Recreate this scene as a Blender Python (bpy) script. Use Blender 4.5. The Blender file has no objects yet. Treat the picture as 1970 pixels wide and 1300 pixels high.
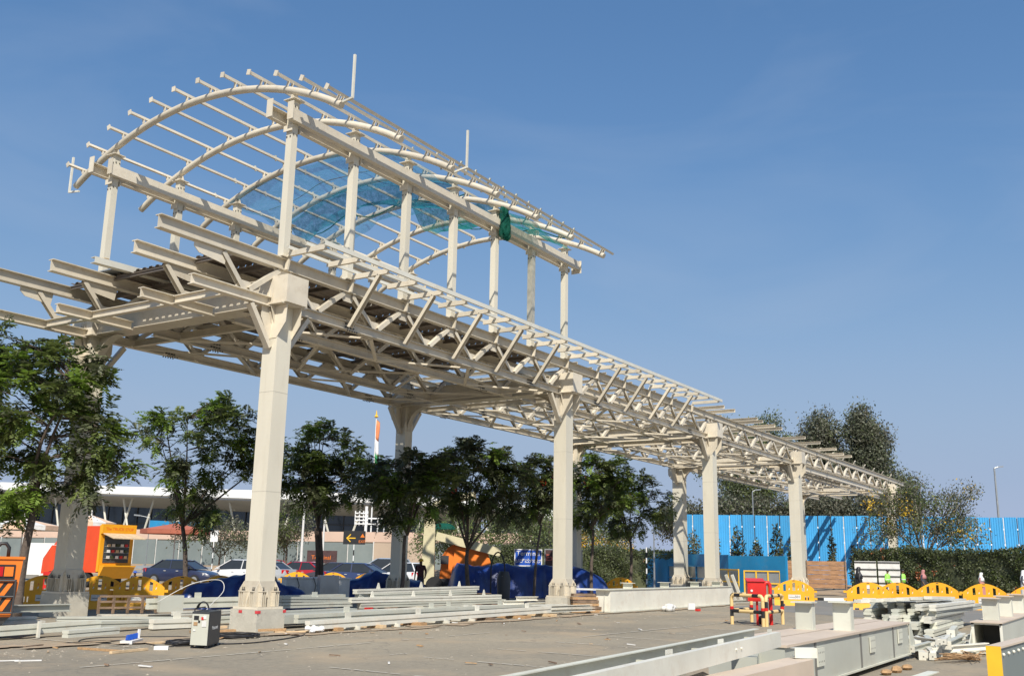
import bpy, bmesh, math, random
import numpy as np
from mathutils import Vector, Matrix
R = math.radians
sc = bpy.context.scene
COL = sc.collection

# ------------------------------------------------------------------ camera, sky, sun
yaw, pit, rol = R(32.6531), R(12.8027), R(1.0359)
fw = Vector((math.cos(yaw)*math.cos(pit), math.sin(yaw)*math.cos(pit), math.sin(pit)))
rt0 = Vector((math.sin(yaw), -math.cos(yaw), 0)); up0 = rt0.cross(fw)
rt = rt0*math.cos(rol)+up0*math.sin(rol); up = -rt0*math.sin(rol)+up0*math.cos(rol)
cd = bpy.data.cameras.new('camera'); cam = bpy.data.objects.new('camera', cd); COL.objects.link(cam)
cam.matrix_world = Matrix(((rt.x, up.x, -fw.x, 0), (rt.y, up.y, -fw.y, 0), (rt.z, up.z, -fw.z, 1.6), (0, 0, 0, 1)))
cd.sensor_width = 36; cd.lens = 36*1903.29/1970; cd.clip_end = 6000; cd.clip_start = .1
sc.camera = cam

SUN_AZ = math.atan2(-.43, -.56)            # direction towards the sun, world angle from +X
SUN_EL = R(46)
w = bpy.data.worlds.new('World'); sc.world = w; w.use_nodes = True
nt = w.node_tree; nt.nodes.clear()
sky = nt.nodes.new('ShaderNodeTexSky'); sky.sky_type = 'NISHITA'; sky.sun_disc = False
sky.sun_elevation = SUN_EL; sky.sun_rotation = math.pi/2-SUN_AZ
sky.altitude = 900; sky.air_density = 1.0; sky.dust_density = 1.0; sky.ozone_density = 2.2
bg = nt.nodes.new('ShaderNodeBackground'); bg.inputs[1].default_value = .10
wo = nt.nodes.new('ShaderNodeOutputWorld')
# hazy air flattens the clear-sky gradient: one tone curve per channel, the same in every direction
sc0 = nt.nodes.new('ShaderNodeVectorMath'); sc0.operation = 'SCALE'; sc0.inputs['Scale'].default_value = .1
crv = nt.nodes.new('ShaderNodeRGBCurve'); sc1 = nt.nodes.new('ShaderNodeVectorMath'); sc1.operation = 'SCALE'; sc1.inputs['Scale'].default_value = 10
for i, pts_ in enumerate((((.105, .078), (.205, .160), (.29, .208), (.5, .243), (.72, .262), (1, .285)), ((.175, .165), (.338, .264), (.458, .298), (.68, .308), (1, .325)), ((.32, .327), (.554, .420), (.673, .430), (.80, .418), (1, .40)))):
    c_ = crv.mapping.curves[i]; c_.points[0].location = (0, 0); c_.points[1].location = pts_[-1]
    for p_ in pts_[:-1]: c_.points.new(*p_)
crv.mapping.update()
nt.links.new(sky.outputs[0], sc0.inputs[0]); nt.links.new(sc0.outputs[0], crv.inputs['Color']); nt.links.new(crv.outputs[0], sc1.inputs[0])
tcw = nt.nodes.new('ShaderNodeTexCoord'); mpw = nt.nodes.new('ShaderNodeMapping'); mpw.inputs['Scale'].default_value = (1.2, 1.2, 4.0)
nzw = nt.nodes.new('ShaderNodeTexNoise'); nzw.inputs['Scale'].default_value = 2.2; nzw.inputs['Detail'].default_value = 7; nzw.inputs['Distortion'].default_value = .6
mrw = nt.nodes.new('ShaderNodeMapRange'); mrw.inputs['From Min'].default_value = .48; mrw.inputs['From Max'].default_value = .85; mrw.inputs['To Max'].default_value = .22
mxw = nt.nodes.new('ShaderNodeMix'); mxw.data_type = 'RGBA'; mxw.inputs['B'].default_value = (3.2, 3.7, 4.6, 1)
nt.links.new(tcw.outputs['Generated'], mpw.inputs[0]); nt.links.new(mpw.outputs[0], nzw.inputs['Vector']); nt.links.new(nzw.outputs[0], mrw.inputs['Value'])
nt.links.new(mrw.outputs[0], mxw.inputs['Factor']); nt.links.new(sc1.outputs[0], mxw.inputs['A'])
nt.links.new(mxw.outputs['Result'], bg.inputs[0]); nt.links.new(bg.outputs[0], wo.inputs[0])
sl = bpy.data.lights.new('sun', 'SUN'); sl.energy = 3.6; sl.angle = R(.55); sl.color = (1, .94, .84)
so = bpy.data.objects.new('sun', sl); COL.objects.link(so)
sd = Vector((math.cos(SUN_AZ)*math.cos(SUN_EL), math.sin(SUN_AZ)*math.cos(SUN_EL), math.sin(SUN_EL)))
so.rotation_euler = sd.to_track_quat('Z', 'Y').to_euler(); so.location = (0, 0, 60)
sc.view_settings.view_transform = 'Standard'; sc.view_settings.look = 'None'
sc.view_settings.exposure = 0.6; sc.view_settings.gamma = 1; sc.view_settings.use_curve_mapping = False
sc.cycles.max_bounces = 6; sc.cycles.diffuse_bounces = 3; sc.cycles.transparent_max_bounces = 12

# ------------------------------------------------------------------ materials
def mat(name, col, rough=.6, metal=0., var=.12, scale=3., bump=0., bscale=30., dirt=None, dirt_amt=.35, coat=0., stretch=None, orand=0.):
    m = bpy.data.materials.new(name); m.use_nodes = True
    n = m.node_tree; b = n.nodes['Principled BSDF']
    b.inputs['Roughness'].default_value = rough; b.inputs['Metallic'].default_value = metal
    if coat: b.inputs['Coat Weight'].default_value = coat
    tc = n.nodes.new('ShaderNodeTexCoord'); mp = n.nodes.new('ShaderNodeMapping')
    n.links.new(tc.outputs['Object'], mp.inputs[0])
    if stretch: mp.inputs['Scale'].default_value = stretch
    ns = n.nodes.new('ShaderNodeTexNoise'); ns.inputs['Scale'].default_value = scale; ns.inputs['Detail'].default_value = 6
    n.links.new(mp.outputs[0], ns.inputs['Vector'])
    rp = n.nodes.new('ShaderNodeValToRGB')
    c = np.array(col)
    rp.color_ramp.elements[0].position = .3; rp.color_ramp.elements[1].position = .7
    rp.color_ramp.elements[0].color = (*(np.clip(c*(1-var), 0, 1)), 1); rp.color_ramp.elements[1].color = (*(np.clip(c*(1+var), 0, 1)), 1)
    n.links.new(ns.outputs[0], rp.inputs[0]); out = rp.outputs[0]
    if dirt is not None:
        n2 = n.nodes.new('ShaderNodeTexNoise'); n2.inputs['Scale'].default_value = scale*2.7; n2.inputs['Detail'].default_value = 8
        n2.inputs['Roughness'].default_value = .7; n.links.new(mp.outputs[0], n2.inputs['Vector'])
        r2 = n.nodes.new('ShaderNodeValToRGB'); r2.color_ramp.elements[0].position = .52; r2.color_ramp.elements[1].position = .72
        r2.color_ramp.elements[0].color = (0, 0, 0, 1); r2.color_ramp.elements[1].color = (dirt_amt,)*3+(1,)
        n.links.new(n2.outputs[0], r2.inputs[0])
        mx = n.nodes.new('ShaderNodeMix'); mx.data_type = 'RGBA'; mx.inputs['B'].default_value = (*dirt, 1)
        n.links.new(r2.outputs[0], mx.inputs['Factor']); n.links.new(out, mx.inputs['A']); out = mx.outputs['Result']
    if orand:
        oi = n.nodes.new('ShaderNodeObjectInfo'); mr = n.nodes.new('ShaderNodeMapRange'); mr.inputs['To Min'].default_value = 1-orand; mr.inputs['To Max'].default_value = 1+orand*.6
        n.links.new(oi.outputs['Random'], mr.inputs['Value']); mm = n.nodes.new('ShaderNodeVectorMath'); mm.operation = 'SCALE'
        n.links.new(out, mm.inputs[0]); n.links.new(mr.outputs[0], mm.inputs['Scale']); out = mm.outputs[0]
    n.links.new(out, b.inputs['Base Color'])
    if bump:
        n3 = n.nodes.new('ShaderNodeTexNoise'); n3.inputs['Scale'].default_value = bscale; n3.inputs['Detail'].default_value = 5
        n.links.new(tc.outputs['Object'], n3.inputs['Vector'])
        bp = n.nodes.new('ShaderNodeBump'); bp.inputs['Strength'].default_value = bump; bp.inputs['Distance'].default_value = .02
        n.links.new(n3.outputs[0], bp.inputs['Height']); n.links.new(bp.outputs[0], b.inputs['Normal'])
    return m

def leafmat(name, c1, c2, scale=1.2, trans=.35):
    m = bpy.data.materials.new(name); m.use_nodes = True
    n = m.node_tree; b = n.nodes['Principled BSDF']; o = n.nodes['Material Output']
    tc = n.nodes.new('ShaderNodeTexCoord'); ns = n.nodes.new('ShaderNodeTexNoise')
    ns.inputs['Scale'].default_value = scale; ns.inputs['Detail'].default_value = 4
    n.links.new(tc.outputs['Object'], ns.inputs['Vector'])
    rp = n.nodes.new('ShaderNodeValToRGB'); rp.color_ramp.elements[0].position = .38; rp.color_ramp.elements[1].position = .64
    rp.color_ramp.elements[0].color = (*c1, 1); rp.color_ramp.elements[1].color = (*c2, 1)
    n.links.new(ns.outputs[0], rp.inputs[0]); n.links.new(rp.outputs[0], b.inputs['Base Color'])
    b.inputs['Roughness'].default_value = .5
    t = n.nodes.new('ShaderNodeBsdfTranslucent'); n.links.new(rp.outputs[0], t.inputs[0])
    mx = n.nodes.new('ShaderNodeMixShader'); mx.inputs[0].default_value = trans
    n.links.new(b.outputs[0], mx.inputs[1]); n.links.new(t.outputs[0], mx.inputs[2]); n.links.new(mx.outputs[0], o.inputs[0])
    return m

def netmat(name, col, a):
    m = bpy.data.materials.new(name); m.use_nodes = True
    n = m.node_tree; b = n.nodes['Principled BSDF']; o = n.nodes['Material Output']
    b.inputs['Base Color'].default_value = (*col, 1); b.inputs['Roughness'].default_value = .8
    t = n.nodes.new('ShaderNodeBsdfTransparent'); mx = n.nodes.new('ShaderNodeMixShader')
    tc = n.nodes.new('ShaderNodeTexCoord'); ns = n.nodes.new('ShaderNodeTexNoise'); ns.inputs['Scale'].default_value = 6; ns.inputs['Detail'].default_value = 8
    ns.inputs['Roughness'].default_value = .75
    n.links.new(tc.outputs['Object'], ns.inputs['Vector'])
    rp = n.nodes.new('ShaderNodeValToRGB'); rp.color_ramp.elements[0].position = .3; rp.color_ramp.elements[1].position = .75
    rp.color_ramp.elements[0].color = (a*.45,)*3+(1,); rp.color_ramp.elements[1].color = (min(1, a*1.7),)*3+(1,)
    tl = n.nodes.new('ShaderNodeBsdfTranslucent'); tl.inputs[0].default_value = (*col, 1)
    m2 = n.nodes.new('ShaderNodeMixShader'); m2.inputs[0].default_value = .5
    n.links.new(b.outputs[0], m2.inputs[1]); n.links.new(tl.outputs[0], m2.inputs[2])
    n.links.new(ns.outputs[0], rp.inputs[0]); n.links.new(rp.outputs[0], mx.inputs[0])
    n.links.new(t.outputs[0], mx.inputs[1]); n.links.new(m2.outputs[0], mx.inputs[2]); n.links.new(mx.outputs[0], o.inputs[0])
    return m

def plain(name, col, rough=.5, metal=0., var=.06, scale=4, **k): return mat(name, col, rough, metal, var, scale, **k)

M = {}
M['steel'] = mat('painted_cream_steel', (.665, .60, .48), .42, 0, .07, 2.2, dirt=(.46, .36, .25), dirt_amt=.45, bump=.05, bscale=60, orand=.16)
M['steel2'] = mat('painted_cream_column', (.665, .62, .505), .5, 0, .06, .9, dirt=(.50, .44, .34), dirt_amt=.30, stretch=(1.6, 1.6, .35), bump=.05, bscale=40, orand=.06)
M['loose'] = mat('primed_greenish_white_steel', (.62, .62, .525), .45, 0, .08, 1.1, dirt=(.48, .40, .30), dirt_amt=.40, bump=.08, bscale=40, orand=.16)
M['loose_b'] = mat('primed_pale_steel', (.70, .68, .59), .42, 0, .08, 1.4, dirt=(.50, .41, .31), dirt_amt=.4, orand=.16)
M['loose_g'] = mat('primed_grey_green_steel', (.47, .48, .42), .4, 0, .08, 1.2, dirt=(.44, .38, .29), dirt_amt=.35, orand=.16)
M['joint'] = mat('unpainted_joint_grey', (.17, .165, .15), .5, 0, .12, 5)
M['galv'] = mat('galvanised_sheet', (.42, .44, .45), .35, .6, .1, 2, dirt=(.3, .27, .22), dirt_amt=.4, orand=.14)
M['deck'] = mat('dusty_metal_deck', (.22, .185, .155), .5, .35, .12, 1.5, dirt=(.33, .25, .18), dirt_amt=.5, orand=.14)
M['bolt'] = mat('dark_bolt_steel', (.12, .11, .10), .5, .5, .2, 20)
M['concrete'] = mat('plinth_concrete', (.52, .49, .41), .85, 0, .10, 3, dirt=(.3, .27, .22), dirt_amt=.5, bump=.3, bscale=25)
M['red_tape'] = plain('red_tape', (.62, .05, .06))
M['white'] = plain('white_paint', (.78, .78, .76))
M['offwhite'] = mat('dusty_white', (.70, .69, .66), .6, dirt=(.45, .4, .33), dirt_amt=.4)
M['black'] = plain('black_plastic', (.02, .02, .022), .45)
M['dark'] = plain('dark_grey', (.045, .047, .05), .5)
M['yellow_plastic'] = mat('yellow_barrier_plastic', (.90, .43, .02), .42, 0, .07, 2, dirt=(.42, .25, .07), dirt_amt=.4, bump=.04)
M['orange_slot'] = plain('orange_red_reflector', (.75, .13, .04))
M['wood'] = mat('timber', (.42, .26, .13), .8, 0, .25, 6, bump=.4, stretch=(1, 6, 6))
M['wood_pale'] = mat('pale_timber', (.62, .46, .28), .8, 0, .2, 6, bump=.3)
M['wood_brown'] = mat('brown_weathered_timber', (.20, .135, .09), .85, 0, .35, 5, bump=.5)
M['tarp'] = mat('blue_tarpaulin', (.010, .034, .17), .34, 0, .35, 1.6, dirt=(.04, .085, .24), dirt_amt=.5, bump=.5, bscale=5)
M['fence_blue'] = mat('blue_sheet', (.055, .35, .68), .45, 0, .09, .8, dirt=(.12, .30, .50), dirt_amt=.35, orand=.14)
M['panel_blue'] = mat('blue_panel', (.02, .25, .50), .5, 0, .10, .8, dirt=(.14, .28, .38), dirt_amt=.4)
M['hoard'] = mat('grey_green_sheet', (.20, .235, .23), .5, 0, .10, .5, dirt=(.30, .29, .26), dirt_amt=.3, orand=.14)
M['hoard_tan'] = mat('tan_sheet', (.46, .36, .27), .6, 0, .08, .6)
M['fascia'] = mat('peach_fascia', (.66, .47, .36), .7, 0, .06, .5, dirt=(.5, .4, .32), dirt_amt=.3)
M['glass'] = plain('dark_glass', (.035, .05, .075), .12, 0, .5, .25)
M['glass_g'] = plain('green_tint_glass', (.10, .19, .17), .15)
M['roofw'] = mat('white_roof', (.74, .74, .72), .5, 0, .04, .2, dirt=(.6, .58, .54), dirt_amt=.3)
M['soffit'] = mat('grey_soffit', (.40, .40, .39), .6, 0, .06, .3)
M['red'] = mat('red_paint', (.62, .025, .02), .35, 0, .08, 3, dirt=(.35, .05, .04), dirt_amt=.3)
M['orange'] = mat('orange_paint', (.80, .20, .02), .4, 0, .08, 2, dirt=(.4, .16, .06), dirt_amt=.3)
M['truck_or'] = mat('truck_orange_red', (.75, .075, .015), .35, 0, .06, 2)
M['truck_y'] = mat('truck_yellow', (.85, .38, .012), .4, 0, .05, 2)
M['creamp'] = mat('cream_machine_paint', (.62, .56, .36), .5, 0, .08, 2, dirt=(.35, .3, .2), dirt_amt=.4)
M['bark'] = mat('bark', (.11, .085, .068), .9, 0, .3, 8, bump=.8, bscale=20)
M['bark_pale'] = mat('pale_bark', (.30, .27, .23), .9, 0, .25, 6, bump=.5, bscale=20)
M['rubber'] = plain('tyre_rubber', (.02, .02, .02), .8)
M['rope'] = plain('rope_tan', (.45, .33, .18), .9)
M['skin'] = plain('brown_skin', (.20, .105, .06), .55)
M['yellowp'] = mat('yellow_paint', (.85, .50, .03), .45, 0, .06, 3)
M['barcream'] = mat('pale_yellow_pipe', (.78, .56, .25), .45, 0, .06, 3, dirt=(.5, .4, .25), dirt_amt=.3)
M['glass_clear'] = plain('case_glass_dark', (.07, .075, .075), .15)
M['leaf_dark'] = leafmat('leaf_dark_olive', (.066, .080, .045), (.15, .168, .085), 1.5, .34)
M['leaf_mid'] = leafmat('leaf_mid_green', (.10, .145, .035), (.20, .25, .075), 1.6, .4)
M['leaf_bright'] = leafmat('leaf_bright_young', (.14, .24, .03), (.24, .34, .06), 2, .42)
M['leaf_grey'] = leafmat('leaf_grey_dry', (.10, .10, .07), (.17, .165, .115), 2, .3)
M['leaf_euc'] = leafmat('leaf_eucalyptus', (.085, .10, .065), (.17, .185, .12), .35, .3)  # slightly paler green: distance haze is put into the leaf colour
M['leaf_light'] = leafmat('leaf_light_green', (.10, .135, .055), (.19, .225, .10), .5, .3)
M['hedge_g'] = leafmat('hedge_leaf', (.045, .062, .026), (.10, .12, .05), .9, .28)
M['flower_o'] = leafmat('orange_flower', (.38, .10, .04), (.55, .17, .06), 3, .3)
M['flower_r'] = leafmat('red_flower', (.50, .03, .02), (.65, .08, .03), 3, .3)
M['flower_y'] = leafmat('yellow_flower', (.70, .42, .02), (.85, .58, .05), 3, .3)
M['net_blue'] = netmat('blue_safety_net', (.05, .26, .40), .38)
M['net_green'] = netmat('green_safety_net', (.01, .25, .22), .68)
M['net_teal'] = netmat('teal_safety_net', (.02, .24, .33), .62)
M['net_dense'] = netmat('bunched_green_net', (.005, .16, .11), .95)

#MATS2
def paint(name, c): M[name] = mat(name, c, .28, 0, .04, 1, coat=.6, dirt=tuple(.6*x+.1 for x in c), dirt_amt=.15)
paint('car_navy', (.022, .03, .07)); paint('car_white', (.75, .75, .75)); paint('car_silver', (.36, .38, .40)); paint('car_red', (.42, .012, .02)); paint('car_dark', (.06, .05, .055)); paint('car_paleblue', (.36, .43, .52)); paint('car_blue', (.03, .045, .12))
M['carglass'] = plain('car_glass', (.03, .035, .04), .08); M['lamp_red'] = plain('tail_lamp_red', (.5, .01, .015), .2); M['lamp_clear'] = plain('head_lamp', (.6, .6, .58), .15)
M['brickred'] = mat('brick_red_cloth', (.40, .12, .07), .8, 0, .08, 1); M['peachcloth'] = mat('peach_cloth', (.70, .48, .33), .8)
M['plank_or'] = mat('orange_brown_planks', (.36, .20, .105), .8, 0, .25, 2.5, stretch=(1, 1, 4), dirt=(.16, .09, .05), dirt_amt=.6)
M['saffron'] = plain('saffron_cloth', (.72, .24, .10), .8); M['flag_green'] = plain('green_cloth', (.03, .32, .10), .8)
M['sign_blue'] = plain('sign_blue', (.02, .09, .45), .4); M['sign_brown'] = mat('sign_dark_brown', (.07, .035, .035), .5, 0, .3, 3, dirt=(.25, .12, .10), dirt_amt=.4); M['exit_red'] = plain('faded_red_lettering', (.65, .16, .12), .5)
M['loose_pink'] = mat('dusty_flange_top', (.58, .475, .37), .6, 0, .07, 1.5, dirt=(.55, .45, .36), dirt_amt=.4)
M['vest_green'] = plain('fluorescent_green', (.35, .85, .12), .6); M['pinkish'] = plain('dusty_pink_cloth', (.45, .20, .19), .8); M['stone'] = mat('stone_grit', (.33, .29, .23), .9, var=.3, scale=30)
M['check'] = mat('dark_checked_shirt', (.09, .03, .03), .8, 0, .6, 40); M['jean'] = plain('dark_trousers', (.05, .055, .08), .8)
#ENDMATS2
# ------------------------------------------------------------------ mesh helpers
class MB:
    def __init__(s): s.v = []; s.f = []; s.m = []
    def poly(s, pts, mi=0):
        k = len(s.v); s.v += [tuple(p) for p in pts]; s.f.append(tuple(range(k, k+len(pts)))); s.m.append(mi); return s
    def hexa(s, P, mi=0):
        k = len(s.v); s.v += [tuple(p) for p in P]
        for q in ((0, 3, 2, 1), (4, 5, 6, 7), (0, 1, 5, 4), (1, 2, 6, 5), (2, 3, 7, 6), (3, 0, 4, 7)):
            s.f.append(tuple(k+i for i in q)); s.m.append(mi)
        return s
    def box(s, x0, x1, y0, y1, z0, z1, mi=0):
        return s.hexa([(x0, y0, z0), (x1, y0, z0), (x1, y1, z0), (x0, y1, z0), (x0, y0, z1), (x1, y0, z1), (x1, y1, z1), (x0, y1, z1)], mi)
    def bar(s, a, b, w_, h, upv=(0, 0, 1), off=(0, 0), mi=0):
        a = Vector(a); b = Vector(b); d = (b-a).normalized(); u = Vector(upv)
        if abs(d.dot(u)) > .98: u = Vector((0, 1, 0))
        r = d.cross(u).normalized(); u = r.cross(d).normalized()
        a = a+r*off[0]+u*off[1]; b = b+r*off[0]+u*off[1]
        P = [a-r*w_/2-u*h/2, a+r*w_/2-u*h/2, b+r*w_/2-u*h/2, b-r*w_/2-u*h/2, a-r*w_/2+u*h/2, a+r*w_/2+u*h/2, b+r*w_/2+u*h/2, b-r*w_/2+u*h/2]
        return s.hexa(P, mi)
    def ibeam(s, a, b, h, w_, t=.02, tw=.014, upv=(0, 0, 1)):
        s.bar(a, b, w_, t, upv, (0, h/2-t/2)); s.bar(a, b, w_, t, upv, (0, -h/2+t/2)); s.bar(a, b, tw, h-2*t, upv); return s
    def chan(s, a, b, h, w_, t=.014, upv=(0, 0, 1), side=1):
        s.bar(a, b, w_, t, upv, (0, h/2-t/2)); s.bar(a, b, w_, t, upv, (0, -h/2+t/2)); s.bar(a, b, t, h-2*t, upv, (side*(w_/2-t/2), 0)); return s
    def prism(s, pts, d, mi=0):
        d = Vector(d); k = len(s.v); n = len(pts); s.v += [tuple(p) for p in pts]+[tuple(Vector(p)+d) for p in pts]
        s.f.append(tuple(range(k, k+n))[::-1]); s.f.append(tuple(range(k+n, k+2*n))); s.m += [mi, mi]
        for i in range(n):
            j = (i+1) % n; s.f.append((k+i, k+j, k+n+j, k+n+i)); s.m.append(mi)
        return s
    def tube(s, pts, r, n=8, mi=0, cap=True):
        pts = [Vector(p) for p in pts]; k = len(s.v); L = len(pts)
        rr = r if isinstance(r, (list, tuple)) else [r]*L
        ref = None
        for i, p in enumerate(pts):
            d = (pts[min(i+1, L-1)]-pts[max(i-1, 0)]).normalized()
            if ref is None:
                ref = Vector((0, 0, 1)) if abs(d.z) < .9 else Vector((1, 0, 0))
            a = d.cross(ref)
            if a.length < 1e-4: a = d.cross(Vector((0, 1, .3)))
            a.normalize(); b = a.cross(d).normalized(); ref = b
            for j in range(n):
                t = 2*math.pi*j/n; s.v.append(tuple(p+a*math.cos(t)*rr[i]+b*math.sin(t)*rr[i]))
        for i in range(L-1):
            for j in range(n):
                q = (j+1) % n; s.f.append((k+i*n+j, k+i*n+q, k+(i+1)*n+q, k+(i+1)*n+j)); s.m.append(mi)
        if cap:
            s.f.append(tuple(k+j for j in range(n))[::-1]); s.f.append(tuple(k+(L-1)*n+j for j in range(n))); s.m += [mi, mi]
        return s
    def loft(s, rings, cap=True, mi=0, closed=True):
        k = len(s.v); n = len(rings[0])
        for r_ in rings: s.v += [tuple(p) for p in r_]
        for i in range(len(rings)-1):
            for j in range(n if closed else n-1):
                q = (j+1) % n; s.f.append((k+i*n+j, k+i*n+q, k+(i+1)*n+q, k+(i+1)*n+j)); s.m.append(mi)
        if cap and closed:
            s.f.append(tuple(k+j for j in range(n))[::-1]); s.f.append(tuple(k+(len(rings)-1)*n+j for j in range(n))); s.m += [mi, mi]
        return s
    def sphere(s, c, r, nu=10, nv=7, mi=0, half=False):
        r = r if isinstance(r, (tuple, list)) else (r, r, r); rings = []
        lo = 0 if half else -math.pi/2
        for i in range(nv+1):
            a = lo+(math.pi/2-lo)*i/nv; ca = max(math.cos(a), .02)
            rings.append([(c[0]+r[0]*ca*math.cos(2*math.pi*j/nu), c[1]+r[1]*ca*math.sin(2*math.pi*j/nu), c[2]+r[2]*math.sin(a)) for j in range(nu)])
        return s.loft(rings, mi=mi)

def finish(name, me, mats, parent, smooth):
    for m in (mats if isinstance(mats, (list, tuple)) else [mats]): me.materials.append(M[m] if isinstance(m, str) else m)
    o = bpy.data.objects.new(name, me); COL.objects.link(o)
    if parent is not None: o.parent = parent
    if smooth:
        me.shade_smooth()
        if smooth == 'auto': me.set_sharp_from_angle(angle=R(40))
    return o
def fixn(me):
    bm = bmesh.new(); bm.from_mesh(me); bmesh.ops.recalc_face_normals(bm, faces=bm.faces); bm.to_mesh(me); bm.free()
ORG = {}
def part(root, name, mb, mats, kind=None, smooth=False, label=None, base=None):
    """mesh of world-space geometry under `root` (or root-local when root was made at the origin)"""
    o0 = ORG.get(root.name, Vector((0, 0, 0))) if base is None else base
    me = bpy.data.meshes.new(name)
    me.from_pydata([(v[0]-o0[0], v[1]-o0[1], v[2]-o0[2]) for v in mb.v], [], mb.f)
    if any(mb.m): me.polygons.foreach_set('material_index', mb.m)
    fixn(me)
    o = finish(name, me, mats, root, smooth)
    if root is not None: ORG[o.name] = o0
    if kind: o['kind'] = kind
    if label: o['label'] = label
    return o
def tag(o, label, cat, group=None, kind=None):
    o['label'] = label
    if cat: o['category'] = cat; o['kind'] = 'thing'
    if group: o['group'] = group
    if kind: o['kind'] = kind
    return o
def thing(name, label, cat, loc=(0, 0, 0), group=None, rot=0, world=True):
    o = bpy.data.objects.new(name, None); COL.objects.link(o); o.location = loc; o.rotation_euler = (0, 0, rot); o.empty_display_size = .3
    ORG[o.name] = Vector(loc) if world else Vector((0, 0, 0))
    return tag(o, label, cat, group)
def solid(name, mb, mats, label, cat, base, group=None, smooth=False):
    """a thing made of one mesh, world-space geometry, origin at its base"""
    o = part(None, name, mb, mats, base=Vector(base), smooth=smooth); o.location = base
    return tag(o, label, cat, group)
def structure(name, mb, mats, smooth=False):
    o = part(None, name, mb, mats, base=Vector((0, 0, 0)), smooth=smooth); o['kind'] = 'structure'; return o
def copy_tree(o, parent=None):
    c = o.copy(); COL.objects.link(c); c.parent = parent; ORG[c.name] = Vector((0, 0, 0))
    for ch in list(o.children): copy_tree(ch, c)
    return c
def place(proto, used, loc, rot, label, group=None):
    o = proto if not used else copy_tree(proto)
    o.location = loc; o.rotation_euler = (0, 0, rot); o['label'] = label
    if group: o['group'] = group
    return o
def textpart(root, name, txt, size, loc, rot, m, ext=.002, sx=1.0):
    c = bpy.data.curves.new(name, 'FONT'); c.body = txt; c.size = size; c.extrude = ext; c.align_x = 'CENTER'; c.align_y = 'CENTER'; c.resolution_u = 3
    tmp = bpy.data.objects.new(name, c); COL.objects.link(tmp); me = bpy.data.meshes.new_from_object(tmp.evaluated_get(bpy.context.evaluated_depsgraph_get())); bpy.data.objects.remove(tmp)
    me.name = name; me.materials.clear(); me.materials.append(M[m]); o = bpy.data.objects.new(name, me); COL.objects.link(o); o.parent = root
    o.location = loc; o.rotation_euler = rot; o.scale = (sx, 1, 1); return o
rnd = random.Random(7)

# ------------------------------------------------------------------ ground
def ground_mat():
    m = bpy.data.materials.new('worn_asphalt_ground'); m.use_nodes = True; n = m.node_tree; b = n.nodes['Principled BSDF']
    b.inputs['Roughness'].default_value = .9
    tc = n.nodes.new('ShaderNodeTexCoord')
    def noise(s, d=6, r=.6):
        q = n.nodes.new('ShaderNodeTexNoise'); q.inputs['Scale'].default_value = s; q.inputs['Detail'].default_value = d; q.inputs['Roughness'].default_value = r
        n.links.new(tc.outputs['Object'], q.inputs['Vector']); return q.outputs[0]
    def ramp(x, p0, c0, p1, c1):
        q = n.nodes.new('ShaderNodeValToRGB'); q.color_ramp.elements[0].position = p0; q.color_ramp.elements[1].position = p1
        q.color_ramp.elements[0].color = (*c0, 1); q.color_ramp.elements[1].color = (*c1, 1); n.links.new(x, q.inputs[0]); return q.outputs[0]
    def mix(f, a, c, fac=None):
        q = n.nodes.new('ShaderNodeMix'); q.data_type = 'RGBA'
        n.links.new(f, q.inputs['Factor']); n.links.new(a, q.inputs['A'])
        if isinstance(c, tuple): q.inputs['B'].default_value = (*c, 1)
        else: n.links.new(c, q.inputs['B'])
        return q.outputs['Result']
    base = ramp(noise(.12), .35, (.252, .220, .166), .66, (.345, .298, .220))
    fine = ramp(noise(9, 10, .75), .3, (.72,)*3, .72, (1.12,)*3)
    mu = n.nodes.new('ShaderNodeMix'); mu.data_type = 'RGBA'; mu.blend_type = 'MULTIPLY'; mu.inputs['Factor'].default_value = 1
    n.links.new(base, mu.inputs['A']); n.links.new(fine, mu.inputs['B']); c = mu.outputs['Result']
    c = mix(ramp(noise(.55, 5, .55), .50, (0,)*3, .68, (.7,)*3), c, (.385, .30, .20))       # sandy dust
    c = mix(ramp(noise(.8, 8, .72), .58, (0,)*3, .70, (.6,)*3), c, (.15, .135, .11))       # stains
    c = mix(ramp(noise(28, 3, .6), .66, (0,)*3, .72, (.45,)*3), c, (.12, .11, .10))           # pits
    vo = n.nodes.new('ShaderNodeTexVoronoi'); vo.feature = 'DISTANCE_TO_EDGE'; vo.inputs['Scale'].default_value = .22
    wv = n.nodes.new('ShaderNodeMix'); wv.data_type = 'RGBA'; wv.inputs['Factor'].default_value = .12
    n4 = n.nodes.new('ShaderNodeTexNoise'); n4.inputs['Scale'].default_value = 1.5; n4.inputs['Detail'].default_value = 6
    n.links.new(tc.outputs['Object'], n4.inputs['Vector'])
    ad = n.nodes.new('ShaderNodeVectorMath'); ad.operation = 'ADD'; sc_ = n.nodes.new('ShaderNodeVectorMath'); sc_.operation = 'SCALE'; sc_.inputs['Scale'].default_value = 1.2
    n.links.new(n4.outputs['Color'], sc_.inputs[0]); n.links.new(tc.outputs['Object'], ad.inputs[0]); n.links.new(sc_.outputs[0], ad.inputs[1])
    n.links.new(ad.outputs[0], vo.inputs['Vector'])
    c = mix(ramp(vo.outputs['Distance'], .0, (.5,)*3, .006, (0,)*3), c, (.13, .12, .105))
    n.links.new(c, b.inputs['Base Color'])
    bp = n.nodes.new('ShaderNodeBump'); bp.inputs['Strength'].default_value = .35; bp.inputs['Distance'].default_value = .02
    n.links.new(noise(40, 6, .7), bp.inputs['Height']); n.links.new(bp.outputs[0], b.inputs['Normal'])
    return m
M['ground'] = ground_mat()
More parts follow.
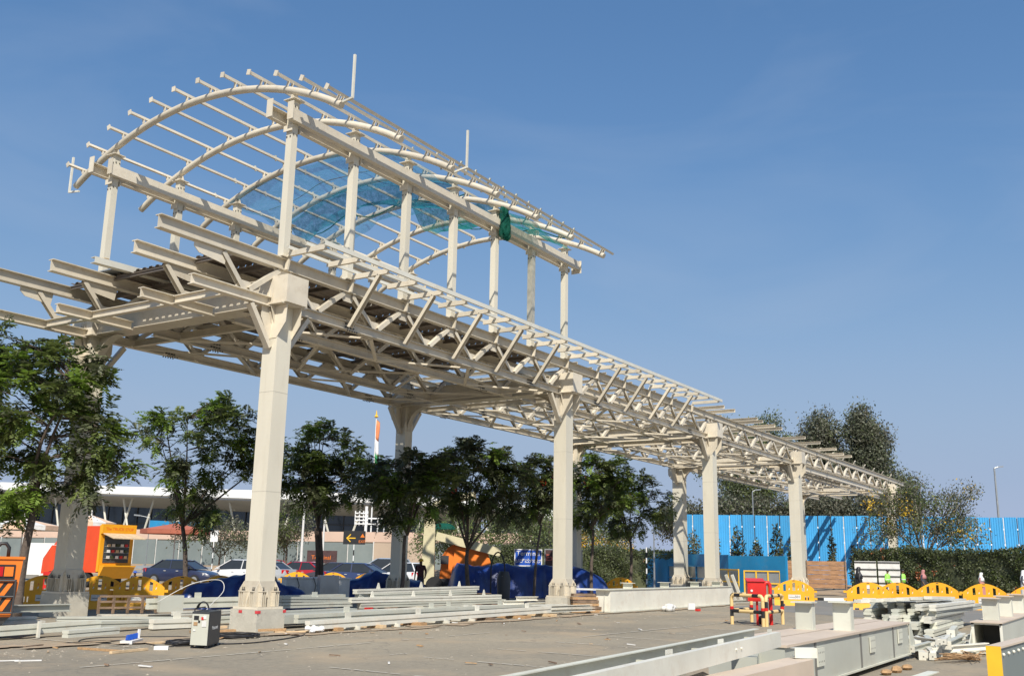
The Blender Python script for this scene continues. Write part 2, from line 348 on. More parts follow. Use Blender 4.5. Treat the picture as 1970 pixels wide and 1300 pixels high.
M['earth'] = mat('dry_earth', (.36, .26, .165), .95, 0, .2, .3, dirt=(.26, .2, .14), dirt_amt=.5)
M['road'] = mat('grey_road', (.19, .185, .17), .9, 0, .12, .4, dirt=(.27, .24, .19), dirt_amt=.4)
structure('ground', MB().poly([(-1500, -1500, 0), (3000, -1500, 0), (3000, 3000, 0), (-1500, 3000, 0)]), 'ground')
structure('earth_verge', MB().poly([(60, 24, .008), (64, 15, .008), (160, 0, .008), (170, 40, .008), (90, 60, .008)]), 'earth')
structure('road', MB().poly([(34, -40, .004), (60, -40, .004), (60, 9.5, .004), (55, 15.3, .004), (40, 15.0, .004), (36, 9, .004)]), 'road')
mk = MB()
def stripe(a, b, w_=.1, z=.012):
    a = Vector((*a, 0)); b = Vector((*b, 0)); d = (b-a).normalized(); s = Vector((-d.y, d.x, 0))*w_/2
    mk.poly([(p.x, p.y, z) for p in (a-s, b-s, b+s, a+s)])
for a, b in [((x, 8.0), (x+.05, 10.8)) for x in (11.8, 14.1, 16.4, 18.7, 21.0, 23.3, 25.6)]+[((16.8, 13.35), (20.1, 13.34)), ((20.5, 11.1), (29.8, 10.85)), ((11.93, 18.6), (12.04, 15.5)), ((14.1, 11.45), (14.5, 11.38)), ((9.4, 13.4), (16.0, 13.38))]:
    for k in range(12):
        if rnd.random() < .82:
            A = [a[i]+(b[i]-a[i])*(k/12) for i in (0, 1)]; B = [a[i]+(b[i]-a[i])*((k+.7+.3*rnd.random())/12) for i in (0, 1)]
            stripe(A, B, .035+.035*rnd.random())
M['faded'] = mat('faded_marking', (.50, .465, .39), .9, 0, .2, 6, dirt=(.33, .29, .22), dirt_amt=.9)
structure('road_marking', mk, 'faded')
dp = MB(); rd = random.Random(21); zz_ = .016
def blob(cx, cy, rx, ry, a0=0.0):
    n_ = 22; ph = [rd.uniform(0, 6) for _ in range(3)]; global zz_; zz_ += .0004; P_ = []
    for i in range(n_):
        a = 2*math.pi*i/n_; r_ = 1+.22*math.sin(3*a+ph[0])+.14*math.sin(5*a+ph[1])+.10*math.sin(9*a+ph[2]); x, y = rx*r_*math.cos(a), ry*r_*math.sin(a)
        P_.append((cx+x*math.cos(a0)-y*math.sin(a0), cy+x*math.sin(a0)+y*math.cos(a0), zz_))
    dp.poly(P_)
for k in range(26): blob(17.2+k*.95+rd.uniform(-.3, .3), 15.65+rd.uniform(-.25, .3), rd.uniform(.5, 1.3), rd.uniform(.10, .28))
for k in range(9): blob(10.5+k*.8, 16.9-k*.08+rd.uniform(-.3, .3), rd.uniform(.4, .9), rd.uniform(.12, .3))
M['dust'] = mat('reddish_dust', (.36, .275, .185), .95, 0, .18, 3, dirt=(.27, .235, .18), dirt_amt=.8)
structure('dust_patches', dp, 'dust')

# ------------------------------------------------------------------ steel walkway
XS = [16.72, 30.85, 44.95, 58.5, 84.0]; YN, YF = 17.5, 24.8
WN = [.47, .50, .53, .62, .62]; WF = [.52, .46, .50, .66, .62]
walk = thing('steel_walkway', 'long cream painted steel truss walkway on tall columns, roof deck unfinished', 'walkway', (XS[0], YN, 0))
def column(X, Y, w_, zp=.5):
    s = MB(); h = w_/2
    for (z0, z1) in ((zp+.03, 7.58),):
        s.box(X-h, X+h, Y-h, Y+h, z0, z1)
    c = part(walk, 'column', s, 'steel2')
    for zs in (3.05, 5.4): part(c, 'weld_seam', MB().box(X-h-.0025, X+h+.0025, Y-h-.0025, Y+h+.0025, zs+.1*(X % 1), zs+.012+.1*(X % 1)), 'concrete')
    p = MB(); P = .43 if w_ < .6 else .5
    p.box(X-P, X+P, Y-P, Y+P, 0, zp-.02); part(c, 'plinth', p, 'concrete')
    p = MB(); B = h+.16
    p.box(X-B, X+B, Y-B, Y+B, zp-.02+.003, zp+.035); part(c, 'base_plate', p, 'steel')
    # flared skirts and anchor chairs
    q = MB()
    for sx, sy in ((1, 0), (-1, 0), (0, 1), (0, -1)):
        ax = Vector((sx, sy, 0)); ty = Vector((-sy, sx, 0)); c0 = Vector((X, Y, 0))+ax*(h+.006)
        q.prism([c0-ty*(h+.13)+Vector((0, 0, zp+.04)), c0+ty*(h+.13)+Vector((0, 0, zp+.04)), c0+ty*(h+.13)+Vector((0, 0, zp+.42)), c0+ty*(h+.002)+Vector((0, 0, zp+.60)), c0-ty*(h+.002)+Vector((0, 0, zp+.60)), c0-ty*(h+.13)+Vector((0, 0, zp+.42))], ax*.014)
    part(c, 'base_skirt', q, 'steel')
    for sx, sy in ((-1, 0), (0, -1), (1, 0), (0, 1)):
        ax = Vector((sx, sy, 0)); ty = Vector((-sy, sx, 0)); c0 = Vector((X, Y, 0))+ax*(h+.02)
        for t0 in (-.2, .13) if sx == -1 or sx == 1 else (-.24, .16):
            g = MB()
            for k in range(3):
                a = c0+ty*(t0+k*.055-.02); g.prism([a+Vector((0, 0, zp+.04)), a+ax*.13+Vector((0, 0, zp+.04)), a+ax*.13+Vector((0, 0, zp+.36)), a+Vector((0, 0, zp+.36))], ty*.012)
            a = c0+ty*(t0-.03); g.prism([a+Vector((0, 0, zp+.362)), a+ax*.14+Vector((0, 0, zp+.362)), a+ax*.14+ty*.14+Vector((0, 0, zp+.362)), a+ty*.14+Vector((0, 0, zp+.362))], (0, 0, .02))
            part(c, 'anchor_chair', g, 'steel')
            for k in range(2):
                b_ = c0+ax*.07+ty*(t0+k*.055+.008); m_ = MB().tube([b_+Vector((0, 0, zp+.38)), b_+Vector((0, 0, zp+.42)), b_+Vector((0, 0, zp+.421)), b_+Vector((0, 0, zp+.47))], [.02, .02, .011, .011], 6); part(c, 'anchor_bolt', m_, 'bolt')
        a = c0+ty*(-.02); part(c, 'stiffener', MB().prism([a+Vector((0, 0, zp+.04)), a+ax*.12+Vector((0, 0, zp+.04)), a+ax*.10+Vector((0, 0, zp+.16)), a+ax*.01+Vector((0, 0, zp+.40))], ty*.014), 'steel')
    return c, h
cols = []
for X, wn, wf in zip(XS, WN, WF):
    for Y, w_, s in ((YN, wn, -1), (YF, wf, 1)):
        c, h = column(X, Y, w_, .62 if (X == XS[0] and s == 1) else .5)
        # head plate, haunches, fins
        part(c, 'head_plate', MB().box(X-.42, X+.42, Y-.5, Y+.5, 7.582, 7.612), 'steel')
        Z = [6.78, 7.0, 7.58]
        for xo in (-h-.012, h+.002):
            part(c, 'haunch_plate', MB().prism([(X+xo, Y-s*h*0+s*(h*.9), Z[0]), (X+xo, Y-s*(h*.6), Z[0]), (X+xo, Y-s*(h+.02), Z[1]), (X+xo, Y-s*(h-.02), 7.578), (X+xo, Y+s*(h+.28), 7.578), (X+xo, Y+s*(h+.26), 7.15)], (.012, 0, 0)), 'steel')
        # big curved knee to the girder on the inner side
        kp = []
        for i in range(9):
            t = i/8*math.pi/2; kp.append((X, Y-s*(h+.95-.95*math.cos(t)) if False else Y-s*(h+.95*(1-math.cos(t))), 6.62+.96*math.sin(t)))
        kn = MB().prism([(X-.006, p[1], p[2]) for p in kp]+[(X-.006, Y-s*h, 7.578)], (.012, 0, 0))
        for i in range(8):
            a, b = Vector(kp[i]), Vector(kp[i+1]); kn.bar(a, b, .24, .014, (1, 0, 0) if False else (0, 0, 1) if abs((b-a).normalized().z) < .9 else (0, 1, 0))
        part(c, 'knee_bracket', kn, 'steel')
        for k in range(3):
            y = Y+s*(-.06+k*.09)
            part(c, 'fin', MB().prism([(X-h-.014, y, 7.578), (X-h-.17, y, 7.578), (X-h-.018, y, 7.15)], (0, .014, 0)), 'steel')
            part(c, 'fin', MB().prism([(X-.355, y, 7.62), (X-.40, y, 7.62), (X-.355, y, 8.02)], (0, .014, 0)), 'steel')
        for sx in (-1, 1):   # gusset and raking strut under the bottom chord
            part(c, 'gusset', MB().prism([(X+sx*h, Y-.01, 6.75), (X+sx*(h+.10), Y-.01, 6.80), (X+sx*(h+.34), Y-.01, 7.25), (X+sx*(h+.34), Y-.01, 7.57), (X+sx*h, Y-.01, 7.57)], (0, .02, 0)), 'steel')
            st = MB(); st.chan((X+sx*(h+.04), Y, 6.55), (X+sx*(h+.72), Y, 7.50), .16, .12, .014, (0, 1, 0), 1)
            part(c, 'raking_strut', st, 'steel')
    # cross girder with box ends
    g = MB(); g.box(X-.012-.16, X-.16, YN-.5, YF+.5, 7.64, 8.26).box(X+.148, X+.16, YN-.5, YF+.5, 7.64, 8.26)
    g.box(X-.3, X+.3, YN+.5, YF-.5, 7.616, 7.638).box(X-.3, X+.3, YN+.5, YF-.5, 8.262, 8.284)
    G = part(walk, 'cross_girder', g, 'steel')
    for yy, s in ((YN, -1), (YF, 1)):
        q = MB().box(X-.35, X+.35, min(yy+s*.58, yy-s*.35), max(yy+s*.58, yy-s*.35), 7.614, 8.30); part(G, 'girder_end_box', q, 'steel')

# trusses: chords, V diagonals, gussets
PY_ = [17.5, 19.5, 22.7, 24.7]; ST = 14.13/6
XE = 89.5
for ti, Y in enumerate(PY_):
    x0 = (13.0, 13.9, 13.85, 13.3)[ti]
    t = part(walk, 'truss', MB().ibeam((x0, Y, 8.70), (XE, Y, 8.70), .31, .20, .022, .014), 'steel')
    bx = [(14.0, 14.2, 14.15, 13.7)[ti]]+XS+[XE]
    for i in range(len(bx)-1):
        a = bx[i]+(.36 if i else 0); b = bx[i+1]-.36 if i < len(bx)-2 else bx[i+1]
        part(t, 'bottom_chord', MB().ibeam((a, Y, 7.655), (b, Y, 7.655), .24, .19, .02, .012), 'steel')
        if i < 4 and b-a > 4:
            for xs in (a+2.0, b-2.2):
                sp = MB()
                for sg in (-1, 1):
                    for k in range(5): sp.box(xs+k*.09, xs+k*.09+.03, Y+sg*.10-.012, Y+sg*.10+.012, 7.50, 7.535)
                for k in range(4):
                    for z in (7.6, 7.69): sp.box(xs+k*.1, xs+k*.1+.035, Y-.05, Y-.007, z, z+.035)
                part(t, 'bolt_row', sp, 'bolt', kind='stuff')
    ap = [XS[0]+.03+ST*k for k in range(-1, 31)]
    for k, xa in enumerate(ap):
        for sg in (-1, 1):
            xb = xa+sg*ST/2
            if xb < 14.8 or xb > XE: continue
            if k == 0 and sg == -1: continue
            if k == 0:
                xa2 = 14.66
            else: xa2 = xa
            A = Vector((xa2+sg*.16, Y, 8.50)); Bv = Vector((xb-sg*.10, Y, 7.80))
            part(t, 'diagonal', MB().chan(A, Bv, .13, .12, .012, (0, 1, 0), 1 if sg > 0 else -1), 'steel')
        if k:
            part(t, 'gusset', MB().prism([(xa-.34, Y-.024, 8.54), (xa+.34, Y-.024, 8.54), (xa+.16, Y-.024, 8.30), (xa-.16, Y-.024, 8.30)], (0, .014, 0)), 'steel')
        xb = xa+ST/2
        if xb < XE: part(t, 'gusset', MB().prism([(xb-.3, Y+.010, 7.778), (xb+.3, Y+.010, 7.778), (xb+.16, Y+.010, 8.0), (xb-.16, Y+.010, 8.0)], (0, .014, 0)), 'steel')
    # cantilever end haunch plate
    part(t, 'end_gusset', MB().prism([(x0+1.0, Y-.02, 8.54), (x0+1.95, Y-.02, 8.54), (x0+1.9, Y-.02, 8.22), (x0+1.15, Y-.02, 8.30), (x0+1.0, Y-.02, 8.42)], (0, .02, 0)), 'steel')
    for X in XS:
        part(t, 'king_post', MB().prism([(X-.05, Y-.01, 8.54), (X+.05, Y-.01, 8.54), (X+.16, Y-.01, 8.29), (X-.16, Y-.01, 8.29)], (0, .02, 0)), 'steel')
# cross beams and plan bracing at bottom chord level
for i, X in enumerate(XS):
    for dx in ((-1.6, 1.2) if i == 0 else (-1.2, 1.2)):
        for a, b in ((17.6, 19.4), (19.6, 22.6), (22.8, 24.6)):
            part(walk, 'cross_beam', MB().ibeam((X+dx, a, 7.66), (X+dx, b, 7.66), .20, .14, .018, .012), 'steel')
k = 0
for i in range(4):
    xx = XS[i]+1.2
    n_ = 5 if i < 3 else 10; st = (XS[i+1]-XS[i]-2.4)/n_
    for j in range(n_):
        for a, b in ((17.6, 19.4), (19.6, 22.6), (22.8, 24.6)):
            ya, yb = (a, b) if j % 2 else (b, a)
            part(walk, 'plan_brace', MB().bar((xx+j*st, ya, 7.535), (xx+(j+1)*st, yb, 7.535), .10, .05), 'steel')
# secondary chord beams between the far column pairs
for Y in (18.5, 23.7):
    part(walk, 'edge_beam', MB().ibeam((XS[3]+.4, Y, 7.42), (72.6, Y, 7.42), .3, .2), 'steel')
part(walk, 'edge_beam', MB().ibeam((XS[3]+.6, 17.2, 7.42), (80, 17.2, 7.42), .34, .22), 'steel')
# roof joists that carry the awning on the near side
j = 0; x = XS[0]+.05
while x < 43.3:
    full = j % 2 == 0
    z = 8.96; zz = 8.96
    if full:
        part(walk, 'outrigger', MB().chan((x, 17.35, z), (x, 16.06, z), .13, .09, .012, (0, 0, 1), 1), 'steel')
        part(walk, 'root_bracket', MB().bar((x+.02, 17.36, 8.94), (x-.02, 17.39, 8.56), .10, .05, (1, 0, 0)), 'steel')
        if 1 < j and x < 42: pass
    else:
        part(walk, 'outrigger', MB().chan((x, 17.1, z), (x, 16.06, z), .13, .09, .012, (0, 0, 1), 1), 'steel')
    if x > 30.9:
        part(walk, 'roof_joist', MB().chan((x, 17.62, z), (x, 25.9, z), .13, .09, .012, (0, 0, 1), 1), 'steel')
    x += ST/2; j += 1
for k in list(range(1, 6))+list(range(7, 11)):
    xs = XS[0]+.05+ST*k+(.02)
    part(walk, 'awning_strut', MB().chan((xs, 17.38, 7.60), (xs, 16.42, 8.90), .13, .10, .012, (1, 0, 0), 1), 'steel')
for Y, e in ((16.02, 42.9), (16.62, 42.4), (17.22, 42.0)):
    part(walk, 'purlin', MB().chan((16.6, Y, 9.075 if Y > 16.1 else 9.0), (e, Y, 9.075 if Y > 16.1 else 9.0), .085 if Y > 16.1 else .12, .06, .01), 'loose_b')
for x, y in ((44.2, 16.4), (45.5, 16.35), (48.6, 16.3), (49.6, 16.35), (51.4, 16.3), (52.6, 16.3), (56.9, 16.3), (59.6, 16.2), (63.2, 16.2), (66.2, 16.5), (67.8, 16.4), (47.0, 17.6), (54.5, 17.6), (61.2, 17.6)):
    part(walk, 'roof_joist', MB().chan((x, y, 8.93), (x, 25.6, 8.93), .16, .10, .012), 'steel')
for k in range(9):
    xs = 60.9+k*2.9; part(walk, 'roof_cleat', MB().bar((xs, 17.45, 8.87), (xs-.12, 17.3, 9.08), .05, .16, (1, 0, 0)), 'steel')
# deck
for i in range(13):
    xa = 15.7+i*1.16; xb = xa+1.14; dk = MB(); yv = 18.05; yi = 0
    prof = []
    y = 17.95
    while y < 24.5:
        for dy, dz in ((0, 0), (.10, 0), (.13, .05), (.23, .05)): prof.append((y+dy, 8.90+dz))
        y += .26
    for a, b in zip(prof[:-1], prof[1:]): dk.poly([(xa, a[0], a[1]), (xb, a[0], a[1]), (xb, b[0], b[1]), (xa, b[0], b[1])])
    part(walk, 'deck_sheet', dk, 'deck')
    part(walk, 'deck_joist', MB().ibeam((xa, 17.7, 8.80), (xa, 24.6, 8.80), .10, .08), 'deck')
part(walk, 'deck_sheet', MB().box(15.4, 17.6, 22.2, 23.6, 8.96, 8.985), 'galv', label='loose grey metal sheet lying at the open end of the deck')
part(walk, 'edge_trim', MB().chan((14.6, 22.1, 8.95), (17.8, 21.9, 8.95), .16, .2), 'loose_b')
part(walk, 'edge_trim', MB().chan((17.2, 18.0, 8.98), (28.4, 18.0, 8.98), .10, .16), 'loose_b')

# ------------------------------------------------------------------ arched canopy frame
can = thing('canopy_frame', 'arched cream steel canopy frame standing on the left half of the walkway', 'canopy frame', (XS[0], YN, 8.88))
YC, RA, ZC = 21.2, 10.4, 3.65
def az(Y, r=RA): return ZC+math.sqrt(r*r-(Y-YC)**2)
for i in range(7):
    X = XS[0]+ST*i
    pts = [(X, 15.85+(26.6-15.85)*k/28, az(15.85+(26.6-15.85)*k/28)) for k in range(29)]
    part(can, 'arch', MB().tube(pts, .098, 14), 'steel', smooth='auto')
    for Y in (YN, 24.75):
        zt = az(Y)-.30
        p = MB(); p.box(X-.10, X+.10, Y-.10, Y+.10, 8.90, zt-.004)
        pc = part(can, 'post', p, 'steel2')
        part(pc, 'foot_plate', MB().box(X-.17, X+.17, Y-.16, Y+.16, 8.872, 8.896), 'steel')
        part(pc, 'cap_plate', MB().box(X-.19, X+.19, Y-.19, Y+.19, zt, zt+.022), 'steel')
        part(pc, 'saddle', MB().prism([(X-.008, Y-.15, zt+.024), (X-.008, Y+.15, zt+.024), (X-.008, Y+.03, zt+.27), (X-.008, Y-.08, zt+.21)], (.016, 0, 0)), 'steel')
        part(pc, 'saddle', MB().prism([(X-.15, Y-.008, zt+.024), (X+.15, Y-.008, zt+.024), (X+.10, Y-.008, zt+.17), (X-.10, Y-.008, zt+.17)], (0, .016, 0)), 'steel')
        for sx in (-.16, .13): part(pc, 'cleat', MB().box(X+sx, X+sx+.016, Y-.15, Y+.15, 12.20, 12.36), 'steel')
        bb = MB()
        for dx in (-.07, .05):
            for zz in (12.88, 12.12): bb.box(X+dx, X+dx+.03, Y-.118, Y-.102, zz, zz+.035)
            bb.box(X-.118, X-.102, Y+dx, Y+dx+.03, 12.05, 12.085); bb.box(X-.118, X-.102, Y+dx, Y+dx+.03, 12.86, 12.9)
        part(pc, 'bolt_row', bb, 'bolt', kind='stuff')
for Y, xe in ((YN, 31.55), (24.75, 31.4)):
    for s, x0, x1 in ((-1, 16.45, xe), (1, 16.1, xe-.1)):
        part(can, 'longitudinal_beam', MB().chan((x0, Y+s*.19, 12.58), (x1, Y+s*.19, 12.58), .32, .15, .014, (0, 0, 1), 1 if s < 0 else -1), 'steel')
        part(can, 'end_plate', MB().box(x0-.03, x0-.006, Y+s*.19-.10, Y+s*.19+.10, 12.44, 12.92), 'steel')
    part(can, 'end_plate', MB().box(xe+.006, xe+.03, Y-.32, Y+.1, 12.30, 12.78), 'steel')
pur = [26.16, 25.28, 24.39, 23.5, 22.61, 21.68, 20.72, 19.75, 18.75, 17.75, 16.84, 15.98]
for n_, Y in enumerate(pur):
    nz = Vector((0, Y-YC, az(Y)-ZC)).normalized(); c = Vector((0, Y, az(Y)))+nz*.24
    e = 31.6 if n_ not in (5, 8) else 30.9
    pr = part(can, 'roof_purlin', MB().bar((16.2, c.y, c.z), (e, c.y, c.z), .06, .08, nz), 'steel')
    part(pr, 'end_cleat', MB().bar((16.17, c.y, c.z-.01), (16.192, c.y, c.z-.01), .13, .15, nz), 'steel')
    for i in range(7):
        X = XS[0]+ST*i
        for s in (-.07, .07):
            a = Vector((X+s, Y, az(Y)))+nz*.07; b = Vector((X+s, Y, az(Y)))+nz*.22; part(pr, 'purlin_cleat', MB().bar(a, b, .10, .010, (1, 0, 0)), 'steel')
    if n_ in (1, 2, 3, 4, 9, 10, 11):
        cp = MB()
        for i in range(10 if n_ > 8 else 5):
            X = 22.2+i*.75*(1 if n_ > 8 else .9)-(.4 if n_ > 8 else 1.2)
            a = Vector((X, c.y, c.z)); cp.bar(a+nz*.04, a+nz*.10, .05, .05, (1, 0, 0)); cp.bar(a-nz*.04, a-nz*.09, .04, .05, (1, 0, 0))
        part(pr, 'clamp', cp, 'loose_g', kind='stuff')
Mst = 'loose_b'
for X, Y, z0, h in ((XS[0], 15.5, 12.72, 1.12), (21.55, 15.45, 12.62, 1.1), (XS[0], 26.9, 12.45, 1.1)):
    s = 1 if Y > 20 else -1
    q = part(can, 'stub_mast', MB().bar((X, Y, z0-.02), (X, Y, z0+h), .055, .055), Mst)
    part(q, 'mast_arm', MB().bar((X, Y+s*.03, z0-.03), (X, Y-s*.50, z0-.10), .05, .05), Mst)
# rope tied round the far left post
rp = MB(); rp.tube([(16.72+.13*math.cos(t/6*2*math.pi), 24.75+.13*math.sin(t/6*2*math.pi), 9.9+.004*t) for t in range(14)], .018, 5)
rope = solid('rope', rp.tube([(16.66, 24.6, 9.88), (16.6, 23.2, 9.42), (16.5, 21.6, 9.05), (16.5, 20.2, 8.95)], .014, 5), 'rope', 'tan rope tied round the far left canopy post and trailing to the deck', 'rope', (16.72, 24.75, 9.9))
# safety nets
def net(name, x0, x1, y0, y1, sag, m, label, seed, edge=0.0):
    r = np.random.default_rng(seed); nu, nv = 26, 44; V = []; F = []
    ph = r.uniform(0, 6, 8)
    for i in range(nu+1):
        for jx in range(nv+1):
            u = i/nu; v = jx/nv; Y = y0+(y1-y0)*v
            xa = x0+(.12*math.sin(7*v+ph[0])); xb = x1+.35*math.sin(5*v+ph[1])*edge+.1*math.sin(13*v+ph[2])*edge
            X = xa+(xb-xa)*u
            z = az(Y)-.14-sag*4*u*(1-u)*(.6+.4*math.sin(5*v+ph[3]))-.05*math.sin(11*v+9*u+ph[4])-.03*math.sin(23*v-14*u+ph[5])-edge*.3*u
            V.append((X, Y, z))
    for i in range(nu):
        for jx in range(nv):
            a = i*(nv+1)+jx; F.append((a, a+1, a+nv+2, a+nv+1))
    b = MB(); b.v = V; b.f = F; b.m = [0]*len(F)
    return solid(name, b, m, label, 'safety net', (x0, y0, az(y0)-.2), 'safety nets hung under the arches', smooth=True)
net('safety_net', 21.3, 23.9, 17.3, 25.0, .22, 'net_blue', 'pale blue safety net sagging under the third bay of the arched canopy', 1, .25)
net('safety_net', 23.7, 24.9, 17.6, 24.9, .50, 'net_teal', 'blue green net strip with a loose scalloped edge below the fourth arch', 2, 1.2)
net('safety_net', 24.9, 26.2, 20.0, 25.0, .30, 'net_blue', 'faint blue net beside the scalloped strip, under the fourth canopy bay', 4, .9)
net('safety_net', 26.2, 28.1, 15.9, 21.2, .50, 'net_green', 'deep green net slung under the near end of the right arches', 3, .9)
for k, (x, y0, y1, sg, lab) in enumerate(((25.0, 18.0, 24.9, .75, 'dark green net edge cord hanging in a long curve under the fourth arch'), (22.6, 17.6, 24.6, .25, 'grey cord running across the pale blue net'), (28.0, 16.0, 20.8, .7, 'dark green net edge cord at the right end of the nets'))):
    P_ = [(x+.25*math.sin(q*.5+k), y0+(y1-y0)*q/16, az(y0+(y1-y0)*q/16)-.14-sg*math.sin(math.pi*q/16)*(.6+.3*math.sin(q*.9+k))) for q in range(17)]
    solid('net_cord', MB().tube(P_, .022 if k != 1 else .012, 5), 'net_dense' if k != 1 else 'joint', lab, 'cord', (x, y0, az(y0)-.2), 'cords of the safety nets', smooth=True)
nb = MB(); r_ = random.Random(3)
for k in range(7):
    a = Vector((26.15+r_.uniform(-.12, .16), 17.12+r_.uniform(-.08, .08), 13.15)); pts = []
    for i in range(9): pts.append(a+Vector((.07*math.sin(i*.9+k)+.02*i*.5, .05*math.cos(i*1.3+k*2), -i*.135)))
    nb.tube(pts, [.05+.05*math.sin(i/8*math.pi)+.015*r_.random() for i in range(9)], 7)
solid('bunched_net', nb, 'net_dense', 'dark green bunch of net hanging over the near canopy beam', 'safety net', (26.2, 17.12, 12.0), smooth=True)
#PART2
# ------------------------------------------------------------------ distant buildings and fences
def V3(p, z): return Vector((p[0], p[1], z))
def oriented(mb, o, d, n, u0, u1, v0, v1, z0, z1, mi=0):
    """box along direction d (u) with normal n (v) from origin o"""
    P = []
    for z in (z0, z1):
        for (u, v) in ((u0, v0), (u1, v0), (u1, v1), (u0, v1)):
            p = Vector((o[0], o[1], 0))+d*u+n*v; P.append((p.x, p.y, z))
    return mb.hexa(P, mi)
# terminal
term = thing('terminal_building', 'long airport terminal with white overhanging roof and dark glass front, far left', 'building', (105, 114, 0))
stn = [(86, 215, 14.6), (96.3, 164.7, 13.5), (100.6, 139.6, 12.5), (105.3, 113.7, 11.6), (116, 96.7, 11.3), (124, 84.5, 10.7), (129, 74, 9.2)]
for a, b in zip(stn[:-1], stn[1:]):
    A = Vector((a[0], a[1], 0)); B = Vector((b[0], b[1], 0)); d = (B-A); L = d.length; d.normalize(); n = Vector((-d.y, d.x, 0))
    if n.x < 0: n = -n
    e = MB(); za, zb = a[2], b[2]
    def P(base, k, z): q = base+n*k; return (q.x, q.y, z)
    e.hexa([P(A, 0, za-1.25), P(B, 0, zb-1.25), P(B, .5, zb-1.4), P(A, .5, za-1.4), P(A, .3, za), P(B, .3, zb), P(B, 30, zb+1.5), P(A, 30, za+1.5)])
    part(term, 'roof', e, 'roofw')
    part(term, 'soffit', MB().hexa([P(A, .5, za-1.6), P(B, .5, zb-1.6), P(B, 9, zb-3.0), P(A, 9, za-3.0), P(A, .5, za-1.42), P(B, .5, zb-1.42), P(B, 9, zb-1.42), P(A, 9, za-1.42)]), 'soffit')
    gl = MB(); gl.hexa([P(A, 9, 0), P(B, 9, 0), P(B, 9.2, 0), P(A, 9.2, 0), P(A, 9, za-2.9), P(B, 9, zb-2.9), P(B, 9.2, zb-2.9), P(A, 9.2, za-2.9)])
    g_ = part(term, 'glass_wall', gl, 'glass')
    k = 0.0
    while k < L:
        q = A+d*k+n*8.9; z = za+(zb-za)*k/L
        part(g_, 'mullion', MB().bar((q.x, q.y, 0), (q.x, q.y, z-3), .12, .10), 'dark'); k += 3.2
    for z in (4.2, 7.0):
        part(g_, 'transom', MB().bar(tuple(A+n*8.88+Vector((0, 0, z))), tuple(B+n*8.88+Vector((0, 0, z))), .12, .12), 'dark')
    k = 3.0
    while k < L-1:
        q = A+d*k+n*2.5; z = za+(zb-za)*k/L-1.6
        for s_ in (-1, 1):
            t = q+d*s_*3.2
            part(term, 'slanted_strut', MB().tube([(q.x, q.y, 0), (t.x, t.y, z)], .17, 6), 'loose_b')
        k += 10.5
    for j in range(int(L/9)):
        q = A+d*(4+j*9); part(g_, 'green_panel', MB().bar(tuple(q+n*8.85+Vector((0, 0, 3.2))), tuple(q+n*8.85+d*2.4+Vector((0, 0, 3.2))), .06, 2.6), 'glass_g')  # paler green panels set in front of the dark glass
sb = solid('sign_board', MB().bar((99.0, 128, 6.0), (101.0, 116, 5.6), .2, 1.9), 'panel_blue', 'blue advertising board in front of the terminal, right of the red awning', 'sign', (100, 122, 4.7))
# covered walk with a peach fascia behind the hoarding
fa = thing('covered_walk', 'long low covered walk with a peach fascia behind the grey hoarding', 'covered walkway', (72, 82, 0))
pts = [(58.5, 122), (68, 96), (76, 75.5), (80.5, 61), (83, 52)]
for i, (a, b) in enumerate(zip(pts[:-1], pts[1:])):
    A = Vector((*a, 0)); B = Vector((*b, 0)); d = (B-A).normalized(); n = Vector((-d.y, d.x, 0)); n = n if n.x > 0 else -n; L = (B-A).length
    part(fa, 'fascia', oriented(MB(), a, d, n, 0, L-.02, 0, .15, 3.42, 4.42), 'fascia')
    part(fa, 'flat_roof', oriented(MB(), a, d, n, 0, L-.02, .16, 5, 4.2, 4.35), 'fascia')
    part(fa, 'back_wall', oriented(MB(), a, d, n, 0, L-.02, 4.4, 4.6, 0, 4.18), 'offwhite')
    for k in range(int(L/6)): part(fa, 'post', oriented(MB(), a, d, n, 1+k*6, 1.2+k*6, .2, .4, 0, 3.4), 'offwhite')
# grey hoarding: separate sheets between pale posts
hd = thing('hoarding_fence', 'long grey green sheet hoarding behind the parked cars', 'hoarding', (70, 75, 0))
hp = [(53, 124), (60, 101), (70.4, 75.5), (75.8, 57.8), (77.5, 50)]
c = 0
for a, b in zip(hp[:-1], hp[1:]):
    A = Vector((*a, 0)); B = Vector((*b, 0)); d = (B-A).normalized(); n = Vector((-d.y, d.x, 0)); L = (B-A).length; nn = int(L/2.45); w_ = L/nn
    for k in range(nn):
        c += 1; tan = (A+d*(k*w_)).y < 66 and c % 5 in (1, 2)
        h = 3.25+.05*math.sin(c*1.7)
        part(hd, 'sheet', oriented(MB(), a, d, n, k*w_+.06, (k+1)*w_-.06, -.03+.02*math.sin(c), .02+.02*math.sin(c), .35, h), 'hoard_tan' if tan else ('hoard' if c % 3 else 'galv') if (A+d*(k*w_)).y < 66 else 'hoard')
        part(hd, 'post', oriented(MB(), a, d, n, k*w_-.05, k*w_+.05, .03, .10, 0, 3.35), 'offwhite')
structure('earth_bank', MB().hexa([(46, 105, 0), (70, 52, 0), (76, 52, 0), (52, 118, 0), (51, 108, .9), (72, 53, .9), (73.5, 53, .9), (53, 112, .9)]), 'earth')
gr = thing('guard_rail', 'low steel guard rail in front of the hoarding left of the blue car', 'guard rail', (50, 68, 0))
A = Vector((44, 84, 0)); B = Vector((55, 63, 0)); d = (B-A).normalized(); n = Vector((-d.y, d.x, 0)); L = (B-A).length
for z in (.45, .78): part(gr, 'rail', MB().chan(tuple(A+Vector((0, 0, z))), tuple(B+Vector((0, 0, z))), .24, .07, .02), 'galv')
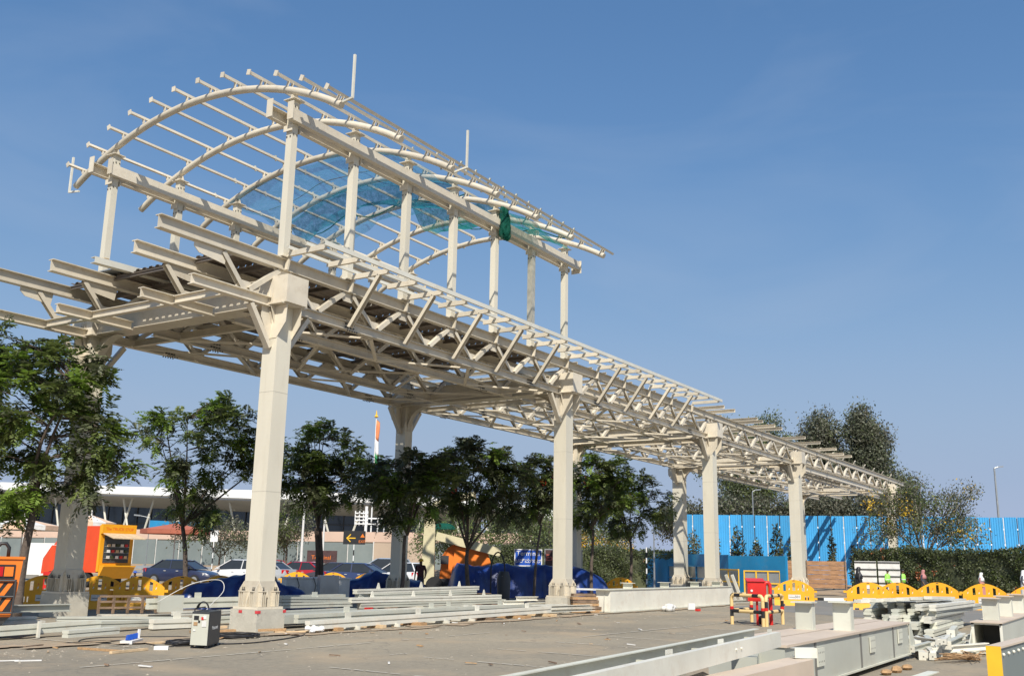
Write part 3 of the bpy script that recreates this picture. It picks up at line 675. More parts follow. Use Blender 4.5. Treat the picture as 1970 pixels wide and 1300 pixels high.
for k in range(int(L/3)+1): part(gr, 'post', oriented(MB(), A, d, n, k*3, k*3+.15, .05, .2, 0, 1.0), 'galv')
# tall blue ribbed fence
bf = thing('blue_fence', 'tall bright blue ribbed metal fence behind the right end of the walkway', 'fence', (90, 22, 0))
A = Vector((85.95, 36.4, 0)); B = Vector((98.6, 3.6, 0)); d = (B-A).normalized(); n = Vector((-d.y, d.x, 0)); L = (B-A).length; npn = 32; w_ = L/npn
def ribbed(W, H, z0):
    m = MB(); prof = []; k = 5; p = W/k
    for i in range(k):
        x = i*p
        for dx, dz in ((0, 0), (.28*p, 0), (.36*p, .045), (.60*p, .045), (.68*p, 0)): prof.append((x+dx, -dz))
    prof.append((W, 0))
    for a_, b_ in zip(prof[:-1], prof[1:]): m.poly([(a_[0], a_[1], z0), (b_[0], b_[1], z0), (b_[0], b_[1], H), (a_[0], a_[1], H)])
    return m
proto = None
for k in range(npn):
    P0 = A+d*(k*w_+.04)
    if proto is None:
        proto = part(bf, 'ribbed_sheet', ribbed(w_-.09, 6.2, .25), 'fence_blue', base=Vector((0, 0, 0))); o = proto
    else: o = proto.copy(); COL.objects.link(o)
    o.location = (P0.x-90, P0.y-22, rnd.uniform(-.03, .03)); o.rotation_euler = (0, 0, math.atan2(d.y, d.x))
    P1 = A+d*(k*w_)
    part(bf, 'post', oriented(MB(), P1, d, n, -.035, .035, .08, .16, 0, 6.1), 'dark')
    if k % 3 == 1: part(bf, 'white_strip', oriented(MB(), P1, d, n, -.03, .02, -.01, .03, .4, 6.15), 'white')
    for z in (1.2, 2.5, 3.8, 5.1): part(bf, 'fixing', oriented(MB(), P1, d, n, -.06, .03, -.005, .02, z, z+.14), 'white')
for z in (1.5, 3.2, 5.0): part(bf, 'rail', oriented(MB(), A, d, n, 0, L, .17, .24, z, z+.1), 'dark')
# low blue site panels and yellow framed gates
gl = [(53.1, 16.8), (52.9, 18.6), (54.9, 20.7), (57.2, 23.0), (62.0, 27.6), (66, 31.0)]
for i, (a, b, lab) in enumerate(((gl[0], gl[2], 'plain blue site panel above the right yellow framed gate'), (gl[2], gl[3], 'plain blue site panel seen right of the fourth column'), (gl[3], gl[4], 'wide blue site panel left of the fourth column with creeper on top'), (gl[4], gl[5], 'blue site panel at the left end beside the tall hedge'))):
    A = Vector((*a, 0)); B = Vector((*b, 0)); d = (B-A).normalized(); n = Vector((-d.y, d.x, 0)); n = n if n.x > 0 else -n; L = (B-A).length
    t = thing('blue_hoarding_panel', lab, 'panel', (a[0], a[1], 0), 'low blue site panels')
    t0 = part(t, 'sheet', oriented(MB(), a, d, n, .03, L-.03, .35, .39, .12, 2.22+.06*i), 'panel_blue')
    part(t, 'post', oriented(MB(), a, d, n, 0, .08, .40, .48, 0, 2.25), 'panel_blue'); part(t, 'post', oriented(MB(), a, d, n, L-.1, L-.02, .40, .48, 0, 2.25), 'panel_blue')
def gate(a, b, h, lab, fm, nv=3, lean=0.0):
    A = Vector((*a, 0)); B = Vector((*b, 0)); d = (B-A).normalized(); n = Vector((-d.y, d.x, 0)); n = n if n.x > 0 else -n; L = (B-A).length
    t = thing('framed_gate', lab, 'gate', (a[0], a[1], 0), 'framed site gates')
    for k in range(nv+1):
        u = L*k/nv; part(t, 'upright', oriented(MB(), a, d, n, max(0, u-.05), u+.02, 0, .06, .08, h), fm)
    for z in (.12, h*.52, h-.06): part(t, 'rail', oriented(MB(), a, d, n, .03, L-.05, .0-.012, .048, z, z+.06), fm)
    for k in range(nv): part(t, 'panel', oriented(MB(), a, d, n, L*k/nv+.03, L*(k+1)/nv-.06, .065, .075, .15, h-.06), 'galv')
gate((53.05, 16.9), (52.75, 18.75), 1.45, 'yellow framed gate with grey sheets directly behind the red cabinet', 'yellowp')
gate((53.4, 19.3), (55.3, 21.2), 1.50, 'yellow framed gate with grey sheets leaning just right of the fourth column', 'yellowp', 2)
gate((57.0, 22.6), (61.5, 27.0), 1.65, 'dark grey gate in a blue frame left of the fourth column', 'panel_blue', 4)
# brown plank screen and white shuttering panels
bs = thing('plank_screen', 'brown timber plank screen behind the fifth column', 'screen', (61, 17.4, 0))
A = Vector((61.5, 20.4, 0)); B = Vector((63.2, 16.0, 0)); d = (B-A).normalized(); n = Vector((-d.y, d.x, 0)); L = (B-A).length
for k in range(6): part(bs, 'plank', oriented(MB(), A, d, n, 0, L, -.02*(k % 2), .03, .45+k*.27, .45+k*.27+.255), 'plank_or')
for u in (.05, L/2, L-.1): part(bs, 'batten', oriented(MB(), A, d, n, u, u+.07, -.10, -.03, .3, 2.1), 'wood_brown')
for j, (u0, lab) in enumerate(((0, 'white shuttering panel with ribs, left one leaning near the hedge'), (1.35, 'white shuttering panel with ribs, right one touching the hedge'))):
    A = Vector((63.6, 15.6, 0)); B = Vector((64.4, 13.0, 0)); d = (B-A).normalized(); n = Vector((-d.y, d.x, 0))
    t = thing('shutter_panel', lab, 'panel', tuple(A+d*u0), 'white shuttering panels')
    part(t, 'sheet', oriented(MB(), A, d, n, u0, u0+1.25, 0, .03, .35, 2.1), 'offwhite')
    for z in (.40, .8, 1.2, 1.6, 2.02): part(t, 'rib', oriented(MB(), A, d, n, u0, u0+1.25, -.06, -.003, z, z+.05), 'dark')
for u, v, r_, h in ((63.5, 14.5, 2.6, .45), (60.5, 18.5, 2.2, .3)):
    m = MB(); m.sphere((u, v, -.02), (r_, r_*.6, h), 16, 5, half=True); structure('sand_mound', m, 'earth', True)

# ------------------------------------------------------------------ foliage
def quads(name, parent, C, D, N, Ln, Wd, mi, mats, label=None, kind=None, base=(0, 0, 0)):
    """leaf quads: centre base C, direction D, normal-ish N, length and width arrays"""
    S = np.cross(D, N); S /= np.linalg.norm(S, axis=1, keepdims=True)+1e-9
    Ln = Ln[:, None]; Wd = Wd[:, None]; k = len(C)
    V = np.empty((k, 4, 3)); V[:, 0] = C; V[:, 1] = C+D*Ln*.5+S*Wd*.5; V[:, 2] = C+D*Ln; V[:, 3] = C+D*Ln*.5-S*Wd*.5
    V = V.reshape(-1, 3)-np.array(base)
    me = bpy.data.meshes.new(name); me.vertices.add(k*4); me.vertices.foreach_set('co', V.ravel())
    me.loops.add(k*4); me.loops.foreach_set('vertex_index', np.arange(k*4))
    me.polygons.add(k); me.polygons.foreach_set('loop_start', np.arange(0, k*4, 4)); me.polygons.foreach_set('loop_total', np.full(k, 4))
    me.polygons.foreach_set('material_index', mi.astype(np.int32)); me.update()
    o = finish(name, me, mats, parent, False)
    if kind: o['kind'] = kind
    return o
def unit(a): return a/(np.linalg.norm(a, axis=-1, keepdims=True)+1e-9)
def feather_tree(base, H, crowns, seed, label, trunk_r=.09, lean=(0, 0), fork=.42, trunks=1, clumps=48, fronds=15, bright=.14, mid=.3, flowers=0, group='feathery roadside trees', fl='flower_o', dense=1.0):
    r = np.random.default_rng(seed); rr = random.Random(seed)
    b = Vector((*base, 0)); t = thing('feathery_tree', label, 'tree', tuple(b), group)
    # clump centres
    cs = []; vol = np.array([c[3]*c[4]*c[5] for c in crowns])**.8; pr = vol/vol.sum()
    for k in range(int(clumps*dense)):
        c = crowns[r.choice(len(crowns), p=pr)]; v = unit(r.normal(size=3)); rad = r.uniform(.45, 1.0)**.7
        cs.append(np.array([c[0]+v[0]*c[3]*rad, c[1]+v[1]*c[4]*rad, c[2]+v[2]*c[5]*rad]))
    cs = np.array(cs)
    tm = MB(); fk = Vector((lean[0], lean[1], H*fork))
    for q in range(trunks):
        off = Vector((.16*q, -.10*q, 0)); mp = []
        for i in range(7):
            u = i/6; mp.append(b+off*(1-.2*u)+fk*u+Vector((.07*math.sin(3*u+seed+q), .07*math.cos(4*u+seed), 0))*u)
        tm.tube(mp, [trunk_r*(1.25-.4*i/6) for i in range(7)], 9)
    part(t, 'trunk', tm, 'bark', smooth=True)
    F = b+fk
    # main limbs to a few anchor clumps, twigs from the nearest limb point
    idx = list(range(len(cs))); rr.shuffle(idx); na = 7; limbpts = []
    lm = MB()
    for k in idx[:na]:
        e = b+Vector(cs[k]); pts = []; bend = Vector((rr.uniform(-.3, .3), rr.uniform(-.3, .3), .35))
        for i in range(7):
            u = i/6; p = F.lerp(e, u)+bend*math.sin(math.pi*u)*.6; pts.append(p); 
            if i > 0: limbpts.append(p)
        lm.tube(pts, [trunk_r*.62*(1-.78*i/6) for i in range(7)], 6)
    part(t, 'limbs', lm, 'bark', smooth=True, kind='stuff')
    tw = MB()
    for k in idx[na:]:
        e = b+Vector(cs[k]); a = min(limbpts, key=lambda p: (p-e).length+.4*max(0, p.z-e.z)); m_ = a.lerp(e, .5)+Vector((0, 0, .12*(a-e).length))
        tw.tube([a, m_, e], [trunk_r*.2, trunk_r*.14, trunk_r*.07], 4)
    part(t, 'twigs', tw, 'bark', kind='stuff')
    # fronds
    nC = len(cs); nf = nC*fronds; ci = np.repeat(np.arange(nC), fronds)
    out = unit(cs-np.mean(cs, axis=0)+r.normal(size=cs.shape)*.3)
    dirv = unit(out[ci]*.45+r.normal(size=(nf, 3))*np.array([1, 1, .55])+np.array([0, 0, -.05]))
    org = cs[ci]+r.normal(size=(nf, 3))*.12
    fl_ = r.uniform(.32, .62, nf)
    nl = 9; u = (np.arange(nl)+.6)/nl
    upv = np.tile(np.array([0, 0, 1.]), (nf, 1)); side = unit(np.cross(dirv, upv)+1e-6); nrm = unit(np.cross(side, dirv))
    C = []; Dd = []; Nn = []; Ll = []; Ww = []; Mi = []
    cm = r.uniform(size=nC); hz = cs[:, 2]-cs[:, 2].mean()
    br = cm+.10*(r.uniform(size=nC)-.5); matc = np.where(br < bright, 2, np.where(br < bright+mid, 1, 0))
    mfr = matc[ci]; flip = r.uniform(size=nf) < .10; mfr = np.where(flip, (mfr+1) % 2, mfr)
    drop = .34
    for j in range(nl):
        P = org+dirv*(fl_*u[j])[:, None]; P[:, 2] -= drop*fl_*u[j]**2
        ll = fl_*(.34*np.sin(math.pi*(u[j]*.85+.12)))+.02
        for s_ in (-1, 1):
            dd = unit(side*s_+dirv*.55+r.normal(size=(nf, 3))*.16+np.array([0, 0, -.22]))
            C.append(P); Dd.append(dd); Nn.append(unit(nrm+r.normal(size=(nf, 3))*.3)); Ll.append(ll); Ww.append(ll*.36+.006); Mi.append(mfr)
    C = np.concatenate(C)+np.array(b); Dd = np.concatenate(Dd); Nn = np.concatenate(Nn); Ll = np.concatenate(Ll); Ww = np.concatenate(Ww); Mi = np.concatenate(Mi)
    quads('crown', t, C, Dd, Nn, Ll, Ww, Mi, ['leaf_dark', 'leaf_mid', 'leaf_bright'], kind='stuff', base=tuple(b))
    if flowers:
        k = flowers*26; fc = cs[r.integers(0, nC, flowers)]; fc[:, 2] += .12; cc = np.repeat(fc, 26, axis=0)+r.normal(size=(k, 3))*.13
        quads('blossom', t, cc+np.array(b), unit(r.normal(size=(k, 3))), unit(r.normal(size=(k, 3))), r.uniform(.06, .14, k), r.uniform(.05, .1, k), np.zeros(k), [fl], kind='stuff', base=tuple(b))
    return t
def leafy(name, label, cat, base, blobs, n, size, mats, probs, seed, group=None, trunk=None, trunk_mat='bark', extra=None, hollow=.45, limbs=5, clumpy=0):
    r = np.random.default_rng(seed); b = Vector((*base, 0)); t = thing(name, label, cat, tuple(b), group)
    vol = np.array([q[3]*q[4]*q[5] for q in blobs]); pr = vol**.75; pr /= pr.sum(); ci = r.choice(len(blobs), size=n, p=pr)
    B = np.array(blobs)[ci]; v = unit(r.normal(size=(n, 3))); rad = (r.uniform(hollow**3, 1, n))**(1/3)
    C = B[:, :3]+v*B[:, 3:6]*rad[:, None]
    if clumpy:
        cc = C[r.integers(0, n, clumpy)]; k = r.integers(0, clumpy, n); C = cc[k]+r.normal(size=(n, 3))*size*1.9
        v = unit(unit(C-cc[k])+v*.4); mk_ = r.choice(len(mats), size=clumpy, p=probs)[k]; mi = np.where(r.uniform(size=n) < .8, mk_, r.choice(len(mats), size=n, p=probs))
    else: mi = r.choice(len(mats), size=n, p=probs)
    C[:, 2] = np.maximum(C[:, 2], .05)
    D_ = unit(v*.5+r.normal(size=(n, 3))*.8+np.array([0, 0, -.15])); N_ = unit(v+r.normal(size=(n, 3))*.7)
    Ln = size*r.uniform(.6, 1.5, n)
    quads('crown', t, C+np.array(b), D_, N_, Ln, Ln*.5, mi, mats, kind='stuff', base=tuple(b))
    if trunk:
        hh, tr = trunk; m = MB(); m.tube([b, b+Vector((.02, .01, hh*.5)), b+Vector((.05, 0, hh))], [tr*1.2, tr, tr*.7], 8); part(t, 'trunk', m, trunk_mat, smooth=True)
        lm = MB(); rr = random.Random(seed)
        for q in blobs[:limbs]:
            e = b+Vector(q[:3])+Vector((0, 0, q[5]*.3)); s_ = b+Vector((.03, 0, hh*.8)); lm.tube([s_, s_.lerp(e, .5)+Vector((0, 0, .2)), e], [tr*.5, tr*.35, tr*.12], 5)
            for _ in range(3):
                e2 = b+Vector(q[:3])+Vector((rr.uniform(-1, 1)*q[3]*.8, rr.uniform(-1, 1)*q[4]*.8, rr.uniform(-.3, .9)*q[5])); lm.tube([s_.lerp(e, .45), e2], [tr*.28, tr*.07], 4)
        part(t, 'limbs', lm, trunk_mat, smooth=True, kind='stuff')
    return t
# near row of feathery trees (crown ellipsoids: offset x, y, z, radii)
# screen-left is (-.54,+.84) in world here
feather_tree((14.6, 23.5), 7.6, [(.2, -.3, 6.1, 1.0, 1.3, 1.1), (-.1, .1, 5.0, 1.3, 1.6, 1.1), (.8, -.9, 4.6, .9, 1.0, .8), (-.3, .3, 3.5, 1.0, 1.3, .9), (.5, -.6, 3.4, .8, .9, .6), (-.8, .9, 6.4, .8, .9, .8), (1.2, -1.5, 3.9, .5, .7, .4), (-.6, .6, 2.4, .5, .6, .5), (.7, -1.0, 5.7, .7, .8, .7)], 11, 'big feathery green tree at the far left covering the second column', .10, (.05, .05), .36, 1, 112, 17, .34, .42)
feather_tree((14.0, 26.5), 7.2, [(.0, .2, 6.0, 1.5, 1.5, 1.2), (-.5, .6, 4.2, 1.5, 1.3, .9)], 12, 'second feathery tree cut by the left picture edge', .10, (0, .2), .4, 1, 66, 16, .25, .4)
feather_tree((25.6, 30.6), 8.0, [(.3, -.5, 6.3, 1.6, 1.7, 1.1), (-1.1, 1.4, 6.2, 1.0, 1.1, .8), (1.3, -1.7, 5.6, 1.1, 1.2, .9), (-.2, .2, 4.6, 1.2, 1.2, .9), (.1, .1, 3.3, .9, .9, .7), (.4, -.6, 7.2, .8, .8, .5)], 13, 'feathery tree between the first two columns, over the blue car', .085, (-.15, .35), .34, 1, 118, 16, 0.22, 0.42)
feather_tree((30.4, 28.6), 7.5, [(.1, .0, 6.1, 1.5, 1.6, 1.0), (-.5, .9, 5.2, 1.3, 1.3, .9), (1.0, -1.4, 5.0, 1.2, 1.2, .9), (.2, .1, 4.2, 1.3, 1.3, .7)], 14, 'feathery tree with twin trunks just right of the tallest near column', .085, (0, .1), .38, 2, 113, 16, 0.18, 0.42)
feather_tree((28.9, 23.1), 6.0, [(.2, .2, 4.8, 1.2, 1.2, .8), (.2, -.3, 3.9, 1.2, 1.3, .7), (-.6, .8, 4.4, .9, .9, .6), (.7, -1.0, 4.8, .9, 1.0, .7), (-.2, .4, 3.0, .6, .7, .5)], 15, 'small dark feathery tree in front of the third column on the far row', .07, (.15, -.1), .42, 1, 99, 15, 0.14, 0.36)
feather_tree((34.5, 24.0), 7.0, [(.1, -.1, 5.9, 1.4, 1.4, .8), (-.7, 1.0, 5.0, 1.1, 1.2, .8), (.9, -1.4, 4.9, 1.1, 1.1, .8), (.1, .1, 4.3, 1.4, 1.4, .7), (1.0, -1.3, 3.5, .8, .8, .5)], 16, 'dark spreading tree with forked trunk over the big blue tarpaulin', .085, (.0, .1), .3, 1, 129, 16, 0.06, 0.25, 5, fl='flower_r')
feather_tree((38.5, 23.3), 6.6, [(.2, -.1, 5.6, 1.0, 1.0, .8), (.2, .4, 4.5, 1.0, 1.0, .7), (.5, -.6, 5.0, .8, .9, .8)], 17, 'slim tree left of the middle column with red blossom', .055, (.3, -.1), .5, 1, 67, 15, 0.14, 0.35, 5, fl='flower_r')
feather_tree((42.8, 22.7), 7.2, [(.1, .2, 6.0, 1.2, 1.2, .9), (.3, -.7, 4.8, 1.2, 1.2, .8), (.0, .4, 4.0, .9, .9, .6), (.5, -1.2, 6.0, .9, .9, .7)], 18, 'feathery tree right of the middle column with orange blossom', .07, (0, 0), .45, 1, 102, 15, 0.2, 0.5, 7)
feather_tree((47.5, 22.9), 7.0, [(.0, .1, 5.6, 1.5, 1.5, 1.0), (.4, -1.2, 4.7, 1.2, 1.2, .8), (-.7, 1.2, 4.8, 1.2, 1.3, .9), (.0, .2, 3.6, 1.2, 1.2, .6)], 19, 'rightmost dark feathery tree before the blue panels', .075, (.1, .1), .4, 1, 89, 15, 0.12, 0.45)
# bushes and middle distance trees
leafy('bush', 'pale green leafy tree behind the orange lift machine', 'tree', (69.8, 48.7), [(0, 0, 4.4, 2.8, 2.8, 2.2), (2.2, -3.4, 4.0, 2.6, 2.6, 2.2), (-1.5, 2.5, 3.4, 2, 2, 1.6)], 9000, .20, ['leaf_light', 'leaf_mid', 'leaf_grey'], [.5, .3, .2], 31, 'middle distance trees', (2.5, .14), clumpy=170)
leafy('bush', 'leafy tree seen between the blue tarpaulin trees', 'tree', (76, 44.5), [(0, 0, 4.6, 3.0, 3.0, 2.2), (2, -4, 3.6, 2.6, 2.6, 1.8)], 8000, .20, ['leaf_mid', 'leaf_light', 'leaf_dark'], [.4, .3, .3], 32, 'middle distance trees', (2.5, .14), clumpy=150)
leafy('bush', 'brownish dry bush in front of the terminal glass, right of the second tree', 'bush', (65.4, 74.0), [(0, 0, 3.8, 2.2, 2.2, 1.7), (-1.6, 2.8, 4.4, 1.6, 1.6, 1.5), (1.4, -2.4, 3.6, 1.4, 1.4, 1.1)], 6500, .20, ['leaf_grey', 'leaf_light'], [.75, .25], 33, 'middle distance trees', (2, .1), clumpy=110)
leafy('bush', 'olive tree behind the near column at the left of the twin trunk tree', 'tree', (66.5, 66.5), [(0, 0, 5.2, 2.2, 2.2, 2.1), (-.6, 1.2, 3.6, 1.6, 1.6, 1.3)], 5500, .20, ['leaf_grey', 'leaf_mid'], [.6, .4], 34, 'middle distance trees', (2.5, .12), clumpy=100)
leafy('bush', 'small yellowish shrub above the hoarding beside the near column', 'bush', (67.5, 67.8), [(0, 0, 3.4, .45, .45, .9)], 900, .14, ['leaf_light', 'flower_y'], [.7, .3], 35, 'middle distance trees', (2.4, .05))
leafy('flowering_tree', 'bright yellow flowering tree just right of the middle column', 'tree', (84, 45), [(0, 0, 3.6, 1.8, 1.8, 1.1), (1.6, -2.6, 3.3, 1.6, 1.6, 1.0)], 3800, .17, ['flower_y', 'leaf_light'], [.72, .28], 36, None, (2.5, .09), clumpy=70)
def hedge(pts, h, wd, n, label, seed, flower=0, mats=('hedge_g', 'leaf_dark', 'leaf_mid'), pr=(.5, .35, .15), size=.13):
    r = np.random.default_rng(seed); t = thing('hedge', label, 'hedge', (pts[0][0], pts[0][1], 0), 'clipped hedges')
    core = MB(); tot = sum((Vector(b)-Vector(a)).length for a, b in zip(pts[:-1], pts[1:])); Cs, Ns = [], []
    for a, b in zip(pts[:-1], pts[1:]):
        A = Vector((*a, 0)); B = Vector((*b, 0)); L = (B-A).length; d = (B-A)/L; nn = Vector((-d.y, d.x, 0))
        oriented(core, A, d, nn, -.05, L+.05, -wd/2+.25, wd/2-.25, 0, h-.22); k = int(n*L/tot)
        u = r.uniform(0, L, k); f = r.uniform(size=k); z = r.uniform(.05, h, k); topm = f < .25
        lump = .13*np.sin(u*1.3+seed)+.10*np.sin(u*3.1+z*2)+.08*np.sin(z*4+u*2)
        v = np.where(topm, r.uniform(-wd/2, wd/2, k), np.where(f < .85, -1, 1)*(wd/2-.10+lump-r.exponential(.08, k)))
        z = np.where(topm, h-.12+lump*1.3-r.exponential(.06, k), z)
        dn = np.array(d); nv = np.array(nn); Cs.append(np.array(A)+u[:, None]*dn+v[:, None]*nv+np.stack([0*z, 0*z, z], 1))
        Ns.append(np.where(topm[:, None], np.array([0, 0, 1.]), np.sign(v)[:, None]*nv))
    part(t, 'core', core, 'leaf_dark')
    C = np.concatenate(Cs); N = np.concatenate(Ns); k = len(C); D_ = unit(r.normal(size=(k, 3))+N*.3+np.array([0, 0, .2])); NN = unit(N+r.normal(size=(k, 3))*.6); Ln = size*r.uniform(.6, 1.5, k)
    mi = r.choice(3, size=k, p=pr)
    if flower:
        fc = C[r.integers(0, k, flower)]
        for q in fc:
            dd = np.linalg.norm(C-q, axis=1); mi[(dd < r.uniform(.08, .26)) & (r.uniform(size=k) < .55)] = 3
    quads('foliage', t, C, D_, NN, Ln, Ln*.55, mi, [*mats, 'flower_o'], kind='stuff', base=(pts[0][0], pts[0][1], 0))
hedge([(68.0, 16.4), (66.2, 9.5), (64.5, 2.5)], 2.85, 1.6, 30000, 'tall clipped hedge with orange blossom at the right edge behind the yellow barriers', 41, 30)
hedge([(60.2, 41.2), (64.5, 35.8), (70.0, 31.8), (71.5, 30.2)], 2.75, 1.8, 26000, 'tall dark hedge behind the blue tarpaulin and the Exit sign', 42, 4)
cr = leafy('creeper', 'green creeper trailing over the left end of the blue panels', 'creeper', (61.8, 27.6), [(0, .1, 2.3, 1.5, 1.6, .22), (1.2, 1.6, 1.3, .5, .5, 1.1), (-1.5, -1.8, 2.2, 1.0, 1.0, .12)], 2200, .12, ['hedge_g', 'leaf_mid', 'leaf_grey'], [.5, .3, .2], 43)
# dark young trees in front of the blue fence
for i, (x, y, h, w_) in enumerate(((81.2, 34.4, 5.2, .9), (80.4, 32.9, 4.6, 1.0), (80.9, 31.2, 4.9, .55), (77.2, 27.9, 4.9, .8), (77.6, 26.5, 3.9, .7), (78.6, 25.2, 5.1, .7), (79.6, 24.2, 4.3, .7), (81.2, 19.9, 3.6, .35), (96.0, 12.6, 4.6, .7), (97.2, 10.6, 5.6, .7), (97.4, 9.3, 3.8, 1.0), (83.5, 22.2, 4.7, .35))):
    leafy('young_tree', ['tallest of the dark young trees at the left end of the blue fence', 'wide young tree left of the fourth column before the blue fence', 'slender young tree beside the left pale post on the blue fence', 'full young tree right of the fourth column before the blue fence', 'low young tree between the fourth and fifth columns', 'narrow spire shaped young tree left of the fifth column', 'young tree half hidden by the fifth column', 'thin sapling against the blue fence right of the fifth column', 'small young tree above the right hedge', 'tall young tree above the right hedge near the lamp pole', 'low bushy young tree above the hedge at the right edge', 'wispy young tree seen right beside the fifth column'][i], 'tree', (x, y), [(0, 0, h*.35, w_, w_, h*.28), (0, 0, h*.66, w_*.7, w_*.7, h*.24), (0, 0, h*.88, w_*.28, w_*.28, h*.12)], int(500+900*w_), .20, ['leaf_grey', 'leaf_dark', 'leaf_mid'], [.5, .35, .15], 60+i, 'young trees along the blue fence', (h*.85, .04), limbs=2, hollow=.1)
leafy('yellow_tree', 'sparse tree with small yellow flowers over the right hedge', 'tree', (70.5, 12.8), [(-.4, .6, 4.3, 1.9, 1.9, 1.2), (.3, -.9, 5.2, 1.9, 1.9, 1.3), (.1, .9, 5.6, 1.5, 1.5, 1.3), (.8, -2.2, 4.0, 1.6, 1.6, 1.1), (.1, .4, 6.8, 1.2, 1.2, .9), (.5, -1.8, 5.9, 1.2, 1.2, .8), (-.1, 2.0, 4.6, .9, .9, .9), (.6, -2.5, 6.6, .9, .9, .7), (-.8, 2.4, 5.6, 1.0, 1.2, 1.0), (-1.0, 2.6, 3.9, 1.0, 1.3, 1.0), (-.6, 1.6, 6.6, .9, .9, .8)], 14500, .14, ['leaf_grey', 'leaf_mid', 'flower_y'], [.60, .33, .07], 50, None, (2.6, .12), 'bark_pale', hollow=.2, limbs=8, clumpy=330)
# eucalyptus beyond the fence, distance haze painted in by paler leaf colours
def euc(x, y, blobs, n, label, seed, th, mats=('leaf_euc', 'leaf_grey', 'leaf_light'), pr=(.55, .3, .15)):
    leafy('eucalyptus_tree', label, 'tree', (x, y), blobs, int(n*2.8), .27, list(mats), list(pr), seed, 'tall trees beyond the blue fence', (th, .32), 'bark_pale', hollow=.35, clumpy=int(n/26))
euc(116.9, 40.3, [(0, 0, 14.6, 2.6, 2.8, 3.2), (-1, 3.0, 17.4, 1.3, 1.3, 2.2), (1.2, .6, 17.0, 1.0, 1.2, 1.6), (1.6, -2.0, 17.9, 1.3, 1.4, 2.2), (1.8, -3.6, 14.4, 1.6, 1.7, 2.6), (.3, .6, 10.5, 3.4, 3.6, 3.0), (-1.6, 4.4, 14.0, 1.5, 1.6, 2.2)], 12000, 'rounded bright green tree beyond the far end of the walkway', 51, 11, ('leaf_light', 'leaf_euc', 'leaf_mid'), (.5, .35, .15))
euc(112.2, 30.3, [(0, .2, 16.2, 1.7, 1.8, 2.6), (.3, -.6, 12.8, 2.0, 2.0, 2.6), (-.6, 1.5, 14.2, 1.2, 1.2, 2.0), (.6, 0, 9.5, 2.4, 2.4, 2.8)], 10500, 'tall olive eucalyptus left of the pair beyond the fence', 52, 12, pr=(.45, .45, .1))
euc(113.3, 26.0, [(0, .3, 16.6, 1.7, 1.6, 2.6), (.4, -1.0, 14.6, 1.7, 1.7, 2.8), (0, .3, 12.0, 2.1, 2.1, 2.6), (.8, -2.2, 10.4, 1.7, 1.7, 2.2), (1.0, -3.6, 8.6, 1.3, 1.3, 2.0)], 13000, 'tallest eucalyptus at the right of the group beyond the fence', 53, 13)
euc(111.0, 22.6, [(0, .4, 8.4, 1.8, 1.8, 2.2), (.2, -1.2, 6.5, 1.5, 1.5, 2.0)], 4200, 'low dark tree at the foot of the tallest eucalyptus', 54, 6)
for i, (x, y, z) in enumerate(((104, 43.5, 6.9), (104.5, 39, 7.3), (105.5, 35, 7.0), (106, 31.5, 7.2), (107, 28, 7.4), (108, 24.5, 7.6))):
    euc(x, y, [(0, 0, z, 2.2, 2.3, 1.7), (.3, 1.4, z-1.1, 1.8, 1.8, 1.6)], 2600, ['left end tree of the hazy row above the blue fence', 'second tree from the left in the row above the blue fence', 'third tree from the left in the row above the blue fence', 'fourth tree from the left in the row above the blue fence', 'fifth tree from the left in the row above the blue fence', 'right end tree of the row, seen beneath the walkway end'][i], 70+i, 5, pr=(.3, .6, .1))

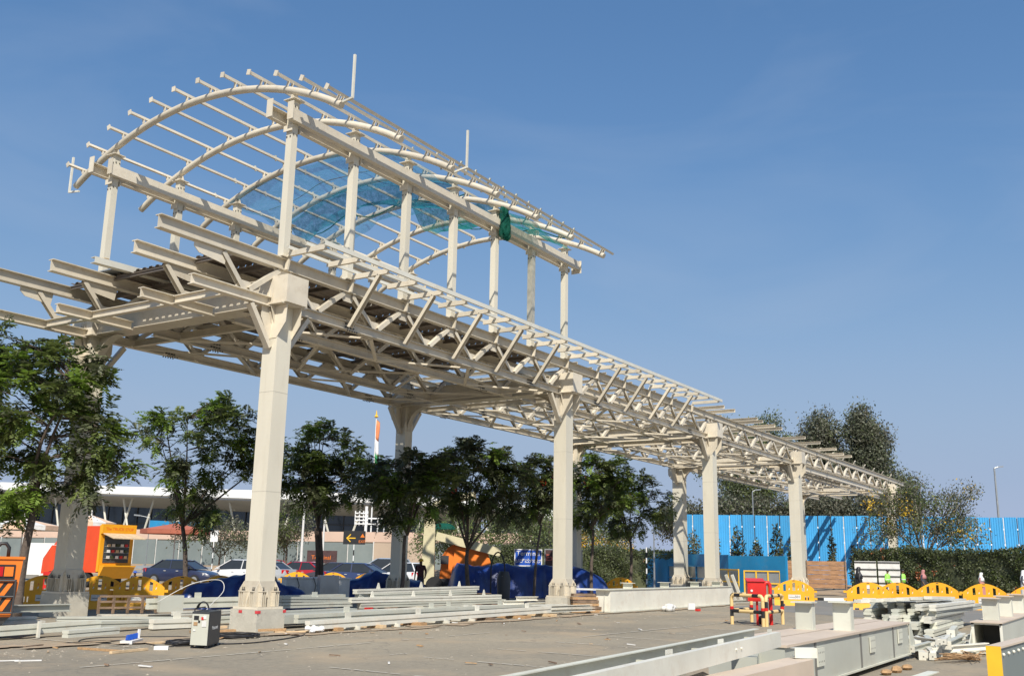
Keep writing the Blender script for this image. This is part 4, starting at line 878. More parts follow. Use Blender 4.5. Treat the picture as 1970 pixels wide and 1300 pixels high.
# ------------------------------------------------------------------ yellow plastic barriers
def barrier_proto():
    W, T = 1.5, .07
    def top(x):
        u = (x-W/2)/(W/2); return .66+.34*max(0, math.cos(u*math.pi/2))**.9
    nx = 30; zr = [0, .07, .13, .22, .38, .46]; tr = [0, .22, .42, .62, .80, .93, 1]
    holes = {(c_, r_) for c_ in (7, 8, 14, 15, 21, 22) for r_ in (6, 7, 8)}|{(c_, 3) for c_ in (4, 6, 23, 25)}|{(c_, 0) for c_ in (5, 6, 7, 22, 23, 24)}
    g = MB(); ys = (-T/2, T/2); nz = len(zr)+len(tr)-2
    def pt(i, j, y):
        x = W*i/nx; z = zr[j] if j < len(zr) else .46+(top(x)-.46)*tr[j-len(zr)+1]
        yy = y*(2.6-1.6*min(1, z/.22)) if z < .22 else y
        xx = x
        # round the oval cut-outs a little
        return (xx-W/2, yy, z)
    ok = {(i, j) for i in range(nx) for j in range(nz)}-holes
    for (i, j) in ok:
        a, b, c_, d_ = (i, j), (i+1, j), (i+1, j+1), (i, j+1)
        g.poly([pt(*a, ys[0]), pt(*b, ys[0]), pt(*c_, ys[0]), pt(*d_, ys[0])]); g.poly([pt(*a, ys[1]), pt(*d_, ys[1]), pt(*c_, ys[1]), pt(*b, ys[1])])
        for (di, dj, e0, e1) in ((0, -1, a, b), (1, 0, b, c_), (0, 1, c_, d_), (-1, 0, d_, a)):
            if (i+di, j+dj) not in ok: g.poly([pt(*e0, ys[0]), pt(*e0, ys[1]), pt(*e1, ys[1]), pt(*e1, ys[0])])
    t = thing('plastic_barrier', '', 'barrier', (0, 0, 0), 'yellow plastic barriers', world=False)
    o = part(t, 'shell', g, 'yellow_plastic')
    for s_ in (-1, 1):
        part(t, 'lug', MB().box(min(s_*.752, s_*.86), max(s_*.752, s_*.86), -.03, .03, .52 if s_ > 0 else .60, .60 if s_ > 0 else .68), 'yellow_plastic')
        part(t, 'lug', MB().box(min(s_*.752, s_*.86), max(s_*.752, s_*.86), -.03, .03, .24 if s_ > 0 else .32, .32 if s_ > 0 else .40), 'yellow_plastic')
    part(t, 'handle_slot', MB().box(-.05, .05, -.037, .037, top(W/2)-.05, top(W/2)-.022), 'dark')
    for k, x in enumerate((-.59, -.20, .14, .48)):
        for z in (.60, .70):
            for yy in (-.0375,): part(t, 'reflector', MB().prism([(x, yy, z), (x+.03, yy, z+.012), (x+.045, yy, z+.075), (x+.015, yy, z+.063)], (0, .001, 0)), 'orange_slot' if z > .65 else 'offwhite')
    lb = part(t, 'label_plate', MB().box(-.22, .24, -.039, -.036, .25, .43), 'offwhite')
    part(lb, 'label_line', MB().box(-.19, .04, -.041, -.040, .32, .335), 'dark')
    textpart(lb, 'label_text', '501', .13, (.13, -.041, .345), (math.pi/2, 0, 0), 'dark', .0005)
    return t
bar = barrier_proto()
def face(p, extra=0.0):
    """rotation that turns a local -Y front towards the road side"""
    return math.atan2(p[1], p[0])-math.pi/2+extra
bl = [((18.35, 28.3), .18, 'yellow barrier at the far left behind the feathery tree trunk'), ((19.75, 27.6), .05, 'yellow barrier half hidden behind the second column'), ((20.55, 26.75), -.12, 'yellow barrier just right of the shaded column, nearest of the left row'), ((22.2, 26.8), .12, 'yellow barrier behind the trunk of the second tree'), ((24.6, 27.7), .2, 'yellow barrier half behind the blue tarpaulin heap left of the near column'),
      ((36.4, 35.6), 0, 'yellow barrier top showing below the red car'), ((37.6, 34.3), 0, 'yellow barrier top showing below the dark sedan'), ((39.0, 33.2), .0, 'yellow barrier top showing behind the grey cabinet'),
      ((45.4, 24.2), .35, 'yellow barrier right of the big blue tarpaulin'), ((46.3, 22.9), -.2, 'shaded yellow barrier in front of the dark hedge'),
      ((44.6, 13.6), .0, 'lone yellow barrier in front of the fifth column'), ((43.0, 10.05), .05, 'yellow barrier at the left end of the right row'), ((44.2, 9.15), -.1, 'second yellow barrier of the right row overlapping its neighbour'), ((48.5, 8.35), .0, 'third yellow barrier of the right row, without a white label'), ((47.7, 6.35), .0, 'fourth yellow barrier of the right row above the steel heap'), ((46.8, 4.4), .0, 'yellow barrier cut by the right picture edge')]
for i, (p, e, lab) in enumerate(bl):
    o = place(bar, i > 0, (p[0], p[1], 0), face(p, e), lab)
    if i >= 10: o.scale = (1.13, 1.1, 1.1)
    if i == 13:
        for ch in list(o.children):
            if ch.name.startswith('label_plate'):
                for g_ in list(ch.children): bpy.data.objects.remove(g_)
                bpy.data.objects.remove(ch)

# ------------------------------------------------------------------ cars
def car(label, loc, rot, pm, style='sedan'):
    t = thing('parked_car', label, 'car', (0, 0, 0), 'cars parked behind the barriers', world=False)
    if style == 'sedan': St = [(-2.15, .70, .35, .82), (-2.05, .82, .28, .98), (-1.5, .86, .22, 1.0), (-.6, .87, .2, .97), (.6, .87, .2, .93), (1.3, .86, .22, .88), (1.9, .80, .25, .76), (2.15, .66, .32, .62)]; gh = (-1.72, -.95, .35, 1.25); rf = 1.46
    else: St = [(-1.95, .76, .35, .85), (-1.88, .84, .28, 1.02), (-1.2, .86, .22, 1.0), (0, .87, .2, .97), (.9, .86, .22, .93), (1.5, .82, .24, .82), (1.85, .68, .32, .66)]; gh = (-1.86, -1.45, .15, 1.15); rf = 1.53
    rings = []
    for x, w_, z0, z1 in St: rings.append([(x, -w_*.9, z0), (x, -w_, z0+.18), (x, -w_*.99, z0+(z1-z0)*.6), (x, -w_*.90, z1-.03), (x, -w_*.6, z1), (x, w_*.6, z1), (x, w_*.90, z1-.03), (x, w_*.99, z0+(z1-z0)*.6), (x, w_, z0+.18), (x, w_*.9, z0)])
    part(t, 'body', MB().loft(rings), pm, smooth='auto')
    x0, x1, x2, x3 = gh; zb = .93
    def ring(x, w_, z, wt): return [(x, -w_, zb-.05), (x, -wt, z), (x, wt, z), (x, w_, zb-.05)]
    g = MB(); g.loft([[(x0, -.74, zb), (x0, .74, zb), (x0+.02, .74, zb+.01), (x0+.02, -.74, zb+.01)], [(x1, -.76, zb), (x1, .76, zb), (x1, .58, rf-.04), (x1, -.58, rf-.04)], [(x2, -.77, zb), (x2, .77, zb), (x2, .59, rf-.04), (x2, -.59, rf-.04)], [(x3, -.74, zb), (x3, .74, zb), (x3-.02, .73, zb+.01), (x3-.02, -.73, zb+.01)]])
    part(t, 'window_glass', g, 'carglass')
    part(t, 'roof', MB().loft([[(x1-.10, -.50, rf-.07), (x1-.10, .50, rf-.07), (x1-.10, .46, rf-.05), (x1-.10, -.46, rf-.05)], [(x1+.15, -.60, rf-.05), (x1+.15, .60, rf-.05), (x1+.15, .48, rf), (x1+.15, -.48, rf)], [(x2-.15, -.61, rf-.05), (x2-.15, .61, rf-.05), (x2-.15, .48, rf), (x2-.15, -.48, rf)], [(x2+.12, -.50, rf-.08), (x2+.12, .50, rf-.08), (x2+.12, .46, rf-.06), (x2+.12, -.46, rf-.06)]]), pm, smooth='auto')
    for s_ in (-1, 1):
        pl = MB()
        for (xa, za, xb, zb_) in ((x0, zb, x1, rf-.03), (x3, zb, x2, rf-.03)): pl.bar((xa, s_*.745, za), (xb, s_*.60, zb_), .06, .05)
        xm = (x1+x2)/2-.05; pl.bar((xm, s_*.775, zb), (xm-.03, s_*.598, rf-.03), .05, .03)
        part(t, 'pillar', pl, pm)
        part(t, 'door_handle', MB().box(xm-.35, xm-.2, min(s_*.868, s_*.885), max(s_*.868, s_*.885), .80, .83), 'lamp_clear')
        part(t, 'door_handle', MB().box(xm+.45, xm+.6, min(s_*.868, s_*.885), max(s_*.868, s_*.885), .80, .83), 'lamp_clear')
        part(t, 'mirror', MB().box(x3-.42, x3-.28, min(s_*.87, s_*1.0), max(s_*.87, s_*1.0), .95, 1.07), pm)
        xr = St[0][0]; part(t, 'tail_light', MB().hexa([(xr-.0, s_*.40, .74), (xr-.02, s_*.66, .74), (xr+.28, s_*.85, .74), (xr+.26, s_*.5, .74), (xr+.03, s_*.42, .93), (xr+.02, s_*.70, .95), (xr+.30, s_*.84, .95), (xr+.3, s_*.5, .93)]), 'lamp_red')
        xf = St[-1][0]; part(t, 'headlight', MB().hexa([(xf-.22, s_*.45, .52), (xf-.03, s_*.42, .52), (xf-.05, s_*.64, .52), (xf-.35, s_*.80, .52), (xf-.25, s_*.45, .67), (xf-.08, s_*.42, .64), (xf-.1, s_*.64, .66), (xf-.38, s_*.79, .72)]), 'lamp_clear')
        for x in (-1.28 if style == 'sedan' else -1.22, 1.30 if style == 'sedan' else 1.18):
            wh = part(t, 'wheel', MB().tube([(x, s_*.70, .31), (x, s_*.885, .31)], .31, 18), 'rubber', smooth='auto'); part(wh, 'rim', MB().tube([(x, s_*.886, .31), (x, s_*.893, .31)], .20, 14), 'galv')
    part(t, 'number_plate', MB().box(St[0][0]-.025, St[0][0]-.005, -.25, .25, .62, .74), 'white')
    t.location = (*loc, 0); t.rotation_euler = (0, 0, rot); return t
fa_ = R(102)
car('dark blue sedan left of the near column, windscreen facing right', (40.3, 48.7), R(-70), 'car_navy')
car('white hatchback partly hidden by the near column', (43.6, 47.6), R(105), 'car_white', 'hatch')
car('silver sedan showing only its tail right of the near column', (45.4, 47.3), R(103), 'car_silver')
car('red sedan behind the twin tree trunks', (48.0, 46.6), R(104), 'car_red')
car('dark brown sedan right of the red one', (46.8, 42.4), R(104), 'car_dark')
car('dark blue sedan with its nose to the right, beside the brown one', (44.7, 38.6), R(-72), 'car_blue')
car('pale blue hatchback behind the far column', (51.0, 42.4), R(118), 'car_paleblue', 'hatch').scale = (1.1, 1.1, 1.16)
car('white car with red tail lamp right of the shaded far column', (48.9, 39.2), R(88), 'car_white', 'hatch')
car('small red car in the far lane left of the white hatchback', (54, 56.5), R(120), 'car_red', 'hatch')

# ------------------------------------------------------------------ food truck
ft = thing('food_truck', 'orange red and yellow food truck with an open serving hatch', 'food truck', (0, 0, 0), world=False)
part(ft, 'box_body', MB().box(-2.0, 1.0, -1.0, 1.0, .75, 3.1), 'truck_or')
part(ft, 'lower_band', MB().box(-2.0, 1.0, -1.02, -1.003, .76, 1.2), 'white')
part(ft, 'cab', MB().loft([[(1.02, -.95, .5), (1.02, .95, .5), (1.02, .95, 2.1), (1.02, -.95, 2.1)], [(1.9, -.95, .5), (1.9, .95, .5), (1.9, .9, 2.1), (1.9, -.9, 2.1)], [(2.55, -.93, .5), (2.55, .93, .5), (2.55, .9, 1.35), (2.55, -.9, 1.35)]]), 'truck_or')
part(ft, 'bumper', MB().box(2.0, 2.62, -.97, .97, .42, .62), 'white')
part(ft, 'windscreen', MB().hexa([(2.0, -.85, 2.0), (2.53, -.88, 1.38), (2.53, .88, 1.38), (2.0, .85, 2.0), (2.03, -.85, 2.03), (2.56, -.88, 1.41), (2.56, .88, 1.41), (2.03, .85, 2.03)]), 'carglass')
part(ft, 'cab_window', MB().hexa([(1.15, -.965, 1.35), (2.3, -.965, 1.35), (2.3, -.95, 1.35), (1.15, -.95, 1.35), (1.15, -.955, 1.95), (1.95, -.945, 1.95), (1.95, -.93, 1.95), (1.15, -.93, 1.95)]), 'carglass')
part(ft, 'roof_deflector', MB().prism([(1.05, -.8, 2.12), (1.9, -.8, 2.12), (1.05, -.8, 2.85)], (0, 1.6, 0)), 'truck_or')
part(ft, 'wing_mirror', MB().box(2.3, 2.4, -1.25, -1.05, 1.3, 1.7), 'black')
part(ft, 'side_opening', MB().box(-1.85, -.75, -1.03, -1.003, 1.55, 2.6), 'glass')
part(ft, 'hatch_frame', MB().box(-2.16, -2.003, -1.02, 1.0, .8, 3.15), 'truck_y')
fg = part(ft, 'fascia_board', MB().box(-2.30, -2.163, -1.05, 1.05, 2.72, 3.2), 'truck_y')
textpart(fg, 'lettering', 'The TRUCK STOP', .22, (-2.302, 0, 2.95), (math.pi/2, 0, -math.pi/2), 'truck_or', .001)
part(ft, 'serving_window', MB().box(-2.19, -2.163, -.78, .78, 1.25, 2.62), 'glass_clear')
for z in (1.45, 1.75, 2.05):
    sh = part(ft, 'shelf', MB().box(-2.215, -2.193, -.75, .75, z, z+.03), 'galv')
    for k in range(5): part(sh, 'goods', MB().box(-2.25, -2.217, -.65+k*.27, -.47+k*.27, z+.01, z+.15), ['red', 'white', 'hedge_g', 'offwhite', 'wood_pale'][(k+int(z*10)) % 5])
part(ft, 'counter', MB().box(-2.6, -2.20, -.98, .98, 1.05, 1.12), 'truck_y')
part(ft, 'counter_apron', MB().prism([(-2.2, -.98, 1.04), (-2.55, -.98, 1.04), (-2.2, -.98, .45)], (0, 1.96, 0)), 'truck_y')
part(ft, 'flap', MB().hexa([(-3.15, -1.0, 2.45), (-2.32, -1.0, 2.70), (-2.32, 1.0, 2.70), (-3.15, 1.0, 2.45), (-3.15, -1.0, 2.49), (-2.32, -1.0, 2.74), (-2.32, 1.0, 2.74), (-3.15, 1.0, 2.49)]), 'wood_pale')
textpart(ft, 'side_lettering', 'STOP', .30, (-1.3, -1.025, .98), (math.pi/2, 0, 0), 'truck_or', .002)
for x in (1.7, -1.2):
    for s_ in (-1, 1): part(ft, 'wheel', MB().tube([(x, s_*.72, .38), (x, s_*.97, .38)], .38, 16), 'rubber', smooth='auto')
ft.location = (33.4, 47.9, 0); ft.rotation_euler = (0, 0, R(92))

def umbrella(label, x, y, h, r_, m1, m2, k):
    t = thing('stall_awning', label, 'awning', (x, y, 0), 'stall awnings by the food truck')
    for q in range(12):
        a0, a1 = 2*math.pi*q/12, 2*math.pi*(q+1)/12
        part(t, 'stripe', MB().hexa([(x+r_*math.cos(a0), y+r_*math.sin(a0), h), (x+r_*math.cos(a1), y+r_*math.sin(a1), h), (x+.05*math.cos(a1), y+.05*math.sin(a1), h+.45), (x+.05*math.cos(a0), y+.05*math.sin(a0), h+.45), (x+r_*math.cos(a0), y+r_*math.sin(a0), h+.03), (x+r_*math.cos(a1), y+r_*math.sin(a1), h+.03), (x+.05*math.cos(a1), y+.05*math.sin(a1), h+.48), (x+.05*math.cos(a0), y+.05*math.sin(a0), h+.48)]), m1 if q % 2 else m2)
        part(t, 'valance', MB().hexa([(x+r_*math.cos(a0), y+r_*math.sin(a0), h-.25), (x+r_*math.cos(a1), y+r_*math.sin(a1), h-.25), (x+(r_-.02)*math.cos(a1), y+(r_-.02)*math.sin(a1), h-.25), (x+(r_-.02)*math.cos(a0), y+(r_-.02)*math.sin(a0), h-.25), (x+r_*math.cos(a0), y+r_*math.sin(a0), h-.005), (x+r_*math.cos(a1), y+r_*math.sin(a1), h-.005), (x+(r_-.02)*math.cos(a1), y+(r_-.02)*math.sin(a1), h-.005), (x+(r_-.02)*math.cos(a0), y+(r_-.02)*math.sin(a0), h-.005)]), m1 if q % 2 else m2)
    part(t, 'pole', MB().tube([(x, y, 0), (x, y, h+.8)], .04, 6), 'offwhite')
umbrella('cream and peach striped awning left of the food truck', 37.6, 61.0, 3.35, 2.4, 'peachcloth', 'offwhite', 0)
umbrella('striped awning tip directly behind the food truck', 38.6, 55.5, 3.55, 1.5, 'peachcloth', 'offwhite', 1)
umbrella('brick red awning with scalloped edge right of the food truck', 45.5, 56.0, 3.35, 2.3, 'brickred', 'brickred', 2)
solid('white_board', MB().bar((36.6, 58.4, 1.35), (38.2, 56.2, 1.35), .05, 1.9), 'white', 'plain white board left of the food truck cab', 'board', (37.4, 57.3, 0))
solid('red_barrier', MB().bar((21.6, 33.4, .95), (22.5, 32.5, .95), .06, .12).bar((21.6, 33.4, .5), (22.5, 32.5, .5), .06, .12).tube([(21.6, 33.4, 0), (21.6, 33.4, 1.0)], .04, 6).tube([(22.5, 32.5, 0), (22.5, 32.5, 1.0)], .04, 6), 'red', 'red post and rail barrier behind the leftmost tree trunk', 'barrier', (22, 33, 0))

# ------------------------------------------------------------------ flagpole, gantry, lamps, signs
fp = thing('flagpole', 'tall white flagpole with a limp orange, white and green flag', 'flagpole', (99.9, 85.1, 0))
part(fp, 'pole', MB().tube([(99.9, 85.1, 0), (99.9, 85.1, 20.0)], [.11, .06], 8), 'white')
part(fp, 'finial', MB().tube([(99.9, 85.1, 20.0), (99.9, 85.1, 20.15), (99.9, 85.1, 20.35), (99.9, 85.1, 21.0)], [.10, .30, .12, .03], 8), 'yellowp')
fl = MB(); 
for i, (z0, z1, mi) in enumerate(((17.0, 19.5, 0), (15.0, 17.2, 1), (13.3, 15.2, 2))):
    rg = []
    for k in range(5):
        z = z1+(z0-z1)*k/4; o_ = .15+.05*math.sin(z*1.1); rg.append([(99.9+.10+.22*math.cos(a)*(1+.3*math.sin(z+a))-.12+o_, 85.1-.22+.26*math.sin(a)*(1+.25*math.cos(2*z)), z+.25*math.sin(a)) for a in [2*math.pi*q/9 for q in range(9)]])
    part(fp, ['saffron_band', 'white_band', 'green_band'][i], MB().loft(rg), ['saffron', 'white', 'flag_green'][i], smooth=True)
gt = thing('sign_gantry', 'white tubular sign gantry in front of the terminal', 'gantry', (84.5, 72, 0))
dg = Vector((1.53, -2.4, 0)).normalized()
def gpt(k, z): p = Vector((83.9, 73.4, 0))+dg*k; return (p.x, p.y, z)
part(gt, 'post', MB().tube([gpt(.9, 0), gpt(.9, 7.4)], .16, 8), 'white')
for k in (2.2, 2.9): part(gt, 'post', MB().tube([gpt(k, 0), gpt(k, 6.2)], .08, 6), 'white')
for z in (6.1, 5.5): part(gt, 'beam', MB().bar(gpt(.9, z), gpt(3.0, z), .12, .14), 'white')
for k in range(4): part(gt, 'louvre', MB().bar(gpt(-.3, 5.5+k*.38), gpt(1.1, 5.5+k*.38), .3, .12), 'white')
for k in range(4): part(gt, 'louvre_post', MB().bar(gpt(-.3+k*.45, 5.3), gpt(-.3+k*.45, 6.9), .08, .1), 'white')
def lamp(label, x, y, h, arm, r_=.07, m='galv', d=(1, -1.5)):
    t = thing('street_lamp', label, 'street lamp', (x, y, 0), 'street lamps and light poles'); dd = Vector((*d, 0)).normalized()
    part(t, 'pole', MB().tube([(x, y, 0), (x, y, h)], [r_*1.3, r_*.7], 8), m)
    part(t, 'arm', MB().tube([(x, y, h-.02), tuple(Vector((x, y, h+.15))+dd*arm)], r_*.6, 6), m)
    part(t, 'lamp_head', MB().bar(tuple(Vector((x, y, h+.15))+dd*arm*.9), tuple(Vector((x, y, h+.2))+dd*(arm+.5)), .24, .12), m)
lamp('tall grey lamp pole at the right edge above the hedge', 121.6, 14.1, 12.8, .5, .13)
lamp('thin pole against the blue fence between the fourth and fifth columns', 92, 31.6, 8.6, .3, .07)
lamp('small lamp with a bent arm in front of the terminal, above the red awning', 58.4, 75.5, 5.0, .9, .04, d=(-1, 1.5))
lamp('pale lamp pole right of the twin trunk tree', 56.5, 54.9, 6.8, .6, .09, 'offwhite')
lamp('second thinner pale pole beside the twin trunk tree', 66, 61.6, 8.2, .5, .08, 'offwhite')
lamp('grey pole standing before the dark hedge left of the blue panels', 55.0, 25.0, 3.9, .2, .05)
def striped(label, x, y, h, board=None, bm='white', n=7, r_=.04):
    t = thing('striped_post', label, 'post', (x, y, 0), 'black and white striped posts')
    for k in range(n): part(t, 'band', MB().tube([(x, y, h*k/n), (x, y, h*(k+1)/n-.001)], r_, 8), 'black' if k % 2 else 'white')
    if board: part(t, 'board', MB().bar((x-.28*board[0], y+.42*board[0], h+board[1]/2), (x+.28*board[0], y-.42*board[0], h+board[1]/2), .05, board[1]), bm)
    return t
striped('striped post with a small white board left of the white hatchback', 51.4, 58.9, 2.75, (.55, .85))
striped('short striped post in front of the dark hedge', 52.2, 24.2, 2.6, n=9)
ys_ = striped('striped post carrying a black board with a yellow arrow', 54.7, 48.1, 2.7, (1.55, .95), 'black')
ax = textpart(ys_, 'arrow', '\u2190', .9, (-.17, .16, 3.12), (math.pi/2, 0, math.atan2(-.42, .28)), 'yellowp', .002)
textpart(ys_, 'board_text', 'EXIT', .26, (.30, -.50, 2.90), (math.pi/2, 0, math.atan2(-.42, .28)), 'orange', .002); textpart(ys_, 'board_symbol', '\u25B2', .34, (.30, -.50, 3.3), (math.pi/2, 0, math.atan2(-.42, .28)), 'orange', .002)
def signb(name, label, a, b, z0, z1, m, txts, frame=None):
    A = Vector((*a, 0)); B = Vector((*b, 0)); d = (B-A).normalized(); n = Vector((-d.y, d.x, 0)); L = (B-A).length; n = n if n.x > 0 else -n
    t = thing(name, label, 'sign', (a[0], a[1], 0)); part(t, 'board', oriented(MB(), A, d, n, 0, L, 0, .08, z0, z1), m)
    if frame:
        for z in (z0, z1-.05): part(t, 'frame', oriented(MB(), A, d, n, 0, L, -.01, -.002, z, z+.05), frame)
        for u in (0, L-.05): part(t, 'frame', oriented(MB(), A, d, n, u, u+.05, -.012, -.004, z0, z1), frame)
    for u in (.2, L-.3): part(t, 'leg', oriented(MB(), A, d, n, u, u+.08, .09, .16, 0, z0+.3), 'galv')
    for s_, size, u, z, m_ in txts:
        p = A+d*u-n*.014; textpart(t, 'lettering', s_, size, (p.x-a[0], p.y-a[1], z), (math.pi/2, 0, math.atan2(d.y, d.x)), m_, .002)
    return t
signb('direction_sign', 'blue sign reading Terminal above the big tarpaulin', (44.85, 28.35), (45.60, 27.10), 1.45, 2.33, 'sign_blue', [('Terminal', .34, .72, 2.1, 'white'), ('\u0C9F\u0CB0\u0CCD\u0CAE\u0CBF\u0CA8\u0CB2\u0CCD', .28, .75, 1.72, 'white')], 'white')
signb('direction_sign', 'dark brown sign reading Exit beside the blue Terminal sign', (45.66, 27.0), (46.7, 25.3), 1.45, 2.36, 'sign_brown', [('Exit', .46, .42, 1.9, 'exit_red')], 'galv')
signb('notice_board', 'dark notice board with orange lettering above the brown sedan', (54.3, 52.2), (55.4, 50.3), 1.35, 2.25, 'sign_brown', [('Terminal', .40, 1.05, 1.75, 'orange')])
solid('red_banner', MB().bar((86.8, 62.6, 10.6), (86.8, 62.6, 7.9), .9, .06), 'red', 'vertical red banner seen through the trees above the lift machine', 'banner', (86.8, 62.6, 7.9))
solid('teal_cover', MB().sphere((66.5, 48.9, 4.2), (1.0, 1.0, .5), 10, 4, half=True), M['net_dense'], 'teal cover showing above the orange lift machine', 'cover', (66.5, 48.9, 4.2))

# ------------------------------------------------------------------ boom lift
jl = thing('boom_lift', 'orange and cream boom lift with a tall cream mast, parked behind the blue tarpaulins', 'lift machine', (41.5, 30.1, 0))
dv = Vector((.545, -.838, 0)); nv_ = Vector((.838, .545, 0)); O = Vector((39.75, 30.55, 0))
def jp(u, v, z): p = O+dv*u+nv_*v; return (p.x, p.y, z)
part(jl, 'mast', MB().hexa([jp(-.02, 0, .5), jp(.66, 0, .5), jp(.66, .5, .5), jp(-.02, .5, .5), jp(.10, .05, 3.6), jp(.62, .05, 3.6), jp(.62, .45, 3.6), jp(.10, .45, 3.6)]), 'creamp')
arc = [jp(.36+.1*k*k*.22, .25, 3.55+.28*k-.018*k*k) for k in range(7)]
part(jl, 'curved_boom', MB().tube(arc+[jp(1.9, .3, 4.75), jp(2.6, .3, 4.9)], [.22]*5+[.19]*4, 8), 'creamp', smooth='auto')
rg = []
for k in range(9):
    a = math.pi*k/8; u = 2.15-1.25*math.cos(a)*1.0; z = 1.15+1.45*math.sin(a)**.7 if 0 < k < 8 else 1.0
    rg.append([jp(u, .3, .8), jp(u, 1.7, .8), jp(u, 1.55, z), jp(u, .45, z)])
part(jl, 'counterweight', MB().loft(rg), 'orange', smooth='auto')
part(jl, 'engine_cover', MB().hexa([jp(1.5, .15, 1.1), jp(3.6, .15, 1.0), jp(3.6, 1.5, 1.0), jp(1.5, 1.5, 1.1), jp(1.65, .25, 2.35), jp(3.2, .25, 2.30), jp(3.2, 1.4, 2.3), jp(1.65, 1.4, 2.35)]), 'orange')
part(jl, 'main_boom', MB().bar(jp(.7, .2, 2.85), jp(3.9, .2, 2.1), .35, .4), 'creamp')
part(jl, 'chassis', MB().hexa([jp(.2, .1, .35), jp(3.6, .1, .35), jp(3.6, 1.7, .35), jp(.2, 1.7, .35), jp(.2, .1, .8), jp(3.6, .1, .8), jp(3.6, 1.7, .8), jp(.2, 1.7, .8)]), 'dark')
for u in (.7, 3.1):
    for v in (-.05, 1.55): part(jl, 'wheel', MB().tube([jp(u, v, .45), jp(u, v+.3, .45)], .45, 16), 'rubber', smooth='auto')
part(jl, 'access_hole', MB().hexa([jp(.95, .09, 1.5), jp(1.35, .09, 1.5), jp(1.35, .14, 1.5), jp(.95, .14, 1.5), jp(.95, .09, 1.9), jp(1.35, .09, 1.9), jp(1.35, .14, 1.9), jp(.95, .14, 1.9)]), 'dark')

# ------------------------------------------------------------------ tarpaulin heaps
def tarp(label, pts, hs, wd, seed, ends=.25):
    """draped ridge running through pts with heights hs"""
    r = np.random.default_rng(seed); NU, NV = 46, 22; ph = r.uniform(0, 6, 6); V = []; F = []
    P = np.array(pts, float); seg = np.linalg.norm(np.diff(P, axis=0), axis=1); cum = np.concatenate([[0], np.cumsum(seg)])
    for i in range(NU+1):
        s_ = cum[-1]*i/NU; x = np.interp(s_, cum, P[:, 0]); y = np.interp(s_, cum, P[:, 1]); h = np.interp(s_, cum, hs)
        d = np.array([P[-1][0]-P[0][0], P[-1][1]-P[0][1]]); d /= np.linalg.norm(d); n = np.array([-d[1], d[0]])
        for j in range(NV+1):
            t = -1+2*j/NV; prof = max(0, 1-abs(t)**3.2); e = min(1, i/(NU*ends*.3+1e-6), (NU-i)/(NU*ends*.3+1e-6))**.5
            w_ = wd*(1+.12*math.sin(s_*2.2+ph[0])+.06*math.sin(s_*5+ph[1]))
            fold = .05*math.sin(s_*6.5+ph[2]+t*1.5)*(.3+abs(t))+.03*math.sin(s_*13+ph[3]-t*3)
            z = h*prof*(.35+.65*e)*(1+.05*math.sin(s_*3+ph[4]+2*t))+fold*.8*prof
            q = n*(t*w_+fold*1.5); V.append((x+q[0], y+q[1], max(.01, z)))
    for i in range(NU):
        for j in range(NV): a = i*(NV+1)+j; F.append((a, a+1, a+NV+2, a+NV+1))
    b = MB(); b.v = V; b.f = F; b.m = [0]*len(F)
    return solid('tarpaulin', b, 'tarp', label, 'tarpaulin', (pts[0][0], pts[0][1], 0), 'blue tarpaulin heaps', smooth=True)
tarp('blue tarpaulin heap both sides of the near column foot', [(22.1, 26.7), (22.9, 25.6), (23.9, 24.8), (25.2, 24.0)], [.65, 1.0, 1.05, .5], .75, 1)
tarp('low crumpled blue tarpaulin left of the far column foot', [(30.1, 27.2), (30.9, 26.0), (31.8, 25.6), (32.8, 24.9)], [.7, 1.15, 1.0, .75], .8, 2)
tarp('long high blue tarpaulin stretching behind the middle column', [(39.0, 28.2), (40.2, 27.0), (41.7, 25.7), (43.6, 23.9), (44.9, 23.0)], [1.45, 1.5, 1.5, 1.42, .9], .85, 3, .12)
cb = thing('site_cabinet', 'long white site cabinet behind the steel stack', 'cabinet', (26.6, 25.5, 0))
oc = Vector((26.1, 26.0, 0)); dc = Vector((.84, -.54, 0)); nc = Vector((.54, .84, 0))
part(cb, 'body', oriented(MB(), oc, dc, nc, 0, 2.3, 0, .8, .15, .93), 'offwhite'); part(cb, 'lid', oriented(MB(), oc, dc, nc, -.04, 2.34, -.04, .84, .935, .98), 'white')
for u in (.35, .95): part(cb, 'cable', MB().tube([tuple(oc+dc*u-nc*.05+Vector((0, 0, .98))), tuple(oc+dc*(u+.10)-nc*.06+Vector((0, 0, .7))), tuple(oc+dc*(u+.02)-nc*.06+Vector((0, 0, .3)))], .015, 5), 'black')
solid('grey_cabinet', oriented(MB(), (25.9, 24.2), dc, nc, 0, .65, 0, .45, .0, 1.08), 'galv', 'plain grey upright cabinet standing beside the white one', 'cabinet', (26.2, 24.2, 0))
bn = thing('litter_bin', 'dark bin with a tall hooped handle before the big blue tarpaulin', 'bin', (36.6, 23.9, 0))
part(bn, 'body', MB().tube([(36.75, 23.75, 0), (36.75, 23.75, .95), (36.75, 23.75, 1.25)], [.26, .30, .20], 12), 'dark', smooth='auto')
part(bn, 'hoop', MB().tube([(36.35+.36*(1-math.cos(a))*.55, 24.15-.36*(1-math.cos(a))*.62, 1.3+.75*math.sin(a)) for a in [math.pi*k/10 for k in range(11)]]+[(36.75, 23.7, 1.2)], .035, 6), 'black')
part(bn, 'post', MB().tube([(36.35, 24.15, 0), (36.35, 24.15, 1.32)], .035, 6), 'black')
part(bn, 'label', MB().box(36.50, 36.51, 23.66, 23.78, .95, 1.05), 'offwhite')
